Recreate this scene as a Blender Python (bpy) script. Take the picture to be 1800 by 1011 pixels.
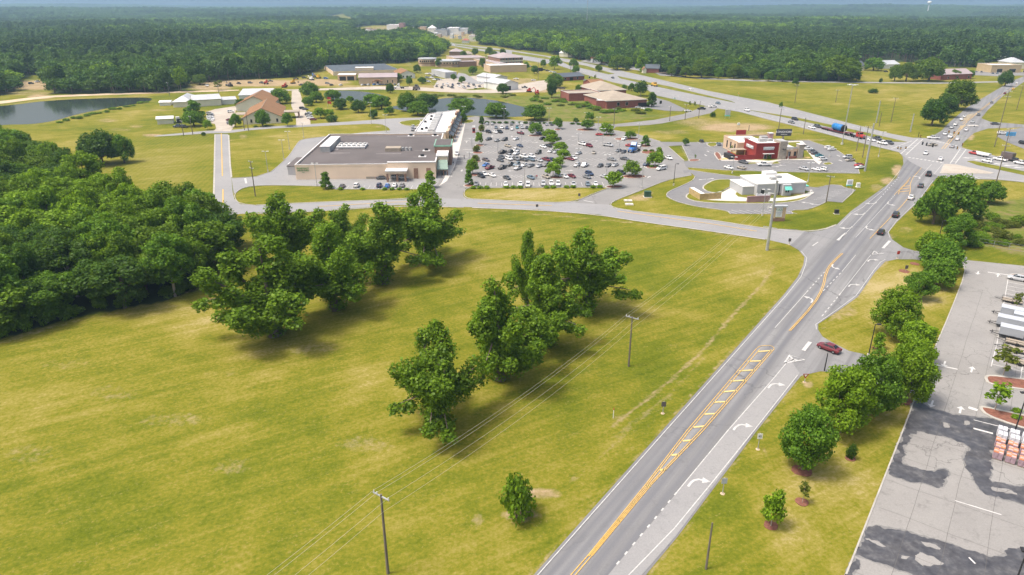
import bpy, bmesh, math, random
import numpy as np
from mathutils import Vector, Matrix, noise as mnoise

rad = math.radians
sc = bpy.context.scene
for _o in list(bpy.data.objects):
    bpy.data.objects.remove(_o)
COL = sc.collection
random.seed(7)

# ------------------------------------------------------------------ camera
H, F, CX, CY = 62.0, 1216.0, 900.0, 505.5          # drone height (m), focal length and centre in photo pixels
PITCH = math.atan(503.0 / F)
SP, CP = math.sin(PITCH), math.cos(PITCH)
cam_data = bpy.data.cameras.new('camera')
cam_data.sensor_width = 36.0
cam_data.lens = 36.0 * F / 1800.0
cam_data.clip_start, cam_data.clip_end = 0.5, 40000.0
cam = bpy.data.objects.new('camera', cam_data)
cam.location = (0, 0, H)
cam.rotation_euler = (math.pi / 2 - PITCH, 0, 0)
COL.objects.link(cam)
sc.camera = cam

# ------------------------------------------------------------------ sky, sun, exposure
SUN_EL, SUN_FROM = rad(64), math.atan2(-0.25, -0.97)   # sun stands to the left
sdir = Vector((math.cos(SUN_EL) * math.cos(SUN_FROM), math.cos(SUN_EL) * math.sin(SUN_FROM), math.sin(SUN_EL)))
world = bpy.data.worlds.new('World')
sc.world = world
world.use_nodes = True
wn = world.node_tree.nodes
wn.clear()
w_out = wn.new('ShaderNodeOutputWorld'); w_bg = wn.new('ShaderNodeBackground'); w_sky = wn.new('ShaderNodeTexSky')
w_sky.sky_type = 'NISHITA'
w_sky.sun_disc = False
w_sky.sun_elevation = SUN_EL
w_sky.sun_rotation = math.atan2(sdir.x, sdir.y)
w_sky.air_density, w_sky.dust_density, w_sky.ozone_density = 1.2, 8.0, 1.0
w_bg.inputs['Strength'].default_value = 0.15
world.node_tree.links.new(w_sky.outputs[0], w_bg.inputs[0])
world.node_tree.links.new(w_bg.outputs[0], w_out.inputs[0])
sun_data = bpy.data.lights.new('sun', 'SUN')
sun_data.energy = 2.0
sun_data.angle = rad(11.0)
sun_data.color = (1.0, 0.955, 0.88)
sun = bpy.data.objects.new('sun', sun_data)
sun.rotation_euler = (-sdir).to_track_quat('-Z', 'Y').to_euler()
sun.location = sdir * 300
COL.objects.link(sun)
sc.view_settings.view_transform = 'Standard'
sc.view_settings.look = 'None'
sc.view_settings.exposure = 0.50
sc.view_settings.gamma = 1.0
sc.view_settings.use_curve_mapping = False
sc.render.engine = 'CYCLES'
sc.cycles.use_denoising = True
sc.cycles.max_bounces = 6
sc.cycles.diffuse_bounces = 3
sc.cycles.glossy_bounces = 2
sc.cycles.transmission_bounces = 3
sc.cycles.volume_bounces = 0
sc.cycles.sample_clamp_indirect = 4.0
sc.cycles.caustics_reflective = sc.cycles.caustics_refractive = False

# ------------------------------------------------------------------ map helpers
def P(px, py, z=0.0):
    """photo pixel -> point of the plane at height z (a survey of the place, read off the photograph)"""
    x, y = (px - CX) / F, (py - CY) / F
    t = (H - z) / (SP + y * CP)
    return Vector((x * t, (CP - y * SP) * t, z))
def hgt(xb, yb, yt):
    fy = P(xb, yb).y
    y = (yt - CY) / F
    return H - fy * (SP + y * CP) / (CP - y * SP)
def mpp(py):
    return H / (SP + (py - CY) / F * CP) / F
def topix(X, Y, Z=0.0):
    d = Y * CP + (H - Z) * SP
    v = (H - Z) * CP - Y * SP
    return CX + F * X / d, CY + F * v / d
def chaikin(pts, it, closed=True):
    for _ in range(it):
        out = []
        n = len(pts)
        rng_ = range(n) if closed else range(n - 1)
        if not closed: out.append(pts[0])
        for i in rng_:
            a, b = pts[i], pts[(i + 1) % n]
            out += [a * .75 + b * .25, a * .25 + b * .75]
        if not closed: out.append(pts[-1])
        pts = out
    return pts

# ------------------------------------------------------------------ object helpers
def tag(o, label=None, cat=None, group=None, kind=None):
    if label: o['label'] = label
    if cat: o['category'] = cat
    if group: o['group'] = group
    if kind: o['kind'] = kind
    return o
def obj(name, me, m=None, parent=None):
    o = bpy.data.objects.new(name, me)
    COL.objects.link(o)
    if m is not None and me is not None and hasattr(me, 'materials'):
        for mm in (m if isinstance(m, (list, tuple)) else [m]):
            me.materials.append(mm)
    if parent is not None: o.parent = parent
    return o
def thing(name, label, cat, loc=(0, 0, 0), rz=0.0, group=None):
    o = bpy.data.objects.new(name, None)
    COL.objects.link(o)
    o.empty_display_size = .3
    o.location = loc
    o.rotation_euler = (0, 0, rz)
    return tag(o, label, cat, group)
class MB:
    """collects boxes, tubes and prisms into one mesh"""
    def __init__(s): s.v, s.f, s.mi = [], [], []
    def add(s, vs, fs, mi=0):
        b = len(s.v)
        s.v += [tuple(v) for v in vs]
        s.f += [tuple(b + i for i in f) for f in fs]
        s.mi += [mi] * len(fs)
        return s
    def box(s, x0, x1, y0, y1, z0, z1, mi=0):
        return s.add([(x0,y0,z0),(x1,y0,z0),(x1,y1,z0),(x0,y1,z0),(x0,y0,z1),(x1,y0,z1),(x1,y1,z1),(x0,y1,z1)],
                     [(0,3,2,1),(4,5,6,7),(0,1,5,4),(1,2,6,5),(2,3,7,6),(3,0,4,7)], mi)
    def quad(s, a, b, c, d, mi=0): return s.add([a, b, c, d], [(0,1,2,3)], mi)
    def prism(s, poly, z0, z1, mi=0):
        n = len(poly)
        vs = [(p[0], p[1], z0) for p in poly] + [(p[0], p[1], z1) for p in poly]
        return s.add(vs, [tuple(range(n))[::-1], tuple(range(n, 2 * n))] + [(i, (i+1) % n, n + (i+1) % n, n + i) for i in range(n)], mi)
    def tube(s, p0, p1, r0, r1=None, n=6, mi=0, cap=True):
        p0, p1 = Vector(p0), Vector(p1)
        r1 = r0 if r1 is None else r1
        d = (p1 - p0).normalized()
        a = d.orthogonal().normalized(); b = d.cross(a)
        vs = []
        for p, r in ((p0, r0), (p1, r1)):
            for k in range(n):
                t = 2 * math.pi * k / n
                vs.append(p + a * math.cos(t) * r + b * math.sin(t) * r)
        fs = [(k, (k+1) % n, n + (k+1) % n, n + k) for k in range(n)]
        if cap: fs += [tuple(range(n))[::-1], tuple(range(n, 2 * n))]
        return s.add(vs, fs, mi)
    def mesh(s, name, smooth=False):
        me = bpy.data.meshes.new(name)
        me.from_pydata(s.v, [], s.f)
        if any(s.mi): me.polygons.foreach_set('material_index', s.mi)
        if smooth: me.polygons.foreach_set('use_smooth', [True] * len(s.f))
        me.update()
        return me
    def build(s, name, m, parent=None, smooth=False): return obj(name, s.mesh(name, smooth), m, parent)
def copy_tree(o, parent=None):
    c = o.copy(); COL.objects.link(c)
    if parent is not None: c.parent = parent
    for ch in list(o.children): copy_tree(ch, c)
    return c

_Z = [0.03]
def ground_poly(pts, z):
    bm = bmesh.new()
    f = bm.faces.new([bm.verts.new((p.x, p.y, z)) for p in pts])
    bm.normal_update()
    if f.normal.z < 0: f.normal_flip()
    bmesh.ops.triangulate(bm, faces=[f])
    me = bpy.data.meshes.new('sheet'); bm.to_mesh(me); bm.free()
    return me
def sheet(name, px, m, sm=0, z=None, parent=None, world_pts=False):
    pts = [Vector(p) for p in px] if world_pts else [P(*p) for p in px]
    pts = chaikin(pts, sm) if sm else pts
    if z is None:
        z = _Z[0]; _Z[0] += .004
    o = obj(name, ground_poly(pts, z), m, parent)
    if parent is None: o['kind'] = 'structure'
    return o
def offset_line(pts, w, closed=False):
    n = len(pts); L, R = [], []
    for i in range(n):
        a = pts[i - 1] if (i > 0 or closed) else pts[i]
        b = pts[(i + 1) % n] if (i < n - 1 or closed) else pts[i]
        d = (b - a); d.z = 0; d.normalize()
        nrm = Vector((-d.y, d.x, 0))
        L.append(pts[i] + nrm * w / 2); R.append(pts[i] - nrm * w / 2)
    return L, R
MARK_Z = .105
def strip_mesh(pts, w, z, closed=False):
    L, R = offset_line(pts, w, closed)
    n = len(pts)
    vs = [(p.x, p.y, z) for p in L] + [(p.x, p.y, z) for p in R]
    m = MB()
    m.add(vs, [(i, n + i, n + (i + 1) % n, (i + 1) % n) for i in range(n if closed else n - 1)])
    return m
def strip(name, px, w, m, parent=None, sm=0, z=None, world_pts=False):
    pts = [Vector(p) for p in px] if world_pts else [P(*p) for p in px]
    if sm: pts = chaikin(pts, sm, False)
    if z is None:
        z = MARK_Z if parent is not None else _Z[0]
        if parent is None: _Z[0] += .004
    o = strip_mesh(pts, w, z).build(name, m, parent)
    if parent is None: o['kind'] = 'structure'
    return o
def kerb(name, px, m, parent=None, w=.2, h=.12, sm=0, closed=False):
    pts = [P(*p) for p in px]
    if sm: pts = chaikin(pts, sm, closed)
    L, R = offset_line(pts, w, closed)
    n = len(pts); mb = MB()
    vs = []
    for i in range(n):
        vs += [(L[i].x, L[i].y, 0), (L[i].x, L[i].y, h + .06), (R[i].x, R[i].y, h + .06), (R[i].x, R[i].y, 0)]
    fs = []
    for i in range(n if closed else n - 1):
        a, b = 4 * i, 4 * ((i + 1) % n)
        fs += [(a, b, b + 1, a + 1), (a + 1, b + 1, b + 2, a + 2), (a + 2, b + 2, b + 3, a + 3)]
    mb.add(vs, fs)
    o = mb.build(name, m, parent)
    if parent is None: o['kind'] = 'structure'
    return o
def dashes(name, a, b, n, frac, w, m, parent):
    A, B = P(*a), P(*b)
    for i in range(n):
        p, q = A.lerp(B, i / n), A.lerp(B, (i + frac) / n)
        strip_mesh([p, q], w, MARK_Z).build(name, m, parent)

# ------------------------------------------------------------------ materials
class NT:
    def __init__(s, name):
        s.m = bpy.data.materials.new(name); s.m.use_nodes = True
        s.t = s.m.node_tree; s.t.nodes.clear()
        s.out = s.n('ShaderNodeOutputMaterial')
    def n(s, k, **kw):
        nd = s.t.nodes.new(k)
        for a, b in kw.items(): setattr(nd, a, b)
        return nd
    def l(s, a, b): s.t.links.new(a, b)
    def noise(s, vec, scale, detail=4.0, rough=.55, dist=0.0):
        nd = s.n('ShaderNodeTexNoise')
        nd.inputs['Scale'].default_value = scale; nd.inputs['Detail'].default_value = detail
        nd.inputs['Roughness'].default_value = rough; nd.inputs['Distortion'].default_value = dist
        if vec is not None: s.l(vec, nd.inputs['Vector'])
        return nd.outputs['Fac']
    def mapping(s, vec, scale=(1,1,1), rot=(0,0,0)):
        nd = s.n('ShaderNodeMapping'); s.l(vec, nd.inputs['Vector'])
        nd.inputs['Scale'].default_value = scale; nd.inputs['Rotation'].default_value = rot
        return nd.outputs[0]
    def ramp(s, fac, stops):
        nd = s.n('ShaderNodeValToRGB'); s.l(fac, nd.inputs[0])
        e = nd.color_ramp.elements
        while len(e) < len(stops): e.new(.5)
        for i, (p, c) in enumerate(stops):
            e[i].position = p; e[i].color = (*c, 1) if len(c) == 3 else c
        return nd.outputs[0]
    def mix(s, fac, a, b, mode='MIX'):
        nd = s.n('ShaderNodeMix', data_type='RGBA', blend_type=mode)
        for sock, v in ((nd.inputs[0], fac), (nd.inputs[6], a), (nd.inputs[7], b)):
            if isinstance(v, (int, float)): sock.default_value = v
            elif isinstance(v, tuple): sock.default_value = (*v, 1)
            else: s.l(v, sock)
        return nd.outputs[2]
    def math(s, op, a, b=0.0, clamp=False):
        nd = s.n('ShaderNodeMath', operation=op, use_clamp=clamp)
        for sock, v in ((nd.inputs[0], a), (nd.inputs[1], b)):
            if isinstance(v, (int, float)): sock.default_value = v
            else: s.l(v, sock)
        return nd.outputs[0]
    def attr(s, name):
        nd = s.n('ShaderNodeAttribute'); nd.attribute_name = name
        return nd.outputs['Fac']
    def pos(s): return s.n('ShaderNodeNewGeometry').outputs['Position']
    def bsdf(s, col, rough=.8, metal=0.0, spec=.3, bump=None, bump_s=.3, bump_d=.05, coat=0.0):
        b = s.n('ShaderNodeBsdfPrincipled')
        if isinstance(col, tuple): b.inputs['Base Color'].default_value = (*col, 1)
        else: s.l(col, b.inputs['Base Color'])
        if isinstance(rough, (int, float)): b.inputs['Roughness'].default_value = rough
        else: s.l(rough, b.inputs['Roughness'])
        b.inputs['Metallic'].default_value = metal
        b.inputs['Specular IOR Level'].default_value = spec
        b.inputs['Coat Weight'].default_value = coat
        if bump is not None:
            bn = s.n('ShaderNodeBump'); bn.inputs['Strength'].default_value = bump_s; bn.inputs['Distance'].default_value = bump_d
            s.l(bump, bn.inputs['Height']); s.l(bn.outputs[0], b.inputs['Normal'])
        s.l(b.outputs[0], s.out.inputs['Surface'])
        return b
def sc3(c, k): return tuple(max(0.0, x * k) for x in c)
def plain(name, col, rough=.7, var=.18, scale=.6, metal=0.0, spec=.3, coat=0.0, bump=0.0, streak=None):
    t = NT(name)
    co = t.n('ShaderNodeTexCoord').outputs['Object']
    f = t.noise(t.mapping(co, streak) if streak else co, scale, 5.0, .6)
    c = t.ramp(f, [(.25, sc3(col, 1 - var)), (.75, sc3(col, 1 + var))])
    t.bsdf(c, rough, metal, spec, bump=t.noise(co, scale * 12) if bump else None, bump_s=bump, coat=coat)
    return t.m
def asphalt(name, c0, c1, patch=.04, fine=6.0, crack=0.0, track=None, wheels=()):
    """worn pavement: broad patches, fine aggregate, joints and cracks, wheel tracks along a direction"""
    t = NT(name); p = t.pos()
    base = t.ramp(t.noise(p, patch, 6.0, .6, .4), [(.3, c0), (.7, c1)])
    base = t.mix(.35, base, t.ramp(t.noise(p, fine, 3.0, .7), [(.3, sc3(c0, .8)), (.7, sc3(c1, 1.12))]))
    if track is not None:
        tr = t.noise(t.mapping(t.mapping(p, rot=(0, 0, track)), scale=(.55, .012, 1)), 1.0, 3.0, .6)
        base = t.mix(t.math('MULTIPLY', t.ramp(tr, [(.42, (0,0,0)), (.62, (1,1,1))]), .6), base, sc3(c0, .68))
    if wheels:
        sx = t.n('ShaderNodeSeparateXYZ'); t.l(t.mapping(p, rot=(0, 0, track)), sx.inputs[0])
        acc_ = None
        for u0 in wheels:
            d_ = t.math('MULTIPLY', t.math('SUBTRACT', sx.outputs[0], u0), 1 / .55)
            g_ = t.math('POWER', 2.718, t.math('MULTIPLY', t.math('MULTIPLY', d_, d_), -1.0))
            acc_ = g_ if acc_ is None else t.math('ADD', acc_, g_)
        acc_ = t.math('MULTIPLY', acc_, t.math('ADD', .4, t.math('MULTIPLY', t.noise(t.mapping(t.mapping(p, rot=(0, 0, track)), scale=(.6, .03, 1)), 1.0, 3.0), .5)), True)
        base = t.mix(acc_, base, (c0[0] * .66, c0[1] * .68, c0[2] * .74))
    if crack:
        v = t.n('ShaderNodeTexVoronoi', feature='DISTANCE_TO_EDGE'); v.inputs['Scale'].default_value = crack
        wv = t.n('ShaderNodeVectorMath', operation='ADD')
        nz = t.n('ShaderNodeTexNoise'); nz.inputs['Scale'].default_value = .6; nz.inputs['Detail'].default_value = 5
        t.l(p, nz.inputs['Vector'])
        sm_ = t.n('ShaderNodeVectorMath', operation='SCALE'); sm_.inputs['Scale'].default_value = 3.0
        t.l(nz.outputs['Color'], sm_.inputs[0]); t.l(p, wv.inputs[0]); t.l(sm_.outputs[0], wv.inputs[1]); t.l(wv.outputs[0], v.inputs['Vector'])
        k = t.ramp(v.outputs['Distance'], [(0.0, (1,1,1)), (.010, (0,0,0))])
        k = t.math('MULTIPLY', k, t.ramp(t.noise(p, .05, 2.0), [(.45, (0,0,0)), (.6, (.75,.75,.75))]))
        base = t.mix(k, base, sc3(c0, .4))
    st_ = t.ramp(t.math('ADD', t.math('MULTIPLY', t.noise(p, .45, 4.0, .6), .6), t.math('MULTIPLY', t.noise(p, 2.2, 3.0, .6), .4)), [(.54, (0, 0, 0)), (.66, (.55, .55, .55))])
    base = t.mix(st_, base, sc3(c0, .72))
    t.bsdf(base, .85, spec=.25, bump=t.noise(p, 9.0), bump_s=.25, bump_d=.02)
    return t.m

M = {}
ROAD_DIR = (P(1170, 758) - P(946, 1011))
ROAD_ANG = math.atan2(ROAD_DIR.x, ROAD_DIR.y)           # main road heading, clockwise from forward
M['road'] = asphalt('worn_asphalt', (.20, .20, .205), (.27, .268, .265), .05, 5.0, crack=.05, track=ROAD_ANG, wheels=[(lambda q: q.x * math.cos(ROAD_ANG) - q.y * math.sin(ROAD_ANG))(P(x_, 851)) for x_ in (1104, 1125, 1162, 1189)])
M['road2'] = asphalt('pale_asphalt', (.24, .24, .243), (.305, .30, .295), .05, 5.0)
M['lot'] = asphalt('car_park_asphalt', (.195, .19, .186), (.27, .262, .252), .06, 5.0, crack=.06)
M['lot_right'] = asphalt('bleached_asphalt', (.225, .217, .208), (.305, .295, .28), .07, 6.0, crack=.11)
M['lot_dark'] = asphalt('newer_asphalt', (.165, .165, .17), (.225, .222, .22), .08, 5.0)
M['gravel'] = asphalt('gravel', (.34, .29, .24), (.5, .45, .38), .1, 3.0)
M['dirt'] = asphalt('sandy_dirt', (.42, .31, .20), (.62, .50, .36), .08, 2.0)
M['conc'] = plain('concrete', (.56, .53, .48), .8, .14, .8)
M['kerb'] = plain('kerb_concrete', (.40, .38, .34), .8, .25, .5)
M['white'] = plain('road_paint_white', (.50, .495, .48), .8, .28, 2.5)
M['yellow'] = plain('road_paint_yellow', (.64, .40, .10), .75, .22, 2.5)
M['mulch'] = plain('red_mulch', (.20, .085, .058), .95, .35, 2.0)
t = NT('wet_asphalt'); p_ = t.pos()
t.bsdf(t.ramp(t.noise(p_, .7, 7.0, .7), [(.3, (.038, .038, .044)), (.52, (.075, .075, .082)), (.72, (.15, .148, .148))]), t.ramp(t.noise(p_, .25, 3.0), [(.4, (.35,.35,.35)), (.65, (.75,.75,.75))]), spec=.45)
M['wet'] = t.m
M['damp'] = asphalt('damp_asphalt', (.17, .168, .165), (.25, .245, .235), .5, 6.0)
# grass: mown, streaked, dry in patches, sandy where the survey says so
t = NT('mown_grass'); p_ = t.pos()
broad = t.noise(p_, .02, 5.0, .6, .6)
mid = t.noise(p_, .16, 5.0, .65)
fine = t.noise(p_, 1.6, 4.0, .7)
streak = t.noise(t.mapping(t.mapping(p_, rot=(0, 0, rad(-31))), scale=(.022, .42, 1)), 1.0, 6.0, .72)
f = t.math('ADD', t.math('MULTIPLY', t.math('ADD', t.math('MULTIPLY', t.math('SUBTRACT', broad, .5), 1.7), .5), .34), t.math('ADD', t.math('MULTIPLY', mid, .30), t.math('MULTIPLY', streak, .36)))
f = t.math('ADD', f, t.math('MULTIPLY', t.math('SUBTRACT', fine, .5), .42))
f = t.math('ADD', t.math('MULTIPLY', t.math('SUBTRACT', f, .5), 1.3), .5)
f = t.math('SUBTRACT', f, t.math('MULTIPLY', t.attr('lush'), .14))
f = t.math('ADD', f, t.math('MULTIPLY', t.attr('dry'), .2))
gcol = t.ramp(f, [(.24, (.066, .098, .006)), (.40, (.114, .134, .010)), (.52, (.178, .170, .018)), (.64, (.250, .214, .048)), (.80, (.37, .30, .14))])
fleck = t.ramp(t.math('ADD', t.math('MULTIPLY', t.noise(p_, 2.6, 2.0, .6), .6), t.math('MULTIPLY', t.noise(t.mapping(t.mapping(p_, rot=(0, 0, rad(-31))), scale=(.12, .9, 1)), 1.0, 4.0, .7), .4)), [(.56, (0, 0, 0)), (.70, (.65, .65, .65))])
gcol = t.mix(fleck, gcol, (.30, .24, .085))
wave = t.n('ShaderNodeTexWave', bands_direction='X'); wave.inputs['Scale'].default_value = .16
wave.inputs['Distortion'].default_value = 1.5; wave.inputs['Detail'].default_value = 2
t.l(t.mapping(p_, rot=(0, 0, rad(-8))), wave.inputs['Vector'])
gcol = t.mix(t.math('MULTIPLY', t.attr('stripe'), .35), gcol, t.mix(wave.outputs['Fac'], (.11, .135, .015), (.19, .18, .03)))
scr = t.ramp(t.noise(p_, .11, 6.0, .75), [(.3, (.06, .085, .018)), (.5, (.14, .165, .03)), (.6, (.20, .16, .075)), (.72, (.16, .19, .04))])
gcol = t.mix(t.attr('scrub'), gcol, scr)
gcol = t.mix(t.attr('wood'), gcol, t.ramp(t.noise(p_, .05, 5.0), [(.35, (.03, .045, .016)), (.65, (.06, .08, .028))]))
dn = t.math('ADD', t.math('MULTIPLY', t.noise(p_, .13, 4.0, .65), .45), t.math('MULTIPLY', t.noise(p_, .9, 5.0, .75), .55))
dk = t.math('ADD', t.math('MULTIPLY', t.attr('dirt'), 1.0), t.math('MULTIPLY', t.math('SUBTRACT', dn, .5), 2.2))
dk = t.ramp(dk, [(.30, (0,0,0)), (.95, (1,1,1))])
dk = t.math('MULTIPLY', dk, t.ramp(t.attr('dirt'), [(.02, (0,0,0)), (.2, (1,1,1))]))
gcol = t.mix(dk, gcol, t.ramp(dn, [(.3, (.24, .165, .085)), (.7, (.44, .34, .21))]))
bmp = t.math('ADD', fine, t.math('MULTIPLY', t.noise(p_, 7.0, 3.0, .7), .5))
t.bsdf(gcol, .95, spec=.05, bump=bmp, bump_s=.5, bump_d=.12)
M['grass'] = t.m
# same turf for small islands inside the car parks
t = NT('island_grass'); p_ = t.pos()
g = t.ramp(t.math('ADD', t.math('MULTIPLY', t.noise(p_, .12, 5.0, .65), .75), t.math('MULTIPLY', t.noise(p_, 1.3, 4.0, .7), .25)), [(.32, (.085, .115, .010)), (.5, (.155, .16, .017)), (.68, (.25, .21, .055))])
t.bsdf(g, .95, spec=.05, bump=t.noise(p_, 3.0), bump_s=.5, bump_d=.1)
M['turf'] = t.m
t = NT('pond_water'); p_ = t.pos()
b = t.bsdf((.035, .045, .045), .09, spec=.6, bump=t.noise(t.mapping(p_, scale=(.35, 1, 1)), .9, 4.0), bump_s=.12, bump_d=.05)
M['water'] = t.m
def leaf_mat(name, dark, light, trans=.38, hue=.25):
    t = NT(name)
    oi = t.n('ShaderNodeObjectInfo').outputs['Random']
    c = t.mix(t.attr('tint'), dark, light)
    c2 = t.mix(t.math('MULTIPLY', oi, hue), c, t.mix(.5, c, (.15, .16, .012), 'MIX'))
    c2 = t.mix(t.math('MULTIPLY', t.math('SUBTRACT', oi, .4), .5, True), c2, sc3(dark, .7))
    d = t.n('ShaderNodeBsdfDiffuse'); tr = t.n('ShaderNodeBsdfTranslucent'); mx = t.n('ShaderNodeMixShader'); gl = t.n('ShaderNodeBsdfGlossy'); m2 = t.n('ShaderNodeMixShader')
    mx.inputs[0].default_value = trans; m2.inputs[0].default_value = .012
    gl.inputs['Roughness'].default_value = .5
    t.l(c2, d.inputs[0]); t.l(t.mix(.5, c2, (.22, .34, .012)), tr.inputs[0])
    t.l(d.outputs[0], mx.inputs[1]); t.l(tr.outputs[0], mx.inputs[2])
    t.l(mx.outputs[0], m2.inputs[1]); t.l(gl.outputs[0], m2.inputs[2]); t.l(m2.outputs[0], t.out.inputs['Surface'])
    return t.m
L = {}
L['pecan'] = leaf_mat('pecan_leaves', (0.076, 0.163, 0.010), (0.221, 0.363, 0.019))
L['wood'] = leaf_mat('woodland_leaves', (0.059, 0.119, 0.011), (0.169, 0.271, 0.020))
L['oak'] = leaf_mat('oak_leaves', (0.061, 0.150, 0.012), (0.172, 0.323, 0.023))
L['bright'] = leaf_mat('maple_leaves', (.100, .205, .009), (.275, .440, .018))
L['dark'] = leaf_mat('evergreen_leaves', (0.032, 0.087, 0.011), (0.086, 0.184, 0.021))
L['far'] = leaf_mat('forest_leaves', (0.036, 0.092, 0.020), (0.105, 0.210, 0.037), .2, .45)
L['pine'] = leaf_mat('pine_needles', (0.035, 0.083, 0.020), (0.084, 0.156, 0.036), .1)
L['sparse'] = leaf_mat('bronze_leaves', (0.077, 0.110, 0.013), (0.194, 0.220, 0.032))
M['bark'] = plain('bark', (.16, .125, .095), .95, .35, 1.5)
M['bark_pale'] = plain('pale_bark', (.36, .31, .26), .95, .3, 1.5)
def paint(name, c, rough=.32):
    t = NT(name); co = t.n('ShaderNodeTexCoord').outputs['Object']
    t.bsdf(t.mix(t.math('MULTIPLY', t.noise(co, 1.5, 3.0), .18), c, sc3(c, .75)), rough, 0.0, .5, coat=.5)
    return t.m
CAR = {k: paint('car_paint_' + k, v) for k, v in dict(white=(.78,.78,.77), silver=(.46,.47,.48), grey=(.20,.205,.21), dark_grey=(.075,.078,.082), black=(.018,.018,.02),
       red=(.42,.035,.03), dark_red=(.16,.018,.025), blue=(.03,.16,.48), navy=(.025,.045,.10), blue_grey=(.14,.19,.23), tan=(.38,.34,.28), teal=(.05,.22,.26), brown=(.13,.10,.095), yellow=(.65,.38,.03)).items()}
t = NT('car_glass'); t.bsdf((.018, .022, .026), .06, 0, .6); M['glass'] = t.m
M['tyre'] = plain('tyre_rubber', (.022, .022, .022), .9)
M['rim'] = plain('wheel_alloy', (.42, .43, .44), .35, .1, 2, metal=.8)
M['tail'] = plain('tail_light_red', (.45, .02, .02), .3)
M['lamp'] = plain('clear_lamp', (.75, .75, .72), .2)
M['steel'] = plain('galvanised_steel', (.40, .41, .42), .5, .15, .8, metal=.3)
M['pole_wood'] = plain('weathered_pole_wood', (.17, .145, .12), .95, .3, 1.2, streak=(6, 6, .4))
M['black_metal'] = plain('black_metal', (.03, .03, .032), .5)
M['dark'] = plain('dark_opening', (.03, .03, .032), .7)
M['wire'] = plain('wire', (.38, .36, .30), .5, .1)
# ================================================================== the setting
def smooth01(a, b, x):
    t_ = np.clip((x - a) / (b - a), 0, 1)
    return t_ * t_ * (3 - 2 * t_)
def hills(X, Y):
    r = np.hypot(X, Y)
    k = smooth01(1500, 4200, r)
    h = 13 * np.sin(X / 900 + 1.3) * np.sin(Y / 1100 + .4) + 12 * np.sin(X / 1700 - Y / 700 + 2.0) + 8 * np.sin(X / 520 + Y / 1900)
    return k * (h * .8 + 2.0 * smooth01(5000, 9000, r))
def in_poly(px, py, poly):
    px, py = np.asarray(px), np.asarray(py)
    c = np.zeros(px.shape, bool)
    n = len(poly)
    for i in range(n):
        x0, y0 = poly[i]; x1, y1 = poly[(i + 1) % n]
        if y0 == y1: continue
        k = ((y0 > py) != (y1 > py)) & (px < (x1 - x0) * (py - y0) / (y1 - y0) + x0)
        c ^= k
    return c
# where the far woods begin, as seen on the ground
FOREST = [(-900, 169), (0, 168), (12, 167), (28, 160), (32, 140), (60, 133), (88, 138), (92, 165), (200, 165), (322, 161), (338, 146), (440, 140), (520, 136), (580, 117), (640, 113), (700, 112), (740, 106),
          (775, 97), (785, 86), (778, 80), (735, 66), (690, 69), (640, 72), (616, 60), (628, 48), (660, 44), (760, 50), (800, 55), (842, 62), (838, 79), (870, 81), (905, 87), (960, 93), (1008, 103), (1075, 118), (1135, 121), (1170, 130),
          (1240, 134), (1300, 137), (1400, 144), (1470, 142), (1497, 138), (1500, 112), (1560, 108), (1650, 112), (1665, 119), (1735, 119), (1745, 108), (1800, 108), (2600, 106), (2600, 2.6), (-900, 2.6)]
CLEAR = [[(560, 30), (606, 26), (640, 40), (612, 44)], [(36, 152), (90, 150), (92, 163), (36, 163)]]
WOODS = [(-330, 700), (0, 596), (60, 579), (120, 561), (200, 546), (280, 531), (340, 512), (368, 490), (402, 452), (400, 425), (360, 412), (270, 396), (190, 372), (130, 335), (80, 300), (40, 275), (-330, 285)]
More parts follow.
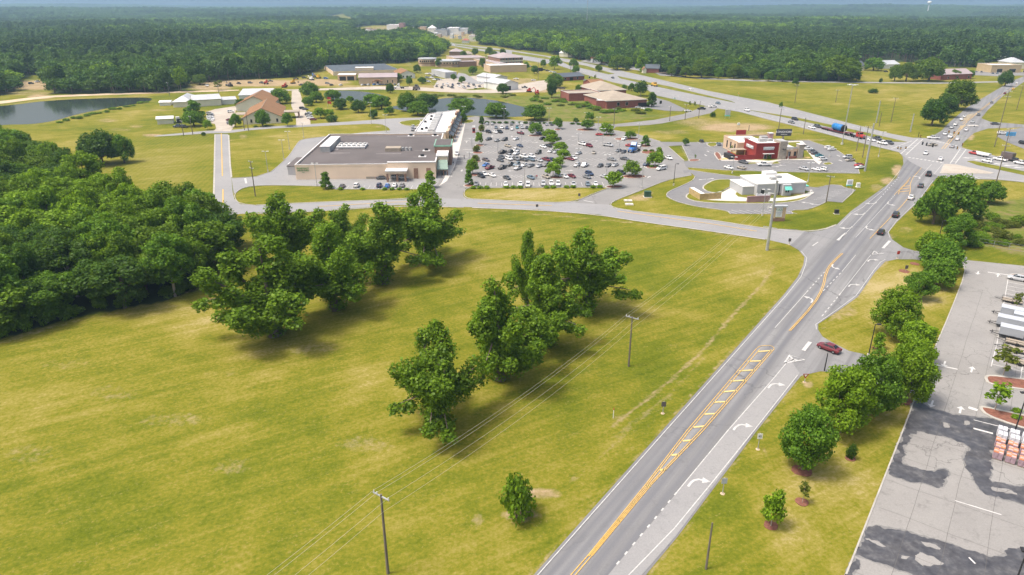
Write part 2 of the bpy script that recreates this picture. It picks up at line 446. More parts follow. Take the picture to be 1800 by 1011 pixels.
DIRT = [  # px, py, half width, half height, strength
    (1290, 224, 75, 9, .95), (1230, 215, 50, 8, .6), (1340, 236, 50, 5, .6), (1180, 232, 40, 5, .5),
    (950, 868, 42, 10, .85), (915, 905, 40, 12, .7), (1090, 735, 18, 8, .45), (840, 915, 12, 12, .5), (1185, 670, 30, 5, .25),
    (200, 690, 60, 18, .32), (560, 615, 65, 14, .34), (120, 640, 60, 12, .36), (380, 660, 40, 9, .25), (60, 800, 75, 22, .3), (690, 640, 34, 9, .32), (640, 780, 60, 16, .32), (430, 820, 75, 18, .3), (300, 740, 85, 16, .3),
    (190, 212, 22, 4, .6), (240, 222, 14, 3, .6), (268, 238, 22, 3, .9), (210, 228, 24, 3, .5), (285, 194, 28, 1.5, .7), (428, 240, 10, 4, .6), (408, 247, 5, 3, .5), (475, 301, 8, 5, .4),
    (1125, 347, 24, 7, .75), (1138, 340, 14, 4, .8), (1155, 355, 16, 3, .4), (1578, 300, 12, 12, .9), (1560, 318, 14, 8, .85), (1540, 330, 14, 7, .6),
    (1565, 415, 14, 6, .5), (1590, 405, 16, 8, .4), (1490, 548, 22, 12, .55), (1470, 555, 16, 10, .55), (1450, 575, 9, 10, .5), (1420, 676, 10, 8, .7), (1395, 850, 18, 5, .2), (1365, 925, 22, 5, .2),
    (1705, 240, 8, 9, .9), (1690, 262, 10, 4, .7), (1600, 262, 14, 4, .4), (1370, 235, 60, 4, .4), (1425, 246, 40, 3, .5), (1165, 251, 5, 2, .5),
    (60, 150, 50, 10, 1.0), (40, 164, 70, 4, .55), (70, 170, 26, 5, .9), (450, 146, 130, 7, 1.0), (560, 145, 60, 7, 1.0), (370, 154, 45, 6, .9), (640, 152, 70, 3, .6), (760, 153, 60, 4, .7), (950, 157, 45, 7, .95), (920, 143, 35, 6, .7),
    (1600, 160, 40, 3, .35), (1630, 157, 36, 2, .4), (1360, 190, 30, 3, .3), (620, 213, 6, 3, .6), (666, 222, 8, 3, .5), (1700, 190, 30, 3, .5), (1355, 560, 16, 9, .3), (1180, 610, 14, 6, .3), (1140, 620, 14, 5, .3),
    (700, 60, 90, 12, .8), (800, 60, 60, 10, .7), (700, 50, 60, 6, .6)]
DIRT_LINES = [([(55, 220), (100, 214), (130, 204), (190, 192), (240, 185), (272, 177)], 1.6, .4), ([(0, 186), (80, 175.5), (170, 171.5), (262, 169.5)], 1.3, .45), ([(690, 193), (740, 199), (800, 204), (850, 205), (938, 206)], 1.2, .3), ([(740, 183), (770, 172), (820, 170), (905, 183)], 1.2, .45), ([(900, 1045), (936, 1008), (1161, 757), (1374, 519)], 3.2, .5), ([(1110, 1050), (1145, 1005), (1194, 944), (1334, 758), (1412, 660)], 3.0, .48), ([(1440, 580), (1476, 548), (1510, 522), (1540, 480), (1558, 461)], 3.5, .5), ([(1476, 392), (1530, 343)], 2.5, .4), ([(1560, 405), (1580, 385), (1615, 348)], 3, .45), ([(815, 347), (900, 351), (975, 354.5)], 1.2, .3), ([(410, 380), (562, 373), (700, 363), (815, 366.5)], 1.5, .4), ([(1075, 752), (1110, 722), (1165, 680), (1230, 622), (1290, 552), (1340, 500), (1362, 466)], 3.4, .66), ([(1070, 770), (1120, 740), (1180, 690), (1240, 625)], 3, .42), ([(1000, 850), (1060, 800), (1110, 750)], 4, .38),
              ([(1640, 246), (1700, 192), (1750, 162)], 3, .5), ([(1330, 760), (1342, 785), (1350, 800)], 4, .5), ([(1375, 1000), (1450, 900), (1520, 800)], 5, .26), ([(1400, 1000), (1470, 910)], 5, .24), ([(820, 366), (1100, 390), (1250, 409), (1345, 424)], 1.6, .5),
              ([(930, 1000), (1000, 915), (1100, 800), (1180, 700)], 3, .22), ([(0, 602), (120, 566), (280, 536), (365, 498)], 4, .4)]
LUSH = [(1430, 395, 120, 22, .9), (1500, 350, 60, 30, .9), (1550, 300, 40, 30, .8), (1440, 300, 80, 12, .6), (1350, 305, 120, 8, .6), (870, 380, 150, 12, .45), (1150, 470, 150, 45, .35), (800, 840, 140, 60, .4), (1150, 640, 60, 40, .5), (640, 740, 120, 40, .25), (1740, 240, 20, 26, .5),
        (980, 700, 80, 40, .45), (1380, 480, 30, 50, .6), (1240, 860, 40, 60, .2), (1450, 960, 60, 80, .3), (1590, 720, 60, 120, .2), (650, 157, 70, 6, .9), (1150, 195, 100, 8, .8), (1480, 200, 160, 22, .2), (300, 205, 60, 14, .5), (950, 940, 50, 60, .5), (420, 330, 30, 20, .4), (380, 320, 10, 40, .4)]
DRY = [(100, 720, 320, 150, .22), (600, 250, 120, 28, .6), (950, 342, 120, 12, .7), (1570, 520, 90, 60, .55), (1450, 870, 130, 150, .85), (1560, 700, 60, 90, .6), (1500, 990, 60, 60, .8), (240, 300, 120, 40, .35), (1600, 170, 140, 22, .35), (500, 650, 180, 60, .2), (300, 560, 120, 30, .3), (1660, 165, 40, 30, .3), (1140, 240, 60, 10, .5), (1780, 250, 60, 40, .5), (1250, 335, 40, 14, .4)]
DARKPATCH = [(1140, 185, 150, 30, 0)]
SCRUB = [[(905, 170), (1000, 165), (1050, 185), (1120, 200), (1180, 203), (1080, 214), (1000, 213), (950, 210), (930, 190), (880, 178)], [(1700, 365), (1900, 330), (1900, 460), (1800, 450), (1720, 430), (1690, 400)], [(730, 164), (900, 164), (905, 174), (800, 172), (720, 170)], [(810, 122), (860, 122), (862, 138), (800, 138)]]
nu, rows = 480, []
y = -160.0
while y < 9800:
    rows.append(y)
    y += 10 if y < 20 else max(1.0, y * .0098)
rows = np.array(rows)
us = np.linspace(-1, 1, nu)
us = np.sign(us) * np.abs(us) ** 1.15
Yg, Ug = np.meshgrid(rows, us, indexing='ij')
Xg = Ug * (np.maximum(Yg, 60) * 1.0 + 140)
Zg = hills(Xg, Yg)
Yc = np.maximum(Yg, 35.0)
dd = Yc * CP + H * SP
PX, PY = CX + F * Xg / dd, CY + F * (H * CP - Yc * SP) / dd
def spots(lst):
    a = np.zeros(PX.shape)
    for (x, y, rx, ry, s) in lst:
        q = ((PX - x) / rx) ** 2 + ((PY - y) / ry) ** 2
        a = np.maximum(a, s * np.clip(1.35 - q, 0, 1))
    return a
def lines(lst):
    a = np.zeros(PX.shape)
    for pts, w, s in lst:
        for (x0, y0), (x1, y1) in zip(pts, pts[1:]):
            dx, dy = x1 - x0, y1 - y0
            t_ = np.clip(((PX - x0) * dx + (PY - y0) * dy) / (dx * dx + dy * dy), 0, 1)
            d = np.hypot(PX - x0 - t_ * dx, (PY - y0 - t_ * dy))
            a = np.maximum(a, s * np.clip(1.6 - d / w, 0, 1))
    return a
dirt = np.maximum(spots(DIRT), lines(DIRT_LINES))
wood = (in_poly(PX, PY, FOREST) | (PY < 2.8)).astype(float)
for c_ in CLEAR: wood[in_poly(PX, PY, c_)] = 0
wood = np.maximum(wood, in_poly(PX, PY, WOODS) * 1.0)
scrub = np.zeros(PX.shape)
for s_ in SCRUB: scrub = np.maximum(scrub, in_poly(PX, PY, s_) * .95)
stripe = in_poly(PX, PY, [(150, 300), (240, 240), (376, 238), (374, 362), (300, 350)]) * 1.0
dirt[(wood > .5) & (PY < 135)] *= .2
nr = len(rows)
idx = np.arange(nr * nu).reshape(nr, nu)
quads = np.stack([idx[:-1, :-1], idx[:-1, 1:], idx[1:, 1:], idx[1:, :-1]], -1).reshape(-1, 4)
def np_mesh(name, co, faces, attrs=None, smooth=True, k=4):
    me = bpy.data.meshes.new(name)
    nf = len(faces)
    me.vertices.add(len(co)); me.vertices.foreach_set('co', np.ascontiguousarray(co, np.float32).ravel())
    me.loops.add(nf * k); me.loops.foreach_set('vertex_index', np.ascontiguousarray(faces, np.int32).ravel())
    me.polygons.add(nf); me.polygons.foreach_set('loop_start', np.arange(0, nf * k, k, dtype=np.int32))
    me.polygons.foreach_set('use_smooth', np.full(nf, smooth))
    for an, av in (attrs or {}).items():
        a = me.attributes.new(an, 'FLOAT', 'POINT'); a.data.foreach_set('value', np.ascontiguousarray(av, np.float32).ravel())
    me.update(calc_edges=True)
    return me
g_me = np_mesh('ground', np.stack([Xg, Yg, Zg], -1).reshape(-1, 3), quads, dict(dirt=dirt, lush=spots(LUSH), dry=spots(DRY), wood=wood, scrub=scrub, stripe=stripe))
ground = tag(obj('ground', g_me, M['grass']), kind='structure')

# ---- ponds
for nm, pl in (('pond', [(-220, 250), (-60, 232), (0, 219), (55, 219), (100, 212), (130, 202), (190, 190), (240, 183), (270, 176), (262, 171), (170, 173), (80, 177), (0, 188), (-220, 196)]),
               ('pond', [(568, 162), (600, 159), (640, 161), (668, 166), (690, 173), (680, 178), (640, 179), (600, 176), (570, 172)]),
               ('pond', [(688, 186), (740, 184), (770, 173), (820, 171), (870, 176), (905, 184), (935, 192), (938, 204), (900, 206), (850, 204), (800, 203), (740, 198), (690, 192)])):
    sheet(nm, pl, M['water'], 2, z=.035)

# ---- roads and car parks
main = sheet('main_road', [(640, 1360), (771, 1200), (938, 1011), (1163, 758), (1376, 520), (1402, 487), (1412, 466), (1414, 452), (1404, 440), (1385, 429), (1346, 421), (1330, 400), (1400, 404), (1420, 408), (1446, 405), (1470, 396), (1495, 372), (1532, 345),
      (1554, 329), (1576, 313), (1588, 288), (1587, 276), (1580, 267), (1607, 242), (1632, 243), (1655, 230), (1670, 214), (1700, 189), (1750, 159), (1780, 142), (1800, 134), (1850, 113), (1868, 115), (1815, 138), (1800, 144), (1764, 168), (1736, 194), (1725, 208),
      (1740, 214), (1800, 219), (1950, 226), (1950, 232), (1800, 224), (1737, 226), (1712, 234), (1694, 250), (1690, 262), (1680, 290), (1652, 307), (1636, 325), (1617, 352), (1577, 390), (1562, 408), (1568, 421), (1588, 435), (1607, 441), (1700, 452), (1700, 466), (1690, 464), (1605, 456), (1576, 456), (1556, 460), (1538, 479), (1508, 522), (1473, 547), (1438, 570),
      (1438, 580), (1446, 592), (1461, 601), (1492, 617), (1560, 632), (1632, 638), (1612, 694), (1540, 675), (1480, 655), (1442, 653), (1408, 661), (1354, 728), (1330, 758), (1190, 945), (1140, 1005), (1115, 1040), (960, 1200), (830, 1360)], M['road'])
plaza_road = sheet('plaza_road', [(1414, 407), (1375, 404.5), (1325, 398.5), (1250, 386.5), (1150, 375.5), (1112, 371), (1078, 365.5), (1071, 359), (1040, 357), (1012, 354), (975, 356.2), (900, 353), (830, 350.5), (820, 349), (814, 345), (780, 346), (747, 346.5), (720, 350.5), (700, 351), (640, 353), (562, 356), (450, 361.5), (422, 359), (412, 350), (409, 338),
      (407, 315), (404, 290), (401, 236), (377, 236), (376, 300), (374, 362), (385, 374), (405, 377.5), (450, 374.5), (562, 370.5), (700, 360.5), (815, 364), (950, 369), (1050, 377), (1125, 389), (1250, 406), (1345, 420.5), (1390, 431)], M['road2'])
cross_road = sheet('side_road', [(271, 240.5), (330, 237), (377, 234), (402, 234.5), (450, 227.5), (560, 222), (630, 218.5), (668, 217.5), (683, 224), (687, 231), (740, 231), (740, 222), (716, 222.5), (702, 216), (715, 211.5), (745, 210), (765, 206), (690, 208), (650, 211.5), (525, 219.5), (450, 224), (400, 229.5), (378, 229), (330, 233), (272, 238.5)], M['road2'], 1)
church_lot = sheet('church_lot', [(375, 231), (380, 226), (378, 218), (366, 216), (363, 197), (378, 192), (412, 187), (420, 188), (414, 196), (412, 222), (405, 231)], M['gravel'])
church_lot2 = sheet('church_lot', [(521, 221), (520, 205), (512, 186), (513, 160), (526, 158), (530, 172), (538, 195), (545, 209), (546, 219)], M['gravel'])
store_lot = sheet('store_lot', [(407, 313), (450, 311), (477, 302), (494, 288), (510, 272), (520, 256), (527, 247), (540, 244), (580, 239.5), (640, 233), (690, 229), (745, 229), (785, 300), (768, 330), (762, 333), (590, 333), (570, 328), (500, 326), (450, 326.5), (425, 331), (411, 341)], M['road2'])
plaza_lot = sheet('plaza_lot', [(745, 348), (750, 343), (762, 332), (770, 322), (796, 262), (817, 216), (820, 207), (836, 204.5), (925, 213), (1000, 214), (1060, 217.5), (1080, 218.5), (1150, 211), (1200, 201), (1240, 187), (1262, 190), (1250, 199), (1210, 208), (1165, 217), (1140, 220), (1082, 223), (1078, 229), (1119, 236), (1161, 249), (1174, 257.5), (1202, 282), (1207, 292), (1212, 300), (1216, 308), (1175, 316), (1120, 338), (1083, 352), (1070, 360), (1010, 357), (1018, 352), (1071, 331), (1060, 329.5), (830, 330.5), (818, 331.5), (814, 340), (816, 350)], M['lot'])
sheet('walkway', [(782, 311), (776, 322), (772, 327), (780, 322), (786, 318), (800, 292), (806, 270), (813, 240), (818, 217), (806, 217), (796, 250)], M['conc'])
grill_lot = sheet('restaurant_lot', [(1160, 249.5), (1290, 251), (1300, 247), (1420, 247), (1463, 262), (1474, 266), (1505, 288), (1511, 305), (1400, 302.5), (1275, 299), (1206, 294), (1202, 284), (1212, 283), (1198, 256), (1172, 257)], M['lot_dark'])
drive_lot = sheet('drive_through_lot', [(1203, 305), (1212, 302.5), (1222, 310), (1218, 318), (1196, 328), (1173, 338), (1171, 346), (1192, 356), (1232, 365), (1277, 370), (1284, 376.5), (1394, 376.5), (1389, 370), (1420, 369), (1445, 359.5), (1453, 354), (1480, 356.5), (1505, 334), (1484, 330.5), (1478, 326), (1458, 325), (1438, 330.5), (1420, 329), (1400, 318), (1325, 309), (1315, 313), (1250, 305), (1212, 299), (1200, 300)], M['lot_dark'])
right_lot = sheet('hardware_lot', [(1672, 455), (1850, 473), (2300, 530), (2500, 1250), (1390, 1250), (1487, 1011), (1587, 758), (1600, 725), (1609, 697), (1632, 640), (1643, 612), (1670, 550), (1697, 480), (1692, 466)], M['lot_right'], z=.086)
highway = sheet('highway', [(1700, 262.5), (1750, 274.5), (1800, 285), (2050, 335), (2050, 380), (1800, 321), (1751, 316), (1700, 315), (1655, 313), (1640, 306), (1600, 285), (1580, 268), (1500, 248.5), (1400, 222.5), (1350, 210.5), (1300, 197), (1263, 191), (1243, 187), (1155, 168.5), (1137, 158), (1078, 145), (1028, 131), (982, 115), (920, 105.5), (880, 96), (795, 80.5), (760, 71), (745, 64), (752, 63), (800, 77), (900, 88.5), (1000, 104.5), (1075, 121), (1135, 134), (1245, 160), (1350, 180), (1500, 218.5), (1567, 235.5), (1607, 243), (1640, 244)], M['road2'], z=.088)
sheet('gas_forecourt', [(1752, 240), (1762, 231), (1800, 224), (1990, 236), (1990, 300), (1800, 262), (1770, 250)], M['lot_dark'])
sheet('dirt_road', [(-200, 205), (0, 183), (60, 175), (110, 170), (320, 163), (420, 160), (420, 157.5), (320, 160.5), (110, 167), (60, 171), (0, 178), (-200, 198)], M['dirt'], 1)
sheet('dirt_road', [(420, 160.3), (560, 156), (690, 151), (760, 155), (850, 160), (905, 150), (960, 140), (985, 141), (960, 161), (900, 163), (850, 164), (770, 162), (700, 157), (560, 159), (470, 160), (420, 161)], M['gravel'], 1)
sheet('jail_lot', [(762, 153), (770, 140), (800, 137), (815, 135), (850, 133), (870, 138), (866, 152), (800, 160), (765, 158)], M['gravel'])
sheet('jail_road', [(800, 137), (806, 128), (818, 130), (838, 142), (868, 142), (866, 148), (830, 148)], M['road2'])
sheet('town_street', [(735, 66), (690, 62), (650, 66), (652, 69), (700, 66), (740, 71)], M['gravel'])
sheet('county_lane', [(1030, 105), (1140, 122), (1160, 133), (1240, 137), (1330, 141), (1500, 144), (1650, 145.5), (1755, 143), (1755, 145), (1650, 147.5), (1500, 146), (1320, 143), (1230, 139), (1140, 127), (1020, 108)], M['road2'])
sheet('library_lot', [(1105, 190), (1135, 190), (1170, 195), (1198, 196), (1205, 192), (1175, 178), (1153, 172), (1140, 178)], M['lot_dark'])
sheet('shop_lot', [(1700, 125), (1800, 127), (1900, 129), (1900, 136), (1790, 133), (1770, 135), (1705, 132)], M['lot'])

# ---- kerbs
for pl, sm, ow in (([(477, 302), (494, 288), (510, 272), (520, 256), (527, 247), (540, 244), (580, 239.5)], 2, store_lot), ([(409, 314), (450, 311), (477, 302)], 0, store_lot),
            ([(570, 328), (500, 326), (450, 326.5), (425, 331), (412, 341), (414, 352), (422, 358.5), (450, 361.5)], 2, plaza_road), ([(590, 333), (760, 333), (752, 343), (745, 347)], 0, store_lot),
            ([(1070, 331), (1060, 329.8), (830, 330.8), (819, 332), (815, 340), (818, 347.5), (832, 350.5)], 1, plaza_lot), ([(1070, 331), (1040, 342), (1015, 353), (995, 355.5), (975, 356.2)], 1, plaza_lot),
            ([(1078, 229), (1119, 236), (1161, 249)], 0, plaza_lot), ([(1174, 257.5), (1202, 282), (1212, 283.5), (1199, 256), (1174, 257.5)], 0, plaza_lot), ([(1216, 308.5), (1175, 316), (1120, 338), (1083, 352), (1072, 359), (1078, 365.5), (1112, 371)], 1, plaza_lot),
            ([(1222, 310), (1218, 318), (1196, 328), (1173, 338), (1171, 346), (1192, 356), (1232, 365), (1277, 370), (1284, 376.5)], 2, drive_lot), ([(1394, 376.5), (1389, 370), (1420, 369), (1445, 359.5), (1453, 354)], 1, drive_lot), ([(1480, 356.5), (1505, 334), (1484, 330.5), (1478, 326), (1458, 325), (1438, 330.5), (1420, 329)], 1, drive_lot),
            ([(1212, 299), (1250, 305), (1315, 313), (1325, 309), (1400, 318)], 1, drive_lot), ([(1275, 299.5), (1400, 303), (1511, 305.5), (1506, 288), (1474, 266), (1463, 261.5), (1420, 246.5)], 0, grill_lot), ([(1206, 294.5), (1275, 299.5)], 0, grill_lot),
            ([(1486, 1014), (1586, 760), (1599, 726), (1608, 699)], 0, right_lot), ([(1632, 640), (1643, 612), (1670, 550), (1697, 480), (1693, 467)], 1, right_lot), ([(1487, 1011), (1400, 1230)], 0, right_lot)):
    kerb('kerb', pl, M['kerb'], ow, sm=sm)
# grass and concrete islands
def island(name, px, m, sm=1, h=.14):
    pts = chaikin([P(*p) for p in px], sm) if sm else [P(*p) for p in px]
    o = MB().prism([(p.x, p.y) for p in pts], 0, h + .05).build(name, [m, M['kerb']])
    o['kind'] = 'structure'
    kb = MB()
    L_, R_ = offset_line(pts, .5, True)
    n = len(pts)
    kb.add([(p.x, p.y, h + .062) for p in L_] + [(p.x, p.y, h + .062) for p in R_], [(i, n + i, n + (i + 1) % n, (i + 1) % n) for i in range(n)])
    kb.add([(p.x, p.y, .0) for p in L_] + [(p.x, p.y, h + .062) for p in L_], [(i, (i + 1) % n, n + (i + 1) % n, n + i) for i in range(n)])
    kb.add([(p.x, p.y, .0) for p in R_] + [(p.x, p.y, h + .062) for p in R_], [(i, (i + 1) % n, n + (i + 1) % n, n + i) for i in range(n)])
    kb.build('kerb', M['kerb'], o)
    return o
island('grass_island', [(1233, 330), (1246, 321), (1260, 316), (1286, 316), (1293, 321), (1290, 327), (1263, 340), (1244, 338)], M['turf'])
island('building_island', [(1207, 343), (1212, 340), (1262, 341), (1280, 331), (1300, 323), (1330, 322), (1430, 336), (1420, 348), (1400, 355), (1363, 358.5), (1270, 358.5), (1225, 355.5), (1206, 349)], M['turf'])
sheet('drive_through_walk', [(1228, 350.5), (1262, 343), (1285, 331), (1296, 324), (1312, 330), (1290, 340), (1300, 349), (1360, 350), (1400, 346), (1428, 337), (1432, 341), (1410, 349), (1370, 355.5), (1310, 355), (1260, 354)], M['conc'], 1, z=.215)
island('grass_island', [(700, 215), (722, 211.5), (741, 211), (737, 221), (716, 222), (705, 219)], M['turf'])
island('traffic_island', [(1660, 289), (1679, 290), (1747, 304.5), (1740, 306), (1652, 305.5)], M['gravel'], 0)
for pl in ([(1700, 284), (1711, 283.5), (1800, 302), (2000, 352), (2000, 360), (1800, 308.5), (1717, 290.5)], [(1315, 193.5), (1400, 207), (1500, 228.5), (1594, 250), (1570, 249.5), (1500, 233.5), (1400, 211)], [(1085, 134), (1180, 153), (1285, 178), (1292, 181), (1180, 158), (1090, 138)], [(985, 107.5), (1030, 116), (1080, 130), (1070, 131), (1000, 115)], [(900, 91), (960, 100), (980, 107), (900, 95)], [(800, 78.4), (880, 89), (892, 93), (800, 80)]):
    o = MB().prism([(P(*p).x, P(*p).y) for p in pl], 0, .2).build('highway_median', M['turf']); o['kind'] = 'structure'
# restaurant plot: pavement, planting and lawn round the building
sheet('restaurant_walk', [(1262, 277), (1300, 262), (1300, 252), (1410, 248), (1425, 262), (1445, 283), (1440, 290), (1430, 282), (1375, 281.5), (1350, 287), (1330, 286), (1305, 283), (1268, 283)], M['conc'], 0, z=.1)
o = MB().prism([(P(*p).x, P(*p).y) for p in [(1272, 276.5), (1292, 262), (1302, 254), (1405, 250), (1430, 280), (1375, 280), (1352, 283), (1326, 281), (1300, 280)]], 0, .16).build('planting_bed', M['turf']); o['kind'] = 'structure'
o = MB().prism([(P(*p).x, P(*p).y) for p in [(1264, 280), (1300, 275), (1325, 276), (1425, 277), (1422, 279), (1350, 280.5), (1325, 281.5), (1300, 279.8), (1266, 281.5)]], 0, .2).build('mulch_bed', plain('straw_mulch', (.55, .40, .16), .95, .3, 1.5)); o['kind'] = 'structure'
island('lawn_island', [(1313, 287), (1328, 286), (1330, 288.5), (1315, 289)], M['turf'], 0)
island('lawn_island', [(1357, 287), (1366, 284), (1371, 288), (1358, 289)], M['turf'], 0)
island('lawn_island', [(1445, 288), (1458, 285.5), (1465, 289), (1452, 291)], M['turf'], 1)
island('lawn_island', [(1241, 252), (1262, 251.5), (1258, 258), (1246, 258)], M['turf'], 1)
island('lawn_island', [(1254, 269), (1264, 268), (1270, 281), (1263, 283)], M['mulch'], 1)
island('lawn_island', [(1210, 281), (1222, 280), (1232, 281.5), (1226, 284), (1212, 284.5)], M['mulch'], 1)
island('lawn_island', [(812, 211), (834, 211), (831, 216), (815, 217), (808, 215)], M['turf'], 1)
# mulch islands in the plaza car park
for c_, rx, ry in (((980, 228), 6, 1.6), ((1030, 228.5), 17, 2.2), ((1070, 238), 14, 2.2), ((1102, 245), 23, 2.4), ((1134, 257), 12, 2.2), ((1150, 294), 18, 3), ((1140, 268), 14, 3.4), ((1114, 311), 22, 3.4), ((1080, 329), 16, 2.6), ((985, 267), 11, 2), ((992, 280), 12, 2), ((978, 312.5), 14, 2.4), ((972, 295), 10, 2.2), ((942, 239), 14, 1.6), ((968, 254), 8, 1.6), ((842, 240), 6, 2), ((843, 256), 8, 2), ((840, 269), 10, 2), ((838, 284), 9, 2), ((833, 308), 9, 2.6), ((824, 327), 9, 2.6), ((846, 228), 6, 2)):
    island('mulch_island', [(c_[0] + rx * math.cos(a), c_[1] + ry * math.sin(a)) for a in [k * math.pi / 5 for k in range(10)]], M['mulch'], 1)
island('mulch_island', [(1731, 664), (1740, 661), (1775, 665), (1850, 674), (1850, 694), (1775, 682), (1738, 676)], M['mulch'], 1)
island('mulch_island', [(1722, 718), (1728, 716), (1765, 724), (1850, 742), (1850, 768), (1780, 748), (1734, 731)], M['mulch'], 1)
island('mulch_island', [(1774, 484), (1782, 482.5), (1850, 486), (1850, 492), (1780, 488.5)], M['mulch'], 1)
wz = .0905
# the wet areas left by a shower on the right-hand car park
for pl in ([(1609, 700), (1622, 714), (1650, 722), (1690, 732), (1750, 735), (1830, 752), (1830, 800), (1740, 790), (1744, 800), (1738, 850), (1722, 862), (1716, 850), (1694, 812), (1692, 800), (1702, 792), (1696, 782), (1684, 776), (1660, 768), (1640, 764), (1615, 758), (1598, 768), (1588, 800), (1584, 812), (1600, 822), (1625, 830), (1640, 832), (1652, 822), (1668, 826), (1662, 848), (1652, 860), (1630, 852), (1606, 850), (1585, 842), (1562, 838), (1572, 800), (1590, 758), (1600, 730)],
           [(1694, 812), (1716, 850), (1726, 868), (1760, 878), (1800, 888), (1850, 900), (1850, 862), (1800, 858), (1760, 850), (1738, 850), (1744, 800), (1700, 800)],
           [(1530, 922), (1560, 928), (1610, 940), (1640, 948), (1658, 952), (1690, 966), (1730, 978), (1762, 980), (1776, 970), (1850, 952), (1850, 1060), (1660, 1060), (1610, 1012), (1570, 1000), (1530, 984), (1504, 978), (1512, 960)],
           [(1486, 1014), (1496, 984), (1510, 985), (1500, 1008), (1480, 1040)]):
    base_ = chaikin([P(*p) for p in pl], 2)
    for k_, (nm_, grow, amp) in enumerate((('damp_patch', .22, .35), ('wet_patch', 0, .55))):
        L_, R_ = offset_line(base_, 2 * grow + 1e-4, True)
        ctr = sum(base_, Vector()) / len(base_)
        ring = L_ if sum((a - ctr).length for a in L_) > sum((a - ctr).length for a in R_) else R_
        pts = []
        for a, b in zip(ring, ring[1:] + ring[:1]):
            n_ = max(1, int((b - a).length / .22))
            for i in range(n_): pts.append(a.lerp(b, i / n_))
        def wob(p):
            v = Vector((0, 0, 0))
            for f_, w_ in ((.5, 1.0), (1.6, .65), (4.2, .38)):
                v += Vector((mnoise.noise(p * f_), mnoise.noise(p * f_ + Vector((7, 3, 1))), 0)) * w_
            return v
        pts = [p + wob(p + Vector((0, 0, k_ * .4))) * amp for p in pts]
        sheet(nm_, pts, M['wet' if k_ else 'damp'], 0, z=wz + k_ * .004, world_pts=True)
    wz += .001
# dry islands that show inside the wet ones are left as gaps: pale sheets of the same asphalt
for pl in ([(1655, 746), (1670, 744), (1672, 752), (1660, 753), (1653, 749)], [(1692, 742), (1702, 738), (1705, 745), (1697, 748)], [(1742, 856), (1770, 858), (1786, 868), (1765, 866), (1746, 862)], [(1520, 946), (1545, 956), (1560, 965), (1540, 962), (1522, 950)], [(1582, 976), (1596, 977), (1598, 984), (1584, 984)], [(1612, 968), (1650, 985), (1658, 992), (1620, 996), (1606, 985)], [(1624, 956), (1640, 958), (1654, 966), (1630, 964)]):
    base_ = chaikin([P(*p) for p in pl], 1); pts = []
    for a, b in zip(base_, base_[1:] + base_[:1]):
        n_ = max(1, int((b - a).length / .2))
        pts += [a.lerp(b, i / n_) for i in range(n_)]
    sheet('dry_patch', [p + wob(p) * .55 for p in pts], M['lot_right'], 0, z=.104, world_pts=True)

sheet('turn_lane', [(1045, 1040), (1072, 1008), (1189, 868), (1279, 759), (1388, 632), (1406, 657), (1325, 759), (1188, 943), (1136, 1003), (1100, 1040)], M['road2'], z=.091)
# ---- road markings (parts of the road they are painted on)
W, Yw = M['white'], M['yellow']
for l in ([(771 + 16, 1200), (946, 1011), (1170, 758), (1382, 520)], [(1382, 520), (1408, 487), (1416, 466), (1418, 454), (1408, 442)], [(840, 1340), (970, 1180), (1106, 1011), (1185, 930), (1250, 851), (1325, 758), (1402, 660)], [(1435, 580), (1434, 571), (1470, 546), (1505, 520), (1535, 477), (1548, 461), (1556, 457)], [(1564, 418), (1561, 409), (1576, 389), (1616, 351), (1640, 318)], [(1475, 397), (1496, 376), (1515, 366), (1556, 332), (1582, 300)],
          [(1189, 867), (1279, 758), (1352, 675), (1388, 632)], [(1477, 517), (1532, 447), (1535, 443)], [(1362, 577), (1418, 514)], [(1480, 478), (1504, 449)], [(1474, 424), (1548, 347)], [(1504, 418), (1561, 356)], [(1642, 306), (1659, 286)], [(1616, 312), (1638, 289)]):
    strip('edge_line', l, .125, W, main, 0)
HB = plain('pale_yellow_paint', (.60, .47, .20), .75, .2, 2.5)
def yl(a): strip('centre_line', a, .13, Yw, main, 1 if len(a) > 2 else 0)
for l in ([(862, 1175), (1004, 1011), (1033, 978)], [(871, 1175), (1012, 1011), (1040, 978)], [(1033, 978), (1085, 914), (1136, 851), (1207, 758), (1330, 613)], [(1035.5, 978), (1088, 914), (1139.5, 851), (1212, 758), (1335, 615)], [(1038.5, 978), (1091, 914), (1143, 851), (1231, 758), (1356, 615)], [(1041, 978), (1094, 914), (1146.5, 851), (1236, 758), (1361, 614)]):
    strip('centre_line', l, .105, Yw, main)
yl([(1331, 612), (1336, 609), (1348, 608), (1357, 609), (1361, 613)])
for a, b in (((1331, 619), (1356, 617)), ((1314, 636), (1340, 635)), ((1299, 653), (1326, 651)), ((1284, 671), (1311, 669)), ((1270, 690), (1295, 687)), ((1254, 708), (1277, 707)), ((1238, 729), (1257, 728)), ((1219, 752), (1238, 750)), ((1200, 776), (1215, 775)), ((1180, 801), (1193, 800)), ((1159, 827), (1171, 826)), ((1136, 856), (1144, 855)), ((1112, 885), (1117, 885)), ((1085, 916), (1090, 915))):
    strip('hatch_bar', [a, b], .42, HB, main)
for dx in (-1.3, 1.6):
    yl([(1388 + dx, 582), (1430 + dx, 536), (1446 + dx, 508), (1452 + dx, 478), (1462 + dx, 463), (1480 + dx, 446)])
yl([(1529, 420), (1560, 388), (1592, 355), (1600, 342), (1600, 318), (1620, 295)])
yl([(1598, 318), (1574, 342), (1596, 341)]); yl([(1572, 343), (1598, 316), (1600, 312)])
for a, b in (((1580, 338), (1598, 336)), ((1584, 333), (1599, 331)), ((1588, 328), (1600, 327))): strip('hatch_bar', [a, b], .4, Yw, main)
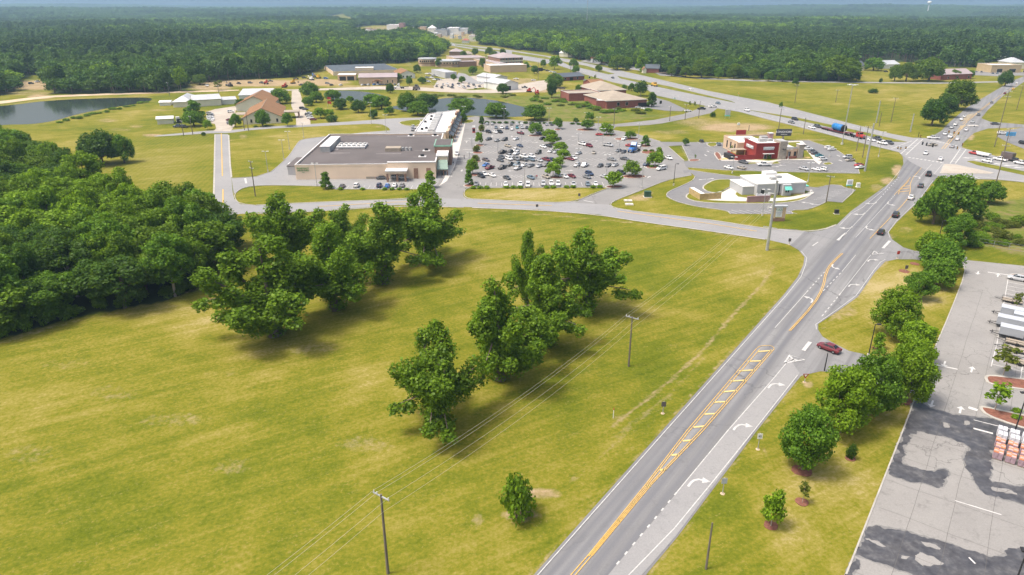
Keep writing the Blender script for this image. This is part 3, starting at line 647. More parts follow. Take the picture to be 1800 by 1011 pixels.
for l in ([(1655, 262), (1690, 222)], [(1660, 262), (1700, 214)], [(1692, 218), (1735, 184), (1790, 147)], [(1700, 214), (1745, 178)]): strip('centre_line', l, .18, Yw, main)
sheet('hatched_median', [(1688, 214), (1701, 202), (1713, 199), (1700, 212)], plain('faded_yellow_paint', (.33, .28, .20), .8), 0, z=.1)
sheet('hatched_median', [(1686, 221), (1700, 220), (1690, 228)], plain('faded_yellow_paint', (.33, .28, .20), .8), 0, z=.1)
dashes('dash', (1189, 867), (1074, 1005), 9, .33, .2, W, main)
dashes('dash', (1418, 514), (1452, 476), 7, .45, .2, W, main); dashes('dash', (1477, 517), (1442, 560), 7, .5, .2, W, main); dashes('dash', (1447, 512), (1480, 478), 6, .5, .2, W, main)
dashes('dash', (1548, 347), (1582, 310), 10, .45, .2, W, main); dashes('dash', (1561, 356), (1574, 342), 5, .5, .2, W, main)
for a, b, w in (((1412, 617), (1424, 602), .7), ((1552, 437), (1564, 424), .7), ((1472, 423), (1487, 410), .6), ((1428, 433), (1438, 426), .3), ((1566, 262), (1603, 248), .3)):
    strip('stop_line', [a, b], w, W, main)
for pts in ([(1379, 639), (1388, 625), (1414, 633), (1379, 639)], [(1386, 632), (1402, 634)], [(1389, 627), (1396, 636)], [(1532, 448), (1537, 442), (1553, 446), (1532, 448)], [(1538, 443), (1546, 448)]): strip('splitter_mark', pts, .35, W, main)
# crosswalks at the signals
for (a, b, c, d) in (((1583, 271), (1613, 245), (1592, 273), (1622, 245)), ((1670, 288), (1688, 262), (1679, 288), (1698, 263))):
    strip('crosswalk_line', [a, b], .35, W, main); strip('crosswalk_line', [c, d], .35, W, main)
    for k in range(1, 7):
        u = k / 7
        A_, B_ = P(*a).lerp(P(*b), u), P(*c).lerp(P(*d), u)
        strip_mesh([A_, B_], .45, MARK_Z).build('crosswalk_bar', W, main)
for (a, b, n) in (((1597, 277), (1660, 287), 9), ((1636, 247), (1685, 257), 9)):
    dashes('crosswalk_bar', a, b, n, .5, 1.6, W, main)
def arrow(px, py, d, turn, s, parent, m=None, z=None):
    """painted arrow: turn 0 straight, 1 right, -1 left; d = heading (world vector)"""
    d = Vector((d[0], d[1], 0)).normalized(); r = Vector((d.y, -d.x, 0)) * (turn if turn else 1)
    c = P(px, py); mb = MB(); zz = z or MARK_Z
    if turn:
        path = [(-1.15, -1.7), (-1.15, -.5), (-.95, .35), (-.45, .95), (.1, 1.1)]
    else:
        path = [(0, -1.4), (0, .6)]
    pts = [c + d * (q[1] * s) + r * (q[0] * s) for q in path]
    st = strip_mesh(pts, .38 * s, zz); mb.add(st.v, st.f)
    e = pts[-1]; f_ = (pts[-1] - pts[-2]).normalized(); g_ = Vector((-f_.y, f_.x, 0))
    tri = [e + g_ * .75 * s, e - g_ * .75 * s, e + f_ * 1.25 * s]
    mb.add([(q.x, q.y, zz) for q in tri], [(0, 1, 2)])
    return mb.build('turn_arrow' if turn else 'lane_arrow', m or W, parent)
RD = ROAD_DIR
for x, y_ in ((1229, 851), (1306, 753), (1365, 680), (1502, 503)): arrow(x, y_, RD, 1, .88, main)
arrow(1535, 459, RD, 1, .9, main)
arrow(1420, 527, RD, -1, .95, main); arrow(1470, 470, -RD, -1, .95, main)
for x, y_ in ((1530, 357), (1510, 376), (1487, 400)): arrow(x, y_, -RD, 1, 1.2, main)
arrow(1530, 402, -RD, -1, 1.1, main); arrow(1567, 359, -RD, -1, 1.1, main); arrow(1610, 312, RD, -1, 1.2, main)
# plaza road lines
for l in ([(840, 357.8), (970, 362)], [(1085, 371.5), (1250, 394), (1330, 407)], [(560, 363.5), (700, 355.5), (740, 354.8)]):
    strip('centre_line', l, .3, Yw, plaza_road)
strip('centre_line', [(389, 235), (391, 310)], .35, Yw, plaza_road); strip('centre_line', [(392, 333), (392, 358)], .35, Yw, plaza_road)
for l in ([(378, 237), (377, 300), (375.5, 360)], [(402, 238), (404.5, 290), (407, 312)]): strip('edge_line', l, .6, M['kerb'], plaza_road)
strip('stop_line', [(376, 360), (392, 359)], .5, W, plaza_road); strip('stop_line', [(431, 314), (433, 323)], .7, W, store_lot); strip('stop_line', [(1026, 353), (1043, 356)], .5, W, plaza_lot)
for l in ([(830, 365.5), (950, 370), (1050, 378), (1125, 390), (1250, 407), (1345, 421.5)], [(450, 376), (562, 372), (700, 362), (815, 365)], [(832, 350.2), (900, 353.4), (975, 356.6), (1010, 355)], [(1112, 371.2), (1150, 376), (1250, 387), (1325, 399), (1375, 405), (1412, 407.5), (1446, 404.5), (1470, 395.5)], [(450, 361), (562, 355.6), (700, 350.6), (745, 346)]):
    strip('gutter', l, .55, M['kerb'], plaza_road, 1, z=.12)
# highway lines
HW = [(1580, 262), (1500, 243), (1400, 218), (1350, 205), (1250, 183), (1160, 162), (1080, 141), (1030, 127), (960, 108), (900, 97)]
for a, b in zip(HW, HW[1:]):
    dashes('lane_dash', a, b, max(3, int(((a[0] - b[0])) / 9)), .4, .3, W, highway)
HW2 = [(1560, 238), (1450, 210), (1350, 185.5), (1245, 164), (1135, 138), (1075, 125), (1000, 107.5)]
for a, b in zip(HW2, HW2[1:]):
    dashes('lane_dash', a, b, max(3, int(((a[0] - b[0])) / 9)), .4, .3, W, highway)
for x, y_ in ((1706, 278), (1725, 281.5), (1760, 288.5), (1778, 291.5), (1796, 295)): arrow(x, y_, (-1, .02), 0, 1.9, highway)
strip('edge_line', [(1580, 266), (1500, 246.5), (1400, 220.5), (1300, 195.5)], .3, W, highway); strip('edge_line', [(1800, 319), (1720, 311), (1660, 309.5)], .3, W, highway)
for a, b in (((1697, 309), (1716, 316)), ((1703, 308), (1722, 315))): strip('crosswalk_line', [a, b], .4, W, highway)
# stall lines: plaza car park
_la = P(830, 330) - P(838, 218); AX = _la.normalized()         # long axis of the car park, towards the camera
def stall_row(x0, y0, x1, y1, n, ang, ln, m, parent, nm='stall_line', w=.13):
    A_, B_ = P(x0, y0), P(x1, y1)
    d = Vector((math.sin(rad(ang)), math.cos(rad(ang)), 0))
    for k in range(n + 1):
        c = A_.lerp(B_, k / n)
        strip_mesh([c - d * ln / 2, c + d * ln / 2], w, MARK_Z).build(nm, m, parent)
STW = plain('worn_stall_paint', (.58, .57, .55), .8, .2, 1.0)
for (x0, y0, x1, y1, n, ang) in ((850, 223, 930, 223.5, 11, 2), (850, 234, 930, 236, 10, -30), (850, 246, 945, 249, 12, 30), (852, 258, 975, 261, 14, -30), (855, 268, 975, 270, 14, 30), (850, 280, 985, 283, 14, -30), (850, 292, 975, 294, 14, 30), (850, 309, 965, 312, 13, -30), (1000, 246, 1090, 252, 9, 30), (1010, 256, 1095, 261, 9, -30), (1010, 269, 1120, 270, 11, 30), (1005, 280, 1130, 283, 12, -30), (1005, 291, 1120, 292, 11, 30), (995, 310, 1070, 311, 7, -30), (835, 324.5, 1060, 324, 24, 0)):
    stall_row(x0, y0, x1, y1, n, ang, 5.4, STW, plaza_lot)
for x, y_, ang in ((865, 240, 0), (900, 240, 180), (940, 251, 90), (1010, 240, -90), (1045, 248, 90), (900, 301, -90), (1000, 300, 90), (1140, 312, 30), (820, 250, 0), (812, 300, 180)):
    arrow(x, y_, (math.sin(rad(ang)), math.cos(rad(ang))), 0, 1.0, plaza_lot, STW)
for l in (([(803, 275), (822, 277)]), ([(798, 282), (820, 284)]), ([(786, 310), (795, 310.5)]), ([(816, 247), (826, 248)]), ([(814, 263), (832, 263.5)])): strip('crosswalk_line', l, .4, STW, plaza_lot)
# stall lines: store front, restaurant, drive-through, hardware store
stall_row(592, 330, 752, 329.5, 17, 0, 5, STW, store_lot)
stall_row(1284, 373.2, 1389, 373.2, 8, -33, 5.2, W, drive_lot, w=.2)
stall_row(1446, 350, 1481, 334, 6, 75, 7, W, drive_lot, w=.16)
stall_row(1282, 297, 1500, 303, 19, -33, 5, W, grill_lot, w=.18); stall_row(1282, 286, 1312, 286, 3, -33, 5, W, grill_lot, w=.18); stall_row(1371, 286.5, 1430, 286, 5, -33, 5, W, grill_lot, w=.18)
stall_row(1203, 259, 1216, 281, 9, 70, 4.6, W, grill_lot, w=.18); stall_row(1246, 260, 1258, 270, 4, 70, 4.6, W, grill_lot, w=.18); stall_row(1228, 251, 1290, 252, 8, -5, 4.5, W, grill_lot, w=.18)
stall_row(1418, 256, 1440, 281, 9, 75, 5, W, grill_lot, w=.18)
for x, y_, ang in ((1235, 316, 250), (1248, 315, 70), (1305, 321, 60), (1418, 357, 300), (1433, 360, 300), (1425, 336, 30)): arrow(x, y_, (math.sin(rad(ang)), math.cos(rad(ang))), 0, 1.0, drive_lot)
for x, y_, ang in ((1245, 267, 0), (1240, 273, 180), (1376, 291, -90), (1362, 293.5, 90), (1473, 274, 180), (1478, 283, 0)): arrow(x, y_, (math.sin(rad(ang)), math.cos(rad(ang))), 0, 1.0, grill_lot)
LD = (P(1670, 550) - P(1600, 725)).normalized()            # long axis of the right-hand car park
LN = Vector((LD.y, -LD.x, 0))
for (a, b, n) in (((1772, 490), (1752, 606), 15), ((1752, 606), (1740, 650), 5)):
    A_, B_ = P(*a), P(*b)
    for k in range(n):
        c = A_.lerp(B_, k / n)
        strip_mesh([c, c + LN * 10.5], .14, MARK_Z).build('stall_line', STW, right_lot)
strip('stall_line', [(1798, 636), (1793, 672)], .15, STW, right_lot); strip('stall_line', [(1772, 490), (1752, 606), (1742, 645)], .12, STW, right_lot)
for a, b, w in (((1736, 479), (1773, 484), .45), ((1639, 641), (1683, 650), .5), ((1702, 717), (1718, 722), .9), ((1711, 739), (1778, 756), .2), ((1711, 754), (1745, 763), .5), ((1678, 881), (1760, 906), .2), ((1703, 981), (1714, 992), .25)):
    strip('lane_mark', [a, b], w * .85, STW, right_lot)
SEAM = plain('seam_dark', (.12, .115, .11), .9, .2, 1.0)
for k in range(1, 7):
    A_ = P(1487, 1011) + LN * (4.3 * k) - LD * 12
    pts_ = [A_ + LD * (3.0 * i) + LN * (mnoise.noise(Vector((i * .35, k * 3.1, 0))) * .16) for i in range(42)]
    strip_mesh(pts_, .045, .1045).build('seam', SEAM, right_lot)
for k in range(7):
    A_ = P(1487, 1011) + LD * (7.0 * k - 6)
    pts_ = [A_ + LN * (.6 + 2.2 * i) + LD * (mnoise.noise(Vector((i * .4, k * 2.7, 5))) * .2) for i in range(13)]
    strip_mesh(pts_, .04, .1043).build('seam', SEAM, right_lot)
for x, y_, sg in ((1719, 480, -1), (1754, 485, 1), (1660, 640, -1), (1708, 651, 1), (1638, 710, -1), (1688, 722, 1)): arrow(x, y_, LD * sg, 0, .8, right_lot, STW)
# ================================================================== trees and plants
rng = np.random.default_rng(11)
def leaf_cloud(lobes, n, size, up=.25, shell=.55, jit=.6, seed=0):
    """leaf-sized quads spread through a set of ellipsoid lobes, denser towards their skins"""
    r_ = np.random.default_rng(seed)
    lb = np.array(lobes, float)
    wgt = (lb[:, 3] * lb[:, 4] + lb[:, 4] * lb[:, 5] + lb[:, 3] * lb[:, 5])
    k = r_.choice(len(lb), n, p=wgt / wgt.sum())
    d = r_.normal(size=(n, 3)); d /= np.linalg.norm(d, axis=1)[:, None]
    rr = shell + (1 - shell) * r_.random(n) ** .5
    rr *= 1 + .10 * r_.normal(size=n)
    # clump structure: push leaves in and out with a cheap wavy field
    c = lb[k, :3] + d * lb[k, 3:6] * rr[:, None]
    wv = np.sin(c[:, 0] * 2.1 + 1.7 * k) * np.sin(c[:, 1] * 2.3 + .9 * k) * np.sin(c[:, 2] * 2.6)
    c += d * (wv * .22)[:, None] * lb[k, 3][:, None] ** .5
    nrm = d * .75 + r_.normal(size=(n, 3)) * jit; nrm[:, 2] += up
    nrm /= np.linalg.norm(nrm, axis=1)[:, None]
    a = np.cross(nrm, r_.normal(size=(n, 3))); a /= np.linalg.norm(a, axis=1)[:, None] + 1e-9
    b = np.cross(nrm, a)
    s = size * (.55 + .9 * r_.random(n))[:, None]
    a *= s * .62; b *= s * .5
    v = np.stack([c - a * .95 - b * .35, c + a * .15 - b, c + a + b * .25, c - a * .2 + b], 1).reshape(-1, 3)
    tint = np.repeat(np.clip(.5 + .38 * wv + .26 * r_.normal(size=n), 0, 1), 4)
    return v, np.arange(4 * n).reshape(n, 4), tint
def limb(mb, pts, r0, r1, n=6):
    for i in range(len(pts) - 1):
        ra = r0 + (r1 - r0) * i / (len(pts) - 1); rb = r0 + (r1 - r0) * (i + 1) / (len(pts) - 1)
        mb.tube(pts[i], pts[i + 1], ra, rb, n, cap=False)
def spread(r_, n, zlo, zhi, R, prof, rl, flat=.85):
    out = []
    for i in range(n):
        u = (i + r_.random()) / n
        z = zlo + (zhi - zlo) * u
        a = i * 2.39996 + r_.random() * .9
        rad_ = R * prof(u) * (.45 + .55 * math.sqrt(r_.random()))
        q = rl * (.75 + .5 * r_.random())
        out.append((rad_ * math.cos(a), rad_ * math.sin(a), z, q, q, q * flat))
    return out
def tree_proto(kind, v):
    """returns crown mesh, trunk mesh, nominal height, nominal width"""
    r_ = random.Random(kind + str(v)); mb = MB(); sd = sum(map(ord, kind)) * 31 + v
    if kind == 'pecan':
        Ht, Wd = 18.0, 13.4; lobes = []
        fork = 2.6 + r_.random()
        limb(mb, [(0, 0, 0), (.1, 0, fork)], .75, .55, 8)
        nl = 8 + v % 2
        for i in range(nl):
            a = i * 6.283 / nl + r_.random() * .8
            lean = .25 + .75 * r_.random() if i else .12
            top = (16.2 if i < 3 else 9.5 + 6 * r_.random()) - 3.0 * lean
            R = 6.2 * lean
            mid = (R * .35 * math.cos(a), R * .35 * math.sin(a), fork + (top - fork) * .45)
            end = (R * math.cos(a), R * math.sin(a), top)
            limb(mb, [(0, 0, fork - .2), mid, end], .38, .08)
            for q in (.34, .52, .68, .84, 1.0):
                z = fork + (top - fork) * q
                k = R * (q ** 1.1)
                s = (1.5 + .75 * r_.random()) * (1.1 - .3 * q)
                lobes.append((k * math.cos(a) + r_.uniform(-.9, .9), k * math.sin(a) + r_.uniform(-.9, .9), z, s, s, s * 1.15))
            if r_.random() < .8:                     # a drooping side branch
                b2 = a + r_.uniform(-.9, .9); e2 = (5.0 + 2.2 * r_.random())
                zz = 4.0 + 4.0 * r_.random()
                limb(mb, [mid, (e2 * .9 * math.cos(b2), e2 * .9 * math.sin(b2), zz + .4)], .16, .05, 5)
                for q, s in ((.7, 1.5), (1.0, 1.35)):
                    lobes.append((e2 * q * math.cos(b2), e2 * q * math.sin(b2), zz - .5 * q, s, s, s * .85))
        lobes.append((.4, -.3, 1.35, 1.9, 1.9, 1.6)); lobes.append((-.5, .4, 3.0, 1.5, 1.5, 1.6))
        lobes.append((r_.uniform(-1.5, 1.5), r_.uniform(-1.5, 1.5), 16.6, 1.3, 1.3, 1.6))
        cv = leaf_cloud([(a, b, c, d * .86, e * .86, f * .92) for a, b, c, d, e, f in lobes], 24000, .31, seed=sd, shell=.22)
    elif kind == 'oak':                              # broad dome
        Ht, Wd = 9.0, 11.0
        lobes = spread(r_, 22, 2.6, 7.9, 4.3, lambda u: math.sqrt(max(0.05, 1 - (u * .95) ** 2)), 1.75)
        limb(mb, [(0, 0, 0), (.1, .05, 2.2)], .42, .32, 8)
        for l in lobes[::2]: limb(mb, [(.1, .05, 2.0), (l[0] * .5, l[1] * .5, l[2] * .55 + 1), l[:3]], .18, .04, 5)
        cv = leaf_cloud(lobes, 6000, .42, seed=sd, shell=.5)
    elif kind == 'maple':                            # egg-shaped street tree
        Ht, Wd = 9.0, 8.0
        lobes = spread(r_, 20, 2.0, 7.9, 3.1, lambda u: (.75 + .5 * u) if u < .4 else .95 * math.sqrt(max(.04, 1 - ((u - .4) / .62) ** 2)), 1.35)
        limb(mb, [(0, 0, 0), (.05, .05, 2.2), (.1, 0, 6)], .24, .08, 7)
        for l in lobes[::2]: limb(mb, [(.05, .05, 1.7), l[:3]], .1, .03, 5)
        cv = leaf_cloud(lobes, 13000, .235, seed=sd, shell=.42)
    elif kind == 'lot':                              # small car-park tree
        Ht, Wd = 6.5, 6.0
        lobes = spread(r_, 13, 2.1, 5.6, 2.2, lambda u: math.sqrt(max(.06, 1 - (u * .93) ** 2)), 1.15)
        limb(mb, [(0, 0, 0), (.05, 0, 3.5)], .15, .07, 6)
        cv = leaf_cloud(lobes, 1500, .42, seed=sd, shell=.5)
    elif kind == 'cone':                             # conical evergreen
        Ht, Wd = 8.0, 4.6
        lobes = spread(r_, 14, .9, 7.2, 1.9, lambda u: 1.05 - u * .92, .95)
        limb(mb, [(0, 0, 0), (0, 0, 6)], .16, .04, 6)
        cv = leaf_cloud(lobes, 1700, .38, seed=sd, shell=.5)
    elif kind == 'wood':                             # tall woodland tree with a crown on a bare stem
        Ht, Wd = 16.0, 11.5
        lobes = spread(r_, 19, 5.2, 14.2, 4.4, lambda u: (.72 + .5 * u) if u < .5 else math.sqrt(max(.05, 1 - ((u - .5) / .54) ** 2)), 1.95)
        limb(mb, [(0, 0, 0), (.3 * r_.uniform(-1, 1), .3, 5), (.4, .2, 9)], .34, .18, 7)
        for l in lobes[::2]: limb(mb, [(.3, .2, 5.2), (l[0] * .6, l[1] * .6, l[2] * .7 + 1), l[:3]], .14, .04, 5)
        cv = leaf_cloud(lobes, 7000, .42, seed=sd, shell=.42)
    elif kind == 'pine':
        Ht, Wd = 20.0, 7.5
        lobes = spread(r_, 16, 9.0, 18.8, 2.9, lambda u: 1.0 - .62 * u, 1.25, .6)
        limb(mb, [(0, 0, 0), (.2, .1, 10), (.1, 0, 19)], .28, .07, 6)
        for l in lobes[::2]: limb(mb, [(.1, .05, l[2] - .8), l[:3]], .07, .03, 4)
        cv = leaf_cloud(lobes, 1500, .62, seed=sd, shell=.3)
    elif kind == 'shrub':
        Ht, Wd = 2.4, 3.2
        lobes = spread(r_, 8, .55, 1.7, 1.05, lambda u: math.sqrt(max(.1, 1 - (u * .9) ** 2)), .72)
        limb(mb, [(0, 0, 0), (0, 0, 1.2)], .06, .03, 5)
        cv = leaf_cloud(lobes, 1500, .2, seed=sd, shell=.5)
    elif kind == 'thin':                             # sparse sapling
        Ht, Wd = 4.0, 2.4
        lobes = spread(r_, 8, 1.3, 3.6, .75, lambda u: 1.0 - .5 * u, .45)
        limb(mb, [(0, 0, 0), (0, 0, 3.4)], .05, .02, 5)
        cv = leaf_cloud(lobes, 320, .24, seed=sd, shell=.2)
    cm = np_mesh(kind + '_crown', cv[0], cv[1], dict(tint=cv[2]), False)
    return cm, mb.mesh(kind + '_trunk', True), Ht, Wd
PROTO = {}
def proto(kind, v, lm, bark='bark'):
    key = (kind, v, lm)
    if key not in PROTO:
        bk = (kind, v)
        if bk not in PROTO: PROTO[bk] = tree_proto(kind, v)
        cm, tm, Ht, Wd = PROTO[bk]
        if len(cm.materials): cm, tm = cm.copy(), tm.copy(); cm.materials.clear(); tm.materials.clear()
        cm.materials.append(L[lm]); tm.materials.append(M[bark])
        PROTO[key] = (cm, tm, Ht, Wd)
    return PROTO[key]
def plant(name, kind, v, lm, loc, h, w, label, cat='tree', group=None, bark='bark', rz=None):
    cm, tm, Ht, Wd = proto(kind, v, lm, bark)
    o = thing(name, label, cat, loc, random.random() * 6.28 if rz is None else rz, group)
    o.scale = (w / Wd, w / Wd, h / Ht)
    obj('trunk', tm, None, o); obj('crown', cm, None, o)
    return o
def plant_px(name, kind, v, lm, xb, yb, yt, wpx, label, cat='tree', group=None, bark='bark', rz=None):
    return plant(name, kind, v, lm, P(xb, yb), max(.5, hgt(xb, yb, yt)), wpx * mpp((yb + yt) / 2 if yb > 300 else yb), label, cat, group, bark, rz)

# the two lines of pecans on the field
PEC = [(483, 590, 412, 178, 0, 'spreading pecan nearest the wood, low branch reaching out left'), (588, 545, 388, 128, 1, 'dark pecan with leafy base, second in the left row'), (676, 499, 352, 125, 2, 'pecan with round leafy skirt, third in the left row'),
       (753, 462, 325, 122, 3, 'tallest pecan at the far end of the left row'), (512, 486, 335, 126, 4, 'pecan standing behind the left row with twin tops'), (610, 452, 360, 92, 1, 'slim pecan behind the left row, nearest the plaza road'),
       (772, 750, 572, 158, 3, 'front pecan with a leafy ball round its foot by the wires'), (880, 667, 484, 150, 0, 'pecan with bare dark trunk, second in the right row'), (960, 607, 446, 124, 2, 'pecan third in the right row with gaps between its limbs'),
       (1030, 553, 398, 138, 4, 'rear pecan of the right row with a long branch reaching right'), (926, 548, 400, 62, 1, 'narrow half-bare pecan behind the right row')]
for (x, yb, yt, w, v, lb) in PEC:
    plant_px('pecan_tree', 'pecan', v, 'pecan', x, yb, yt, w, lb, group='pecan trees on the field')
# dense wood on the left
pw = []
wpoly = [P(*p) for p in WOODS]
xs = [p.x for p in wpoly]; ys = [p.y for p in wpoly]
k_ = 0
for yy in np.arange(min(ys), max(ys), 7.4):
    for xx in np.arange(max(min(xs), -260), max(xs), 7.4):
        X, Y = xx + random.uniform(-2.4, 2.4), yy + random.uniform(-2.4, 2.4)
        qx, qy = topix(X, Y)
        if qx > -85 and bool(in_poly([qx], [qy], WOODS)[0]): pw.append((X, Y, qx, qy))
WK = [('wood', 'broadleaf tree crowded into the dense wood left of the field'), ('oak', 'leafy tree with a mid green crown inside the dense wood'), ('bright', 'yellow-green tree rising in the middle of the dense wood'), ('dark', 'dark evergreen tree inside the dense wood left of the field'), ('pecan', 'light green tree inside the dense wood left of the field')]
for (X, Y, qx, qy) in pw:
    zone = mnoise.noise(Vector((X * .035, Y * .035, 2.0)))
    bright = 30 < qx < 260 and 350 < qy < 470 and random.random() < .5
    edge = not bool(in_poly([qx + 16], [qy + 16], WOODS)[0])
    kk = 2 if bright else (3 if zone < -.12 and random.random() < .7 else 4 if zone > .12 and random.random() < .6 else random.choice((0, 0, 1, 4)))
    hh = random.uniform(10.5, 17.5) * (.85 if edge else 1.0) * (1.0 + .25 * zone)
    plant('woodland_tree', 'wood', random.randrange(5), WK[kk][0], (X, Y, 0), hh, random.uniform(8.5, 15), WK[kk][1], group='trees of the left wood, ' + WK[kk][0], bark='bark_pale' if edge else 'bark')
fe = [(0, 597), (60, 579), (120, 561), (200, 546), (280, 531), (340, 512), (368, 488), (392, 462)]
for (a, b) in zip(fe, fe[1:]):
    A_, B_ = P(*a), P(*b)
    n = max(2, int((B_ - A_).length / 3.4))
    for i in range(n):
        p = A_.lerp(B_, (i + random.random() * .6) / n) + Vector((random.uniform(-1, 0), random.uniform(.5, 3), 0))
        plant('undergrowth_bush', 'shrub', random.randrange(3), 'wood' if a[0] > 180 else 'pecan', p, random.uniform(2.2, 4.6), random.uniform(3.6, 6.0), 'leafy bush at the foot of the dense wood', 'bush', 'bushes along the edge of the left wood')
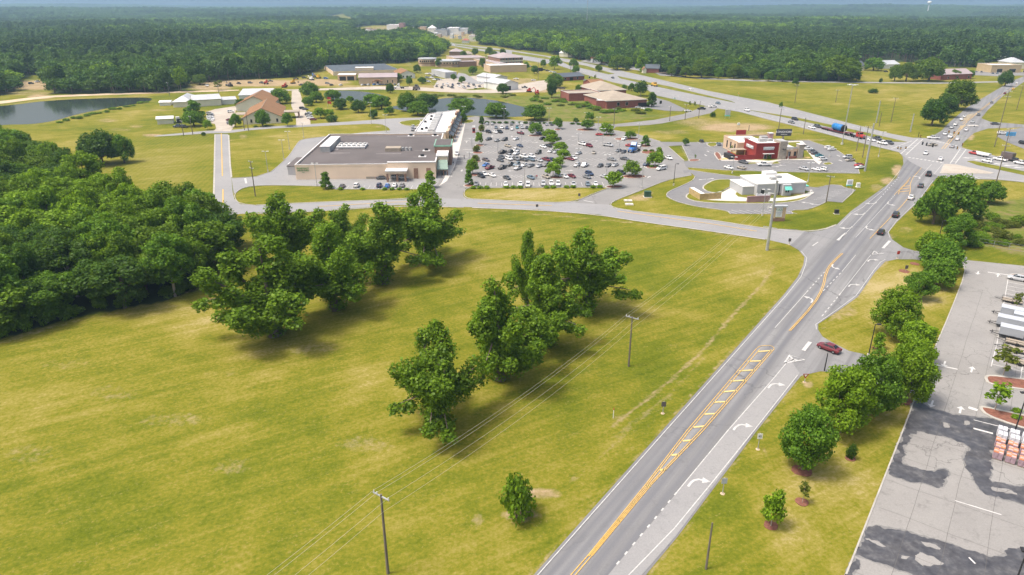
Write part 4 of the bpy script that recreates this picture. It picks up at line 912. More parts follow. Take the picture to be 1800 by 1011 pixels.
# every other tree that stands alone: kind, variant, leaves, base x, base y, top y, width (photo pixels), label
T = [
 ('oak', 0, 'dark', 180, 289, 232, 78, 'dark spreading oak alone on the mown field by the wood'), ('oak', 1, 'oak', 219, 286, 236, 40, 'smaller oak growing into the lone field oak'),
 ('maple', 0, 'oak', 1410, 826, 714, 100, 'round street tree in red mulch, nearest in the roadside row'), ('maple', 1, 'bright', 1476, 760, 643, 104, 'yellow-green street tree, second in the roadside row'), ('maple', 2, 'oak', 1526, 730, 617, 92, 'green street tree, third in the roadside row by the driveway'),
 ('maple', 0, 'bright', 1592, 706, 600, 88, 'yellow-green street tree overhanging the car park kerb'), ('maple', 1, 'bright', 1603, 640, 566, 78, 'light green street tree just beyond the near driveway'), ('maple', 2, 'bright', 1568, 592, 505, 84, 'bright maple beside the lamp at the near driveway'),
 ('maple', 3, 'oak', 1614, 526, 477, 56, 'compact street tree near the far driveway'), ('oak', 2, 'oak', 1645, 503, 456, 62, 'broad street tree casting shade on the lot verge'), ('oak', 0, 'oak', 1652, 478, 424, 72, 'street tree hiding the far driveway'), ('oak', 1, 'bright', 1634, 458, 408, 56, 'lighter street tree behind the far driveway'),
 ('maple', 1, 'oak', 1683, 434, 375, 58, 'dark round tree next to the overgrown hollow'), ('oak', 3, 'oak', 1640, 394, 326, 58, 'tree at the roadside below the intersection'), ('oak', 2, 'oak', 1668, 388, 310, 88, 'largest roadside tree just before the intersection'), ('oak', 0, 'oak', 1736, 357, 319, 48, 'small tree right of the largest roadside tree'),
 ('cone', 0, 'bright', 1543, 613, 582, 24, 'thin young pine in red mulch beside the lamp'), ('shrub', 0, 'dark', 1495, 806, 779, 20, 'dark little shrub in mulch on the verge'), ('thin', 0, 'sparse', 1410, 884, 845, 28, 'sparse sapling in red mulch on the verge'), ('lot', 1, 'bright', 1355, 925, 866, 36, 'young yellow-green tree in mulch near the road'),
 ('thin', 1, 'sparse', 1763, 660, 606, 50, 'bronze-leaved sapling on the upper mulch island of the lot'), ('thin', 2, 'bright', 1748, 722, 667, 48, 'green sapling on the lower mulch island of the lot'), ('thin', 3, 'sparse', 1784, 545, 512, 22, 'bronze sapling among the parked trailers'), ('shrub', 1, 'pecan', 908, 910, 828, 64, 'lone egg-shaped bush on the field near the road'),
 ('oak', 1, 'dark', 1637, 221, 173, 48, 'dark dense tree nearest the signals'), ('oak', 2, 'dark', 1660, 206, 166, 42, 'middle tree of the clump beyond the signals'), ('oak', 3, 'wood', 1682, 193, 141, 64, 'tallest tree of the clump beyond the signals'), ('oak', 0, 'dark', 1766, 152, 125, 27, 'dark tree beside the far end of the north road'), ('shrub', 1, 'dark', 1535, 164, 155, 17, 'low bush alone in the far meadow', ), ('shrub', 0, 'dark', 1548, 145, 137, 7, 'tiny bush by the lane across the meadow'),
 ('cone', 0, 'dark', 847, 218, 203, 12, 'dark cone tree at the back left corner of the car park'), ('shrub', 2, 'sparse', 847, 231, 217, 12, 'flowering shrub tree behind the ticket post'), ('lot', 0, 'bright', 842, 255, 232, 13, 'bright tree fourth from the front on the store aisle'), ('shrub', 0, 'sparse', 838, 267, 254, 15, 'flowering bush third from the front on the store aisle'), ('shrub', 1, 'sparse', 836, 283, 271, 14, 'flowering bush beside the store aisle crossing'), ('lot', 1, 'bright', 831, 306, 281, 21, 'bright tree second from the front on the store aisle'), ('cone', 1, 'oak', 824, 325, 296, 17, 'front green tree at the corner of the store aisle'),
 ('lot', 2, 'oak', 942, 238, 217, 24, 'green tree at the back of the middle island row'), ('lot', 0, 'bright', 966, 245, 228, 25, 'light tree, second from the back in the middle island row'), ('lot', 1, 'bright', 970, 254, 237, 26, 'light tree, third from the back in the middle island row'), ('lot', 2, 'bright', 985, 267, 250, 23, 'light tree, fourth from the back in the middle island row'), ('lot', 0, 'bright', 990, 279, 263, 23, 'light tree, fifth from the back in the middle island row'), ('lot', 1, 'bright', 981, 293, 277, 22, 'light tree, second from the front in the middle island row'), ('lot', 2, 'bright', 972, 312, 286, 24, 'front light tree of the middle island row'),
 ('lot', 0, 'oak', 981, 227, 207, 16, 'round tree on a small mulch square at the back'), ('lot', 1, 'dark', 1012, 217, 208, 11, 'little dark tree by the loop road'), ('lot', 2, 'oak', 1032, 228, 211, 24, 'round green tree on the long back island'), ('lot', 0, 'oak', 1036, 213, 197, 15, 'round tree across the loop road from the car park'), ('lot', 1, 'bright', 1066, 237, 218, 26, 'wide light tree beside the red hatchback'), ('lot', 2, 'oak', 1108, 244, 231, 19, 'small tree on the grassy island'), ('cone', 2, 'oak', 1134, 257, 236, 17, 'cone tree behind the blue truck cab'), ('cone', 0, 'bright', 1158, 279, 257, 17, 'young cone tree on the eastern island'), ('lot', 0, 'bright', 1151, 293, 267, 29, 'wide light tree on the eastern island'), ('lot', 1, 'bright', 1110, 310, 285, 30, 'wide light tree on the long front island'), ('lot', 2, 'bright', 1079, 329, 302, 28, 'light tree at the front corner by the driveway'),
 ('cone', 1, 'oak', 573, 332, 301, 23, 'cone tree in front of the store sign wall'), ('cone', 2, 'bright', 757, 330, 298, 21, 'cone tree at the store corner by the entrance'),
 ('oak', 0, 'oak', 716, 196, 163, 38, 'pond tree left of the strip shops'), ('oak', 1, 'dark', 750, 191, 164, 44, 'dark pond tree behind the strip shops'), ('oak', 2, 'oak', 735, 203, 178, 44, 'front tree of the pond clump left of the strip shops'), ('oak', 3, 'oak', 810, 199, 173, 56, 'broad oak on the pond bank behind the strip shops'), ('oak', 1, 'oak', 872, 208, 180, 47, 'broad oak standing before the water'), ('oak', 2, 'oak', 940, 211, 184, 50, 'widest oak at the right end of the pond'), ('cone', 0, 'oak', 815, 214, 193, 14, 'narrow tree at the end of the shop walkway'),
 ('oak', 3, 'oak', 492, 182, 156, 37, 'round oak behind the brown roof'), ('oak', 0, 'oak', 546, 172, 145, 38, 'large oak at the bend of the gravel street'), ('oak', 1, 'oak', 556, 180, 160, 27, 'oak below the bend of the gravel street'), ('oak', 2, 'oak', 586, 177, 158, 31, 'oak left of the small pond'), ('oak', 3, 'dark', 598, 192, 173, 30, 'dark oak with a clear stem on the lawn'), ('lot', 0, 'oak', 616, 181, 169, 13, 'little tree at the small pond edge'), ('oak', 0, 'dark', 630, 198, 176, 29, 'dark oak in the middle of the lawn'), ('oak', 1, 'oak', 655, 187, 165, 36, 'oak right of the small pond'), ('oak', 2, 'oak', 671, 192, 168, 36, 'oak between the two ponds'), ('oak', 3, 'dark', 657, 208, 193, 20, 'small oak with a mulch ring on the lawn'), ('lot', 1, 'oak', 684, 202, 188, 19, 'light tree near the shop service drive'), ('shrub', 2, 'dark', 584, 214, 200, 21, 'dark bush by the lawn drive'), ('lot', 2, 'bright', 563, 208, 190, 22, 'light tree beside the church parking'), ('lot', 0, 'bright', 578, 205, 192, 18, 'light tree on the lawn by the flagpole'), ('oak', 1, 'oak', 542, 186, 170, 22, 'tree in front of the gravel street'), ('oak', 0, 'dark', 686, 164, 147, 17, 'round tree on the green bank'), ('oak', 2, 'dark', 884, 165, 147, 24, 'round tree before the metal workshop'),
 ('oak', 0, 'oak', 462, 222, 194, 29, 'round oak before the church gable'), ('lot', 1, 'oak', 506, 222, 200, 18, 'small tree right of the church gable'), ('cone', 0, 'oak', 342, 206, 173, 33, 'tree behind the parked cars at the church lot'), ('oak', 1, 'oak', 341, 222, 194, 40, 'wide oak beside the church lot entrance'), ('lot', 2, 'bright', 366, 228, 211, 14, 'small pale tree by the church lot'), ('oak', 3, 'oak', 415, 223, 200, 21, 'small oak left of the church gable'), ('lot', 0, 'dark', 424, 190, 174, 18, 'dark tree behind the church'), ('shrub', 2, 'dark', 358, 239, 231, 8, 'low bush at the side road junction'),
 ('lot', 0, 'bright', 975, 122, 98, 21, 'pale open tree at the jail car park'), ('oak', 0, 'oak', 976, 154, 130, 38, 'wide oak by the gravel yard'), ('maple', 0, 'dark', 970, 172, 137, 24, 'tall dark tree at the gravel yard'), ('lot', 1, 'dark', 1126, 169, 144, 25, 'dark tree behind the brick library'), ('cone', 2, 'dark', 1145, 188, 160, 19, 'dark cone tree at the library corner'), ('shrub', 0, 'oak', 1097, 157, 148, 11, 'small bush by the highway ramp'), ('cone', 1, 'bright', 1127, 126, 87, 24, 'tall lime-green tree beyond the highway'), ('oak', 1, 'wood', 1085, 123, 97, 38, 'broad tree beyond the highway bend'), ('oak', 2, 'wood', 1233, 137, 104, 44, 'broad tree at the corner of the far meadow'), ('oak', 3, 'wood', 1290, 138, 112, 30, 'tree at the far meadow edge'), ('oak', 0, 'wood', 1475, 142, 100, 78, 'massive dark tree at the meadow edge'), ('lot', 0, 'dark', 1397, 151, 137, 11, 'lone small tree in the far meadow corner'), ('oak', 1, 'oak', 1535, 124, 101, 37, 'round tree before the meadow houses'), ('oak', 2, 'wood', 1572, 143, 114, 26, 'left tree of the meadow grove'), ('oak', 3, 'wood', 1592, 143, 110, 36, 'middle tree of the meadow grove'), ('oak', 0, 'wood', 1632, 143, 103, 56, 'largest tree of the meadow grove'), ('oak', 1, 'wood', 1676, 139, 122, 22, 'tree before the long brick house'),
 ('thin', 0, 'sparse', 1046, 141, 131, 7, 'thin tree on the highway verge'), ('lot', 2, 'oak', 835, 128, 117, 9, 'small tree inside the jail grounds'), ('thin', 1, 'sparse', 1212, 189, 177, 6, 'left of two thin trees by the library drive'), ('thin', 2, 'sparse', 1221, 189, 177, 6, 'right of two thin trees by the library drive'), ('shrub', 1, 'dark', 1253, 206, 196, 10, 'round bush on the verge below the highway'), ('lot', 0, 'oak', 1205, 256, 243, 11, 'small tree by the restaurant entrance drive'), ('thin', 3, 'oak', 1222, 281, 271, 5, 'tiny sapling on the restaurant corner island'), ('lot', 1, 'oak', 1372, 190, 180, 6, 'tiny tree on the highway verge'),
 ('shrub', 0, 'bright', 1337, 280, 270, 9, 'yellow-green bush at the red restaurant wall, left'), ('shrub', 1, 'pecan', 1350, 280, 270, 10, 'green bush at the red restaurant wall, right'), ('cone', 0, 'oak', 1410, 278, 264, 5, 'narrow evergreen at the restaurant corner'), ('thin', 0, 'oak', 1285, 268, 255, 7, 'thin tree at the patio wall'),
 ('oak', 2, 'wood', 352, 149, 131, 28, 'tree at the edge of the dirt yard'), ('thin', 3, 'sparse', 384, 159, 140, 24, 'bare grey tree at the dirt yard fence'), ('thin', 2, 'sparse', 1030, 160, 150, 14, 'thin bushes at the gravel yard')]
def n_of(s): return 'shrub' if ('bush' in s or 'shrub' in s) else 'tree'
for (kind, v, lm, xb, yb, yt, w, lb) in T:
    nm = dict(oak='oak_tree', maple='street_tree', lot='ornamental_tree', cone='conical_tree', shrub='bush', thin='sapling')[kind]
    if kind == 'maple': w *= .92
    if kind == 'lot': w *= 1.15; yt -= (yb - yt) * .08
    plant_px(nm, kind, v, lm, xb, yb, yt, w, lb, 'bush' if kind == 'shrub' else 'tree', bark='bark_pale' if kind in ('lot', 'thin') else 'bark')
for (x, y_, r_) in ((1410, 827, 1.5), (1355, 924, .9), (1410, 883, .9), (1495, 806, .8), (1543, 613, 1.1), (1590, 706, 1.3), (1590, 477, 1.3), (1608, 464, 1.1)):
    c = P(x, y_)
    o = MB().prism([(c.x + r_ * math.cos(a) * random.uniform(.85, 1.1), c.y + r_ * math.sin(a) * random.uniform(.85, 1.1)) for a in [k * math.pi / 6 for k in range(12)]], 0, .07).build('mulch_ring', M['mulch']); o['kind'] = 'structure'
for i, (x, y_, h_, lm) in enumerate(((700, 142, 7, 'oak'), (742, 147, 6, 'oak'), (733, 128, 8, 'wood'), (772, 118, 8, 'wood'), (797, 141, 6, 'oak'), (812, 146, 6, 'oak'), (830, 131, 7, 'oak'), (848, 118, 8, 'wood'), (868, 106, 9, 'wood'), (884, 98, 9, 'wood'), (860, 98, 9, 'wood'), (835, 97, 9, 'wood'), (925, 122, 7, 'oak'), (940, 130, 7, 'oak'), (955, 118, 7, 'pecan'), (1012, 128, 7, 'oak'), (1035, 165, 6, 'pecan'), (1018, 163, 6, 'pecan'), (1060, 163, 7, 'oak'), (1110, 160, 6, 'oak'), (720, 150, 6, 'oak'), (760, 108, 9, 'wood'), (815, 104, 9, 'wood'), (1008, 118, 8, 'oak'), (1052, 126, 7, 'wood'), (1100, 124, 9, 'wood'), (1180, 134, 9, 'wood'), (1205, 136, 9, 'wood'), (1262, 139, 9, 'oak'), (1325, 141, 9, 'wood'), (1350, 143, 8, 'oak'), (1375, 144, 9, 'wood'), (1425, 143, 10, 'wood'), (1445, 143, 10, 'dark'), (1505, 143, 8, 'oak'), (1705, 138, 7, 'oak'), (1722, 120, 9, 'wood'), (1545, 121, 8, 'wood'), (1615, 122, 9, 'wood'), (1640, 124, 8, 'oak'))):
    plant('background_tree', 'oak', i % 4, lm, P(x, y_), h_ * random.uniform(.85, 1.15), h_ * random.uniform(.95, 1.3), 'round tree scattered among the far houses and highway verges', group='trees among the far buildings')
# hedges: each clipped bush of the rows is a plant
def hedge(pts, step, h, w, lm, label, group, gaps=()):
    ln = [P(*p) for p in pts]
    for A_, B_ in zip(ln, ln[1:]):
        n = max(1, int((B_ - A_).length / step))
        for i in range(n):
            u = (i + .5) / n
            if any(g0 < u < g1 for g0, g1 in gaps): continue
            plant('hedge_bush', 'shrub', random.randrange(3), lm, A_.lerp(B_, u), h * random.uniform(.85, 1.1), w, label, 'hedge', group)
hedge([(826, 331.5), (1060, 330.2)], 2.3, 1.15, 2.5, 'bright', 'clipped hedge bush along the front kerb of the plaza car park', 'front hedge of the plaza car park', ((.125, .27), (.42, .53), (.63, .7), (.78, .83), (.86, .9)))
hedge([(592, 334), (760, 334)], 2.6, 1.0, 2.2, 'bright', 'clipped hedge bush before the store parking row', 'hedge before the store', ((.1, .22), (.3, .36), (.42, .5), (.74, .86)))
hedge([(850, 216.8), (975, 218)], 3.4, 1.3, 3.2, 'dark', 'dark hedge bush along the back kerb of the plaza car park', 'back hedge of the plaza car park')
hedge([(1001, 218.6), (1034, 220)], 3.4, 1.2, 3.0, 'dark', 'dark hedge bush beside the loop road', 'loop road hedge')
hedge([(1140, 294.5), (1162, 293.5)], 2.4, .9, 2.2, 'bright', 'low clipped bush on the eastern mulch island', 'bushes of the eastern island')
hedge([(1128, 266), (1152, 267)], 2.4, 1.1, 2.6, 'sparse', 'reddish low bush on the island behind the truck cab', 'bushes behind the truck cab')
hedge([(1058, 238.2), (1080, 239)], 2.6, .9, 2.4, 'dark', 'low dark bush beside the red hatchback', 'bushes beside the red hatchback')
hedge([(1774, 722), (1800, 728)], 1.7, .8, 1.8, 'bright', 'low bush on the lower mulch island of the right lot', 'bushes of the lower mulch island')
hedge([(1772, 732), (1800, 740)], 1.7, .8, 1.8, 'bright', 'low bush at the front of the lower mulch island', 'front bushes of the lower mulch island')
hedge([(440, 224), (476, 222)], 5, 1.0, 3, 'dark', 'low bush under the church gable', 'bushes under the church gable')
for i in range(26):
    p = P(1710 + random.random() * 88, 385 + random.random() * 48)
    plant('marsh_bush', 'shrub', i % 3, 'pecan' if i % 2 else 'sparse', p, random.uniform(1, 2.6), random.uniform(3, 6), 'wild bush in the overgrown hollow by the roadside trees', 'bush', 'wild bushes in the overgrown hollow')
for i in range(36):
    u = random.random()
    p = P(930 + 230 * u, 176 + 30 * u + random.uniform(-9, 5))
    plant('marsh_bush', 'shrub', i % 3, 'pecan' if i % 3 else 'sparse', p, random.uniform(1, 2.2), random.uniform(4, 8), 'wild bush on the marshy bank right of the pond', 'bush', 'wild bushes on the marshy pond bank')
for i in range(16):
    p = P(735 + 190 * random.random(), 168 + random.random() * 4)
    plant('marsh_bush', 'shrub', i % 3, 'sparse', p, random.uniform(.8, 1.6), random.uniform(4, 7), 'reedy bush along the far bank of the pond', 'bush', 'reedy bushes of the far pond bank')
for i in range(14):
    u = i / 14
    p = P(105 + 165 * u, 216 - 38 * u + random.uniform(-2, 1))
    plant('marsh_bush', 'shrub', i % 3, 'pecan', p, random.uniform(.8, 1.8), random.uniform(3, 6), 'low bush on the shore of the left pond', 'bush', 'bushes of the left pond shore')
# far forest: too many trees to count, one mass of instances
src = bpy.data.collections.new('forest_sources')
fk = []
for i, (kind, v, lm) in enumerate((('wood', 5, 'far'), ('wood', 6, 'far'), ('oak', 5, 'far'), ('oak', 6, 'far'), ('wood', 7, 'far'), ('pine', 0, 'pine'), ('pine', 1, 'pine'), ('wood', 8, 'bright'))):
    cm, tm, Ht, Wd = tree_proto(kind, v)
    nv = len(cm.vertices); keep = 620 * 4 if kind != 'pine' else 420 * 4
    co = np.zeros(nv * 3); cm.vertices.foreach_get('co', co); co = co.reshape(-1, 3)[:keep]
    tn = np.zeros(nv); cm.attributes['tint'].data.foreach_get('value', tn)
    q = co.reshape(-1, 4, 3); ctr = q.mean(1, keepdims=True); co = (ctr + (q - ctr) * (2.2 if kind != 'pine' else 1.7)).reshape(-1, 3)
    me = np_mesh('forest_tree', co, np.arange(keep).reshape(-1, 4), dict(tint=tn[:keep]), False)
    me.materials.append(L[lm])
    mbt = MB().tube((0, 0, 0), (0, 0, Ht * .7), .3, .12, 5)
    bm = bmesh.new(); bm.from_mesh(me); n0 = len(bm.faces); bm.from_mesh(mbt.mesh('stem')); bm.faces.ensure_lookup_table()
    for f_ in bm.faces[n0:]: f_.material_index = 1
    bm.to_mesh(me); bm.free(); me.materials.append(M['bark'])
    so = bpy.data.objects.new('source_%02d' % i, me); src.objects.link(so)
    so.scale = (1 / Wd, 1 / Wd, 1 / Ht)
    fk.append((Ht, Wd))
pts, scl, ix, rt = [], [], [], []
def band(r0, r1, step, hs, ws, pine):
    ys_ = np.arange(r0 * .75, r1, step)
    for yv in ys_:
        hw = yv * .80 + 90
        xv = np.arange(-hw, hw, step) + rng.uniform(-.42, .42, len(np.arange(-hw, hw, step))) * step
        yv2 = yv + rng.uniform(-.42, .42, len(xv)) * step
        r = np.hypot(xv, yv2)
        d_ = yv2 * CP + H * SP
        qx, qy = CX + F * xv / d_, CY + F * (H * CP - yv2 * SP) / d_
        ok = (r >= r0) & (r < r1) & in_poly(qx, qy, FOREST)
        for c_ in CLEAR: ok &= ~in_poly(qx, qy, c_)
        ok &= rng.random(len(xv)) < .96
        # natural openings in the far woods
        op = np.sin(xv / 310 + 1) * np.sin(yv2 / 270 + 2) + .5 * np.sin(xv / 120) * np.sin(yv2 / 140)
        ok &= ~((r > 1100) & (op > 1.02))
        if not ok.any(): continue
        xo, yo = xv[ok], yv2[ok]; n = len(xo)
        zone = np.sin(xo / 160 + 2) * np.sin(yo / 210) + .35 * rng.normal(size=n)
        isp = zone > (1 - 2 * pine)
        kind = np.where(isp, rng.integers(5, 7, n), rng.integers(0, 5, n))
        kind = np.where((zone < -.55) & (rng.random(n) < .6) & (r[ok] < 3000), 7, kind)
        h = np.where(isp, rng.uniform(18, 25, n), rng.uniform(10, 22, n)) * hs * (.9 + .16 * np.sin(xo / 90) * np.sin(yo / 130))
        w = np.where(isp, rng.uniform(8, 11, n), rng.uniform(10, 19, n)) * ws
        pts.append(np.stack([xo, yo, hills(xo, yo)], 1)); scl.append(np.stack([w, w, h], 1)); ix.append(kind); rt.append(rng.uniform(0, 6.28, n))
band(300, 900, 9.2, 1.0, 1.0, .24)
band(900, 1700, 11.5, 1.0, 1.25, .28)
band(1700, 3200, 18, 1.0, 2.0, .28)
band(3200, 5600, 30, 1.05, 3.4, .28)
band(5600, 9400, 52, 1.1, 6.0, .28)
pts, scl, ix, rt = map(np.concatenate, (pts, scl, ix, rt))
fme = bpy.data.meshes.new('forest'); fme.vertices.add(len(pts)); fme.vertices.foreach_set('co', pts.astype(np.float32).ravel())
a_ = fme.attributes.new('tscale', 'FLOAT_VECTOR', 'POINT'); a_.data.foreach_set('vector', scl.astype(np.float32).ravel())
a_ = fme.attributes.new('tkind', 'INT', 'POINT'); a_.data.foreach_set('value', ix.astype(np.int32))
a_ = fme.attributes.new('trot', 'FLOAT', 'POINT'); a_.data.foreach_set('value', rt.astype(np.float32))
forest = tag(obj('forest', fme), 'hazy mixed forest of pines and broadleaf trees reaching to the horizon', 'forest', kind='stuff')
ng = bpy.data.node_groups.new('forest_scatter', 'GeometryNodeTree')
ng.interface.new_socket('Geometry', in_out='INPUT', socket_type='NodeSocketGeometry'); ng.interface.new_socket('Geometry', in_out='OUTPUT', socket_type='NodeSocketGeometry')
gi, go, ip, ci = (ng.nodes.new(k) for k in ('NodeGroupInput', 'NodeGroupOutput', 'GeometryNodeInstanceOnPoints', 'GeometryNodeCollectionInfo'))
ci.inputs['Collection'].default_value = src; ci.inputs['Separate Children'].default_value = True; ci.inputs['Reset Children'].default_value = False
def named(n, ty):
    nd = ng.nodes.new('GeometryNodeInputNamedAttribute'); nd.data_type = ty; nd.inputs['Name'].default_value = n
    return nd.outputs['Attribute']
cxyz = ng.nodes.new('ShaderNodeCombineXYZ')
lk = ng.links.new
lk(gi.outputs[0], ip.inputs['Points']); lk(ci.outputs[0], ip.inputs['Instance']); ip.inputs['Pick Instance'].default_value = True
lk(named('tkind', 'INT'), ip.inputs['Instance Index']); lk(named('trot', 'FLOAT'), cxyz.inputs[2]); lk(cxyz.outputs[0], ip.inputs['Rotation']); lk(named('tscale', 'FLOAT_VECTOR'), ip.inputs['Scale'])
lk(ip.outputs[0], go.inputs[0])
forest.modifiers.new('scatter', 'NODES').node_group = ng
print('forest trees', len(pts), 'woodland', len(pw))

# ================================================================== buildings
B = dict(beige=plain('beige_stucco', (.76, .60, .45), .9, .08, .12), tan=plain('tan_block', (.58, .43, .30), .9, .1, .15), cream=plain('cream_siding', (.72, .68, .57), .8, .08, .2), white=plain('white_siding', (.72, .72, .70), .7, .08, .2),
         grey=plain('grey_siding', (.44, .445, .46), .75, .08, .2), red=plain('red_siding', (.25, .034, .030), .8, .18, .3), stone=plain('stacked_stone', (.34, .30, .25), .95, .3, 1.6, bump=.5), brick=plain('red_brick', (.27, .10, .075), .95, .2, .8), brown_brick=plain('brown_brick', (.28, .17, .12), .95, .2, .8),
         roof_grey=plain('grey_roof_membrane', (.120, .106, .103), .9, .22, .06), roof_white=plain('white_roof_membrane', (.68, .67, .655), .8, .08, .08), roof_metal=plain('galvanised_roof', (.52, .53, .54), .45, .1, .15, metal=.2), roof_tan=plain('tan_shingles', (.34, .29, .23), .9, .12, .3), roof_brown=plain('brown_shingles', (.25, .135, .065), .9, .15, .4), roof_dark=plain('dark_metal_roof', (.085, .10, .115), .6, .15, .1),
         roof_mauve=plain('mauve_metal_roof', (.36, .30, .30), .6, .1, .15), green=plain('green_metal', (.20, .36, .27), .5, .12, .4), teal=plain('teal_awning', (.16, .55, .47), .6, .1, .5), coping=plain('pale_coping', (.62, .61, .60), .6, .08, .3), pink=plain('mauve_stone', (.34, .21, .20), .9, .15, .6), wood=plain('fence_boards', (.46, .34, .16), .9, .25, 1.0), yellow=plain('yellow_fascia', (.48, .37, .22), .7, .1, .3), signblack=plain('sign_face_dark', (.06, .06, .07), .5), signgrey=plain('sign_face_grey', (.42, .44, .47), .5), letter=plain('sign_letters', (.82, .83, .84), .5), letter_green=plain('green_letters', (.08, .26, .06), .5), roof_red=plain('red_shingles', (.34, .13, .09), .9, .15, .4), unit=plain('roof_unit_metal', (.40, .40, .39), .6, .2, .8), skylight=plain('skylight', (.66, .70, .72), .3))
def frame(x0, y0, x1, y1):
    A_, B_ = P(x0, y0), P(x1, y1)
    d = B_ - A_
    return A_, math.atan2(d.y, d.x), d.length
def windows(o, lst, m=None, nm='window'):
    """lst of (x, z, w, h) on the front wall; front plane is local y = 0"""
    for (x, z, w, h) in lst:
        f_ = MB().box(x - w / 2 - .08, x + w / 2 + .08, -.06, .1, z - .08, z + h + .08).build(nm, M['dark'] if nm == 'door' else B['coping'], o)
        MB().box(x - w / 2, x + w / 2, -.09, .1, z, z + h).build('pane', m or M['glass'], f_)
def flat_b(name, label, x0, y0, x1, y1, depth, h, wall, roof, par=.5, cat='building', wins=(), doors=(), units=0, group=None):
    A_, rz, w = frame(x0, y0, x1, y1)
    o = thing(name, label, cat, A_, rz, group)
    MB().box(0, w, 0, depth, 0, h).build('wall', B[wall], o)
    MB().box(.25, w - .25, .25, depth - .25, h - .2, h + .06).build('roof', B[roof], o)
    if par:
        p = MB().box(-.06, w + .06, -.06, .25, h - .3, h + par).box(-.06, w + .06, depth - .25, depth + .06, h - .3, h + par).box(-.06, .25, .25, depth - .25, h - .3, h + par - .004).box(w - .25, w + .06, .25, depth - .25, h - .3, h + par - .004)
        p.build('parapet', B[wall], o)
        MB().box(-.1, w + .1, -.1, .3, h + par, h + par + .08).box(-.1, w + .1, depth - .3, depth + .1, h + par, h + par + .08).box(-.1, .3, .3, depth - .3, h + par, h + par + .076).box(w - .3, w + .1, .3, depth - .3, h + par, h + par + .076).build('coping', B['coping'], o)
    windows(o, wins); windows(o, doors, M['dark'], 'door')
    r_ = random.Random(label)
    for k in range(units):
        ux, uy = r_.uniform(.15, .8) * w, r_.uniform(.25, .75) * depth
        MB().box(ux, ux + 1.6, uy, uy + 1.3, h + .06, h + 1.1).build('roof_unit', B['unit'], o)
    return o, w
def gable_b(name, label, x0, y0, x1, y1, depth, eave, ridge, wall, roof, axis='y', cat='building', wins=(), doors=(), over=.5, group=None, chimney=False):
    A_, rz, w = frame(x0, y0, x1, y1)
    o = thing(name, label, cat, A_, rz, group)
    if axis == 'y':
        sec = [(0, 0), (w, 0), (w, eave), (w / 2, ridge), (0, eave)]
        mb = MB().add([(x, 0, z) for x, z in sec] + [(x, depth, z) for x, z in sec], [(0, 1, 2, 3, 4), (9, 8, 7, 6, 5), (0, 5, 6, 1), (1, 6, 7, 2), (2, 7, 8, 3), (3, 8, 9, 4), (4, 9, 5, 0)])
        mb.build('wall', B[wall], o)
        s = (ridge - eave) / (w / 2)
        for sg in (0, 1):
            e, zz = (-over, eave - over * s) if sg == 0 else (w + over, eave - over * s)
            v = [(e, -over, zz + .06), (w / 2, -over, ridge + .06), (w / 2, depth + over, ridge + .06), (e, depth + over, zz + .06)]
            MB().add(v + [(a, b, c + .16) for a, b, c in v], [(3, 2, 1, 0), (4, 5, 6, 7), (0, 1, 5, 4), (1, 2, 6, 5), (2, 3, 7, 6), (3, 0, 4, 7)]).build('roof', B[roof], o)
        MB().tube((w / 2, -over - .05, ridge + .2), (w / 2, depth + over + .05, ridge + .2), .14).build('ridge_cap', B['roof_tan' if roof == 'roof_brown' else roof], o)
    else:
        sec = [(0, 0), (depth, 0), (depth, eave), (depth / 2, ridge), (0, eave)]
        mb = MB().add([(0, y, z) for y, z in sec] + [(w, y, z) for y, z in sec], [(0, 1, 2, 3, 4), (9, 8, 7, 6, 5), (0, 5, 6, 1), (1, 6, 7, 2), (2, 7, 8, 3), (3, 8, 9, 4), (4, 9, 5, 0)])
        mb.build('wall', B[wall], o)
        s = (ridge - eave) / (depth / 2)
        for sg in (0, 1):
            e, zz = (-over, eave - over * s) if sg == 0 else (depth + over, eave - over * s)
            v = [(-over, e, zz + .06), (w + over, e, zz + .06), (w + over, depth / 2, ridge + .06), (-over, depth / 2, ridge + .06)]
            MB().add(v + [(a, b, c + .16) for a, b, c in v], [(3, 2, 1, 0), (4, 5, 6, 7), (0, 1, 5, 4), (1, 2, 6, 5), (2, 3, 7, 6), (3, 0, 4, 7)]).build('roof', B[roof], o)
        MB().tube((-over - .05, depth / 2, ridge + .2), (w + over + .05, depth / 2, ridge + .2), .14).build('ridge_cap', B[roof], o)
    if chimney: MB().box(w * .6, w * .6 + .9, depth * .55, depth * .55 + .9, eave, ridge + 1.2).build('chimney', B['brick'], o)
    windows(o, wins); windows(o, doors, M['dark'], 'door')
    return o, w
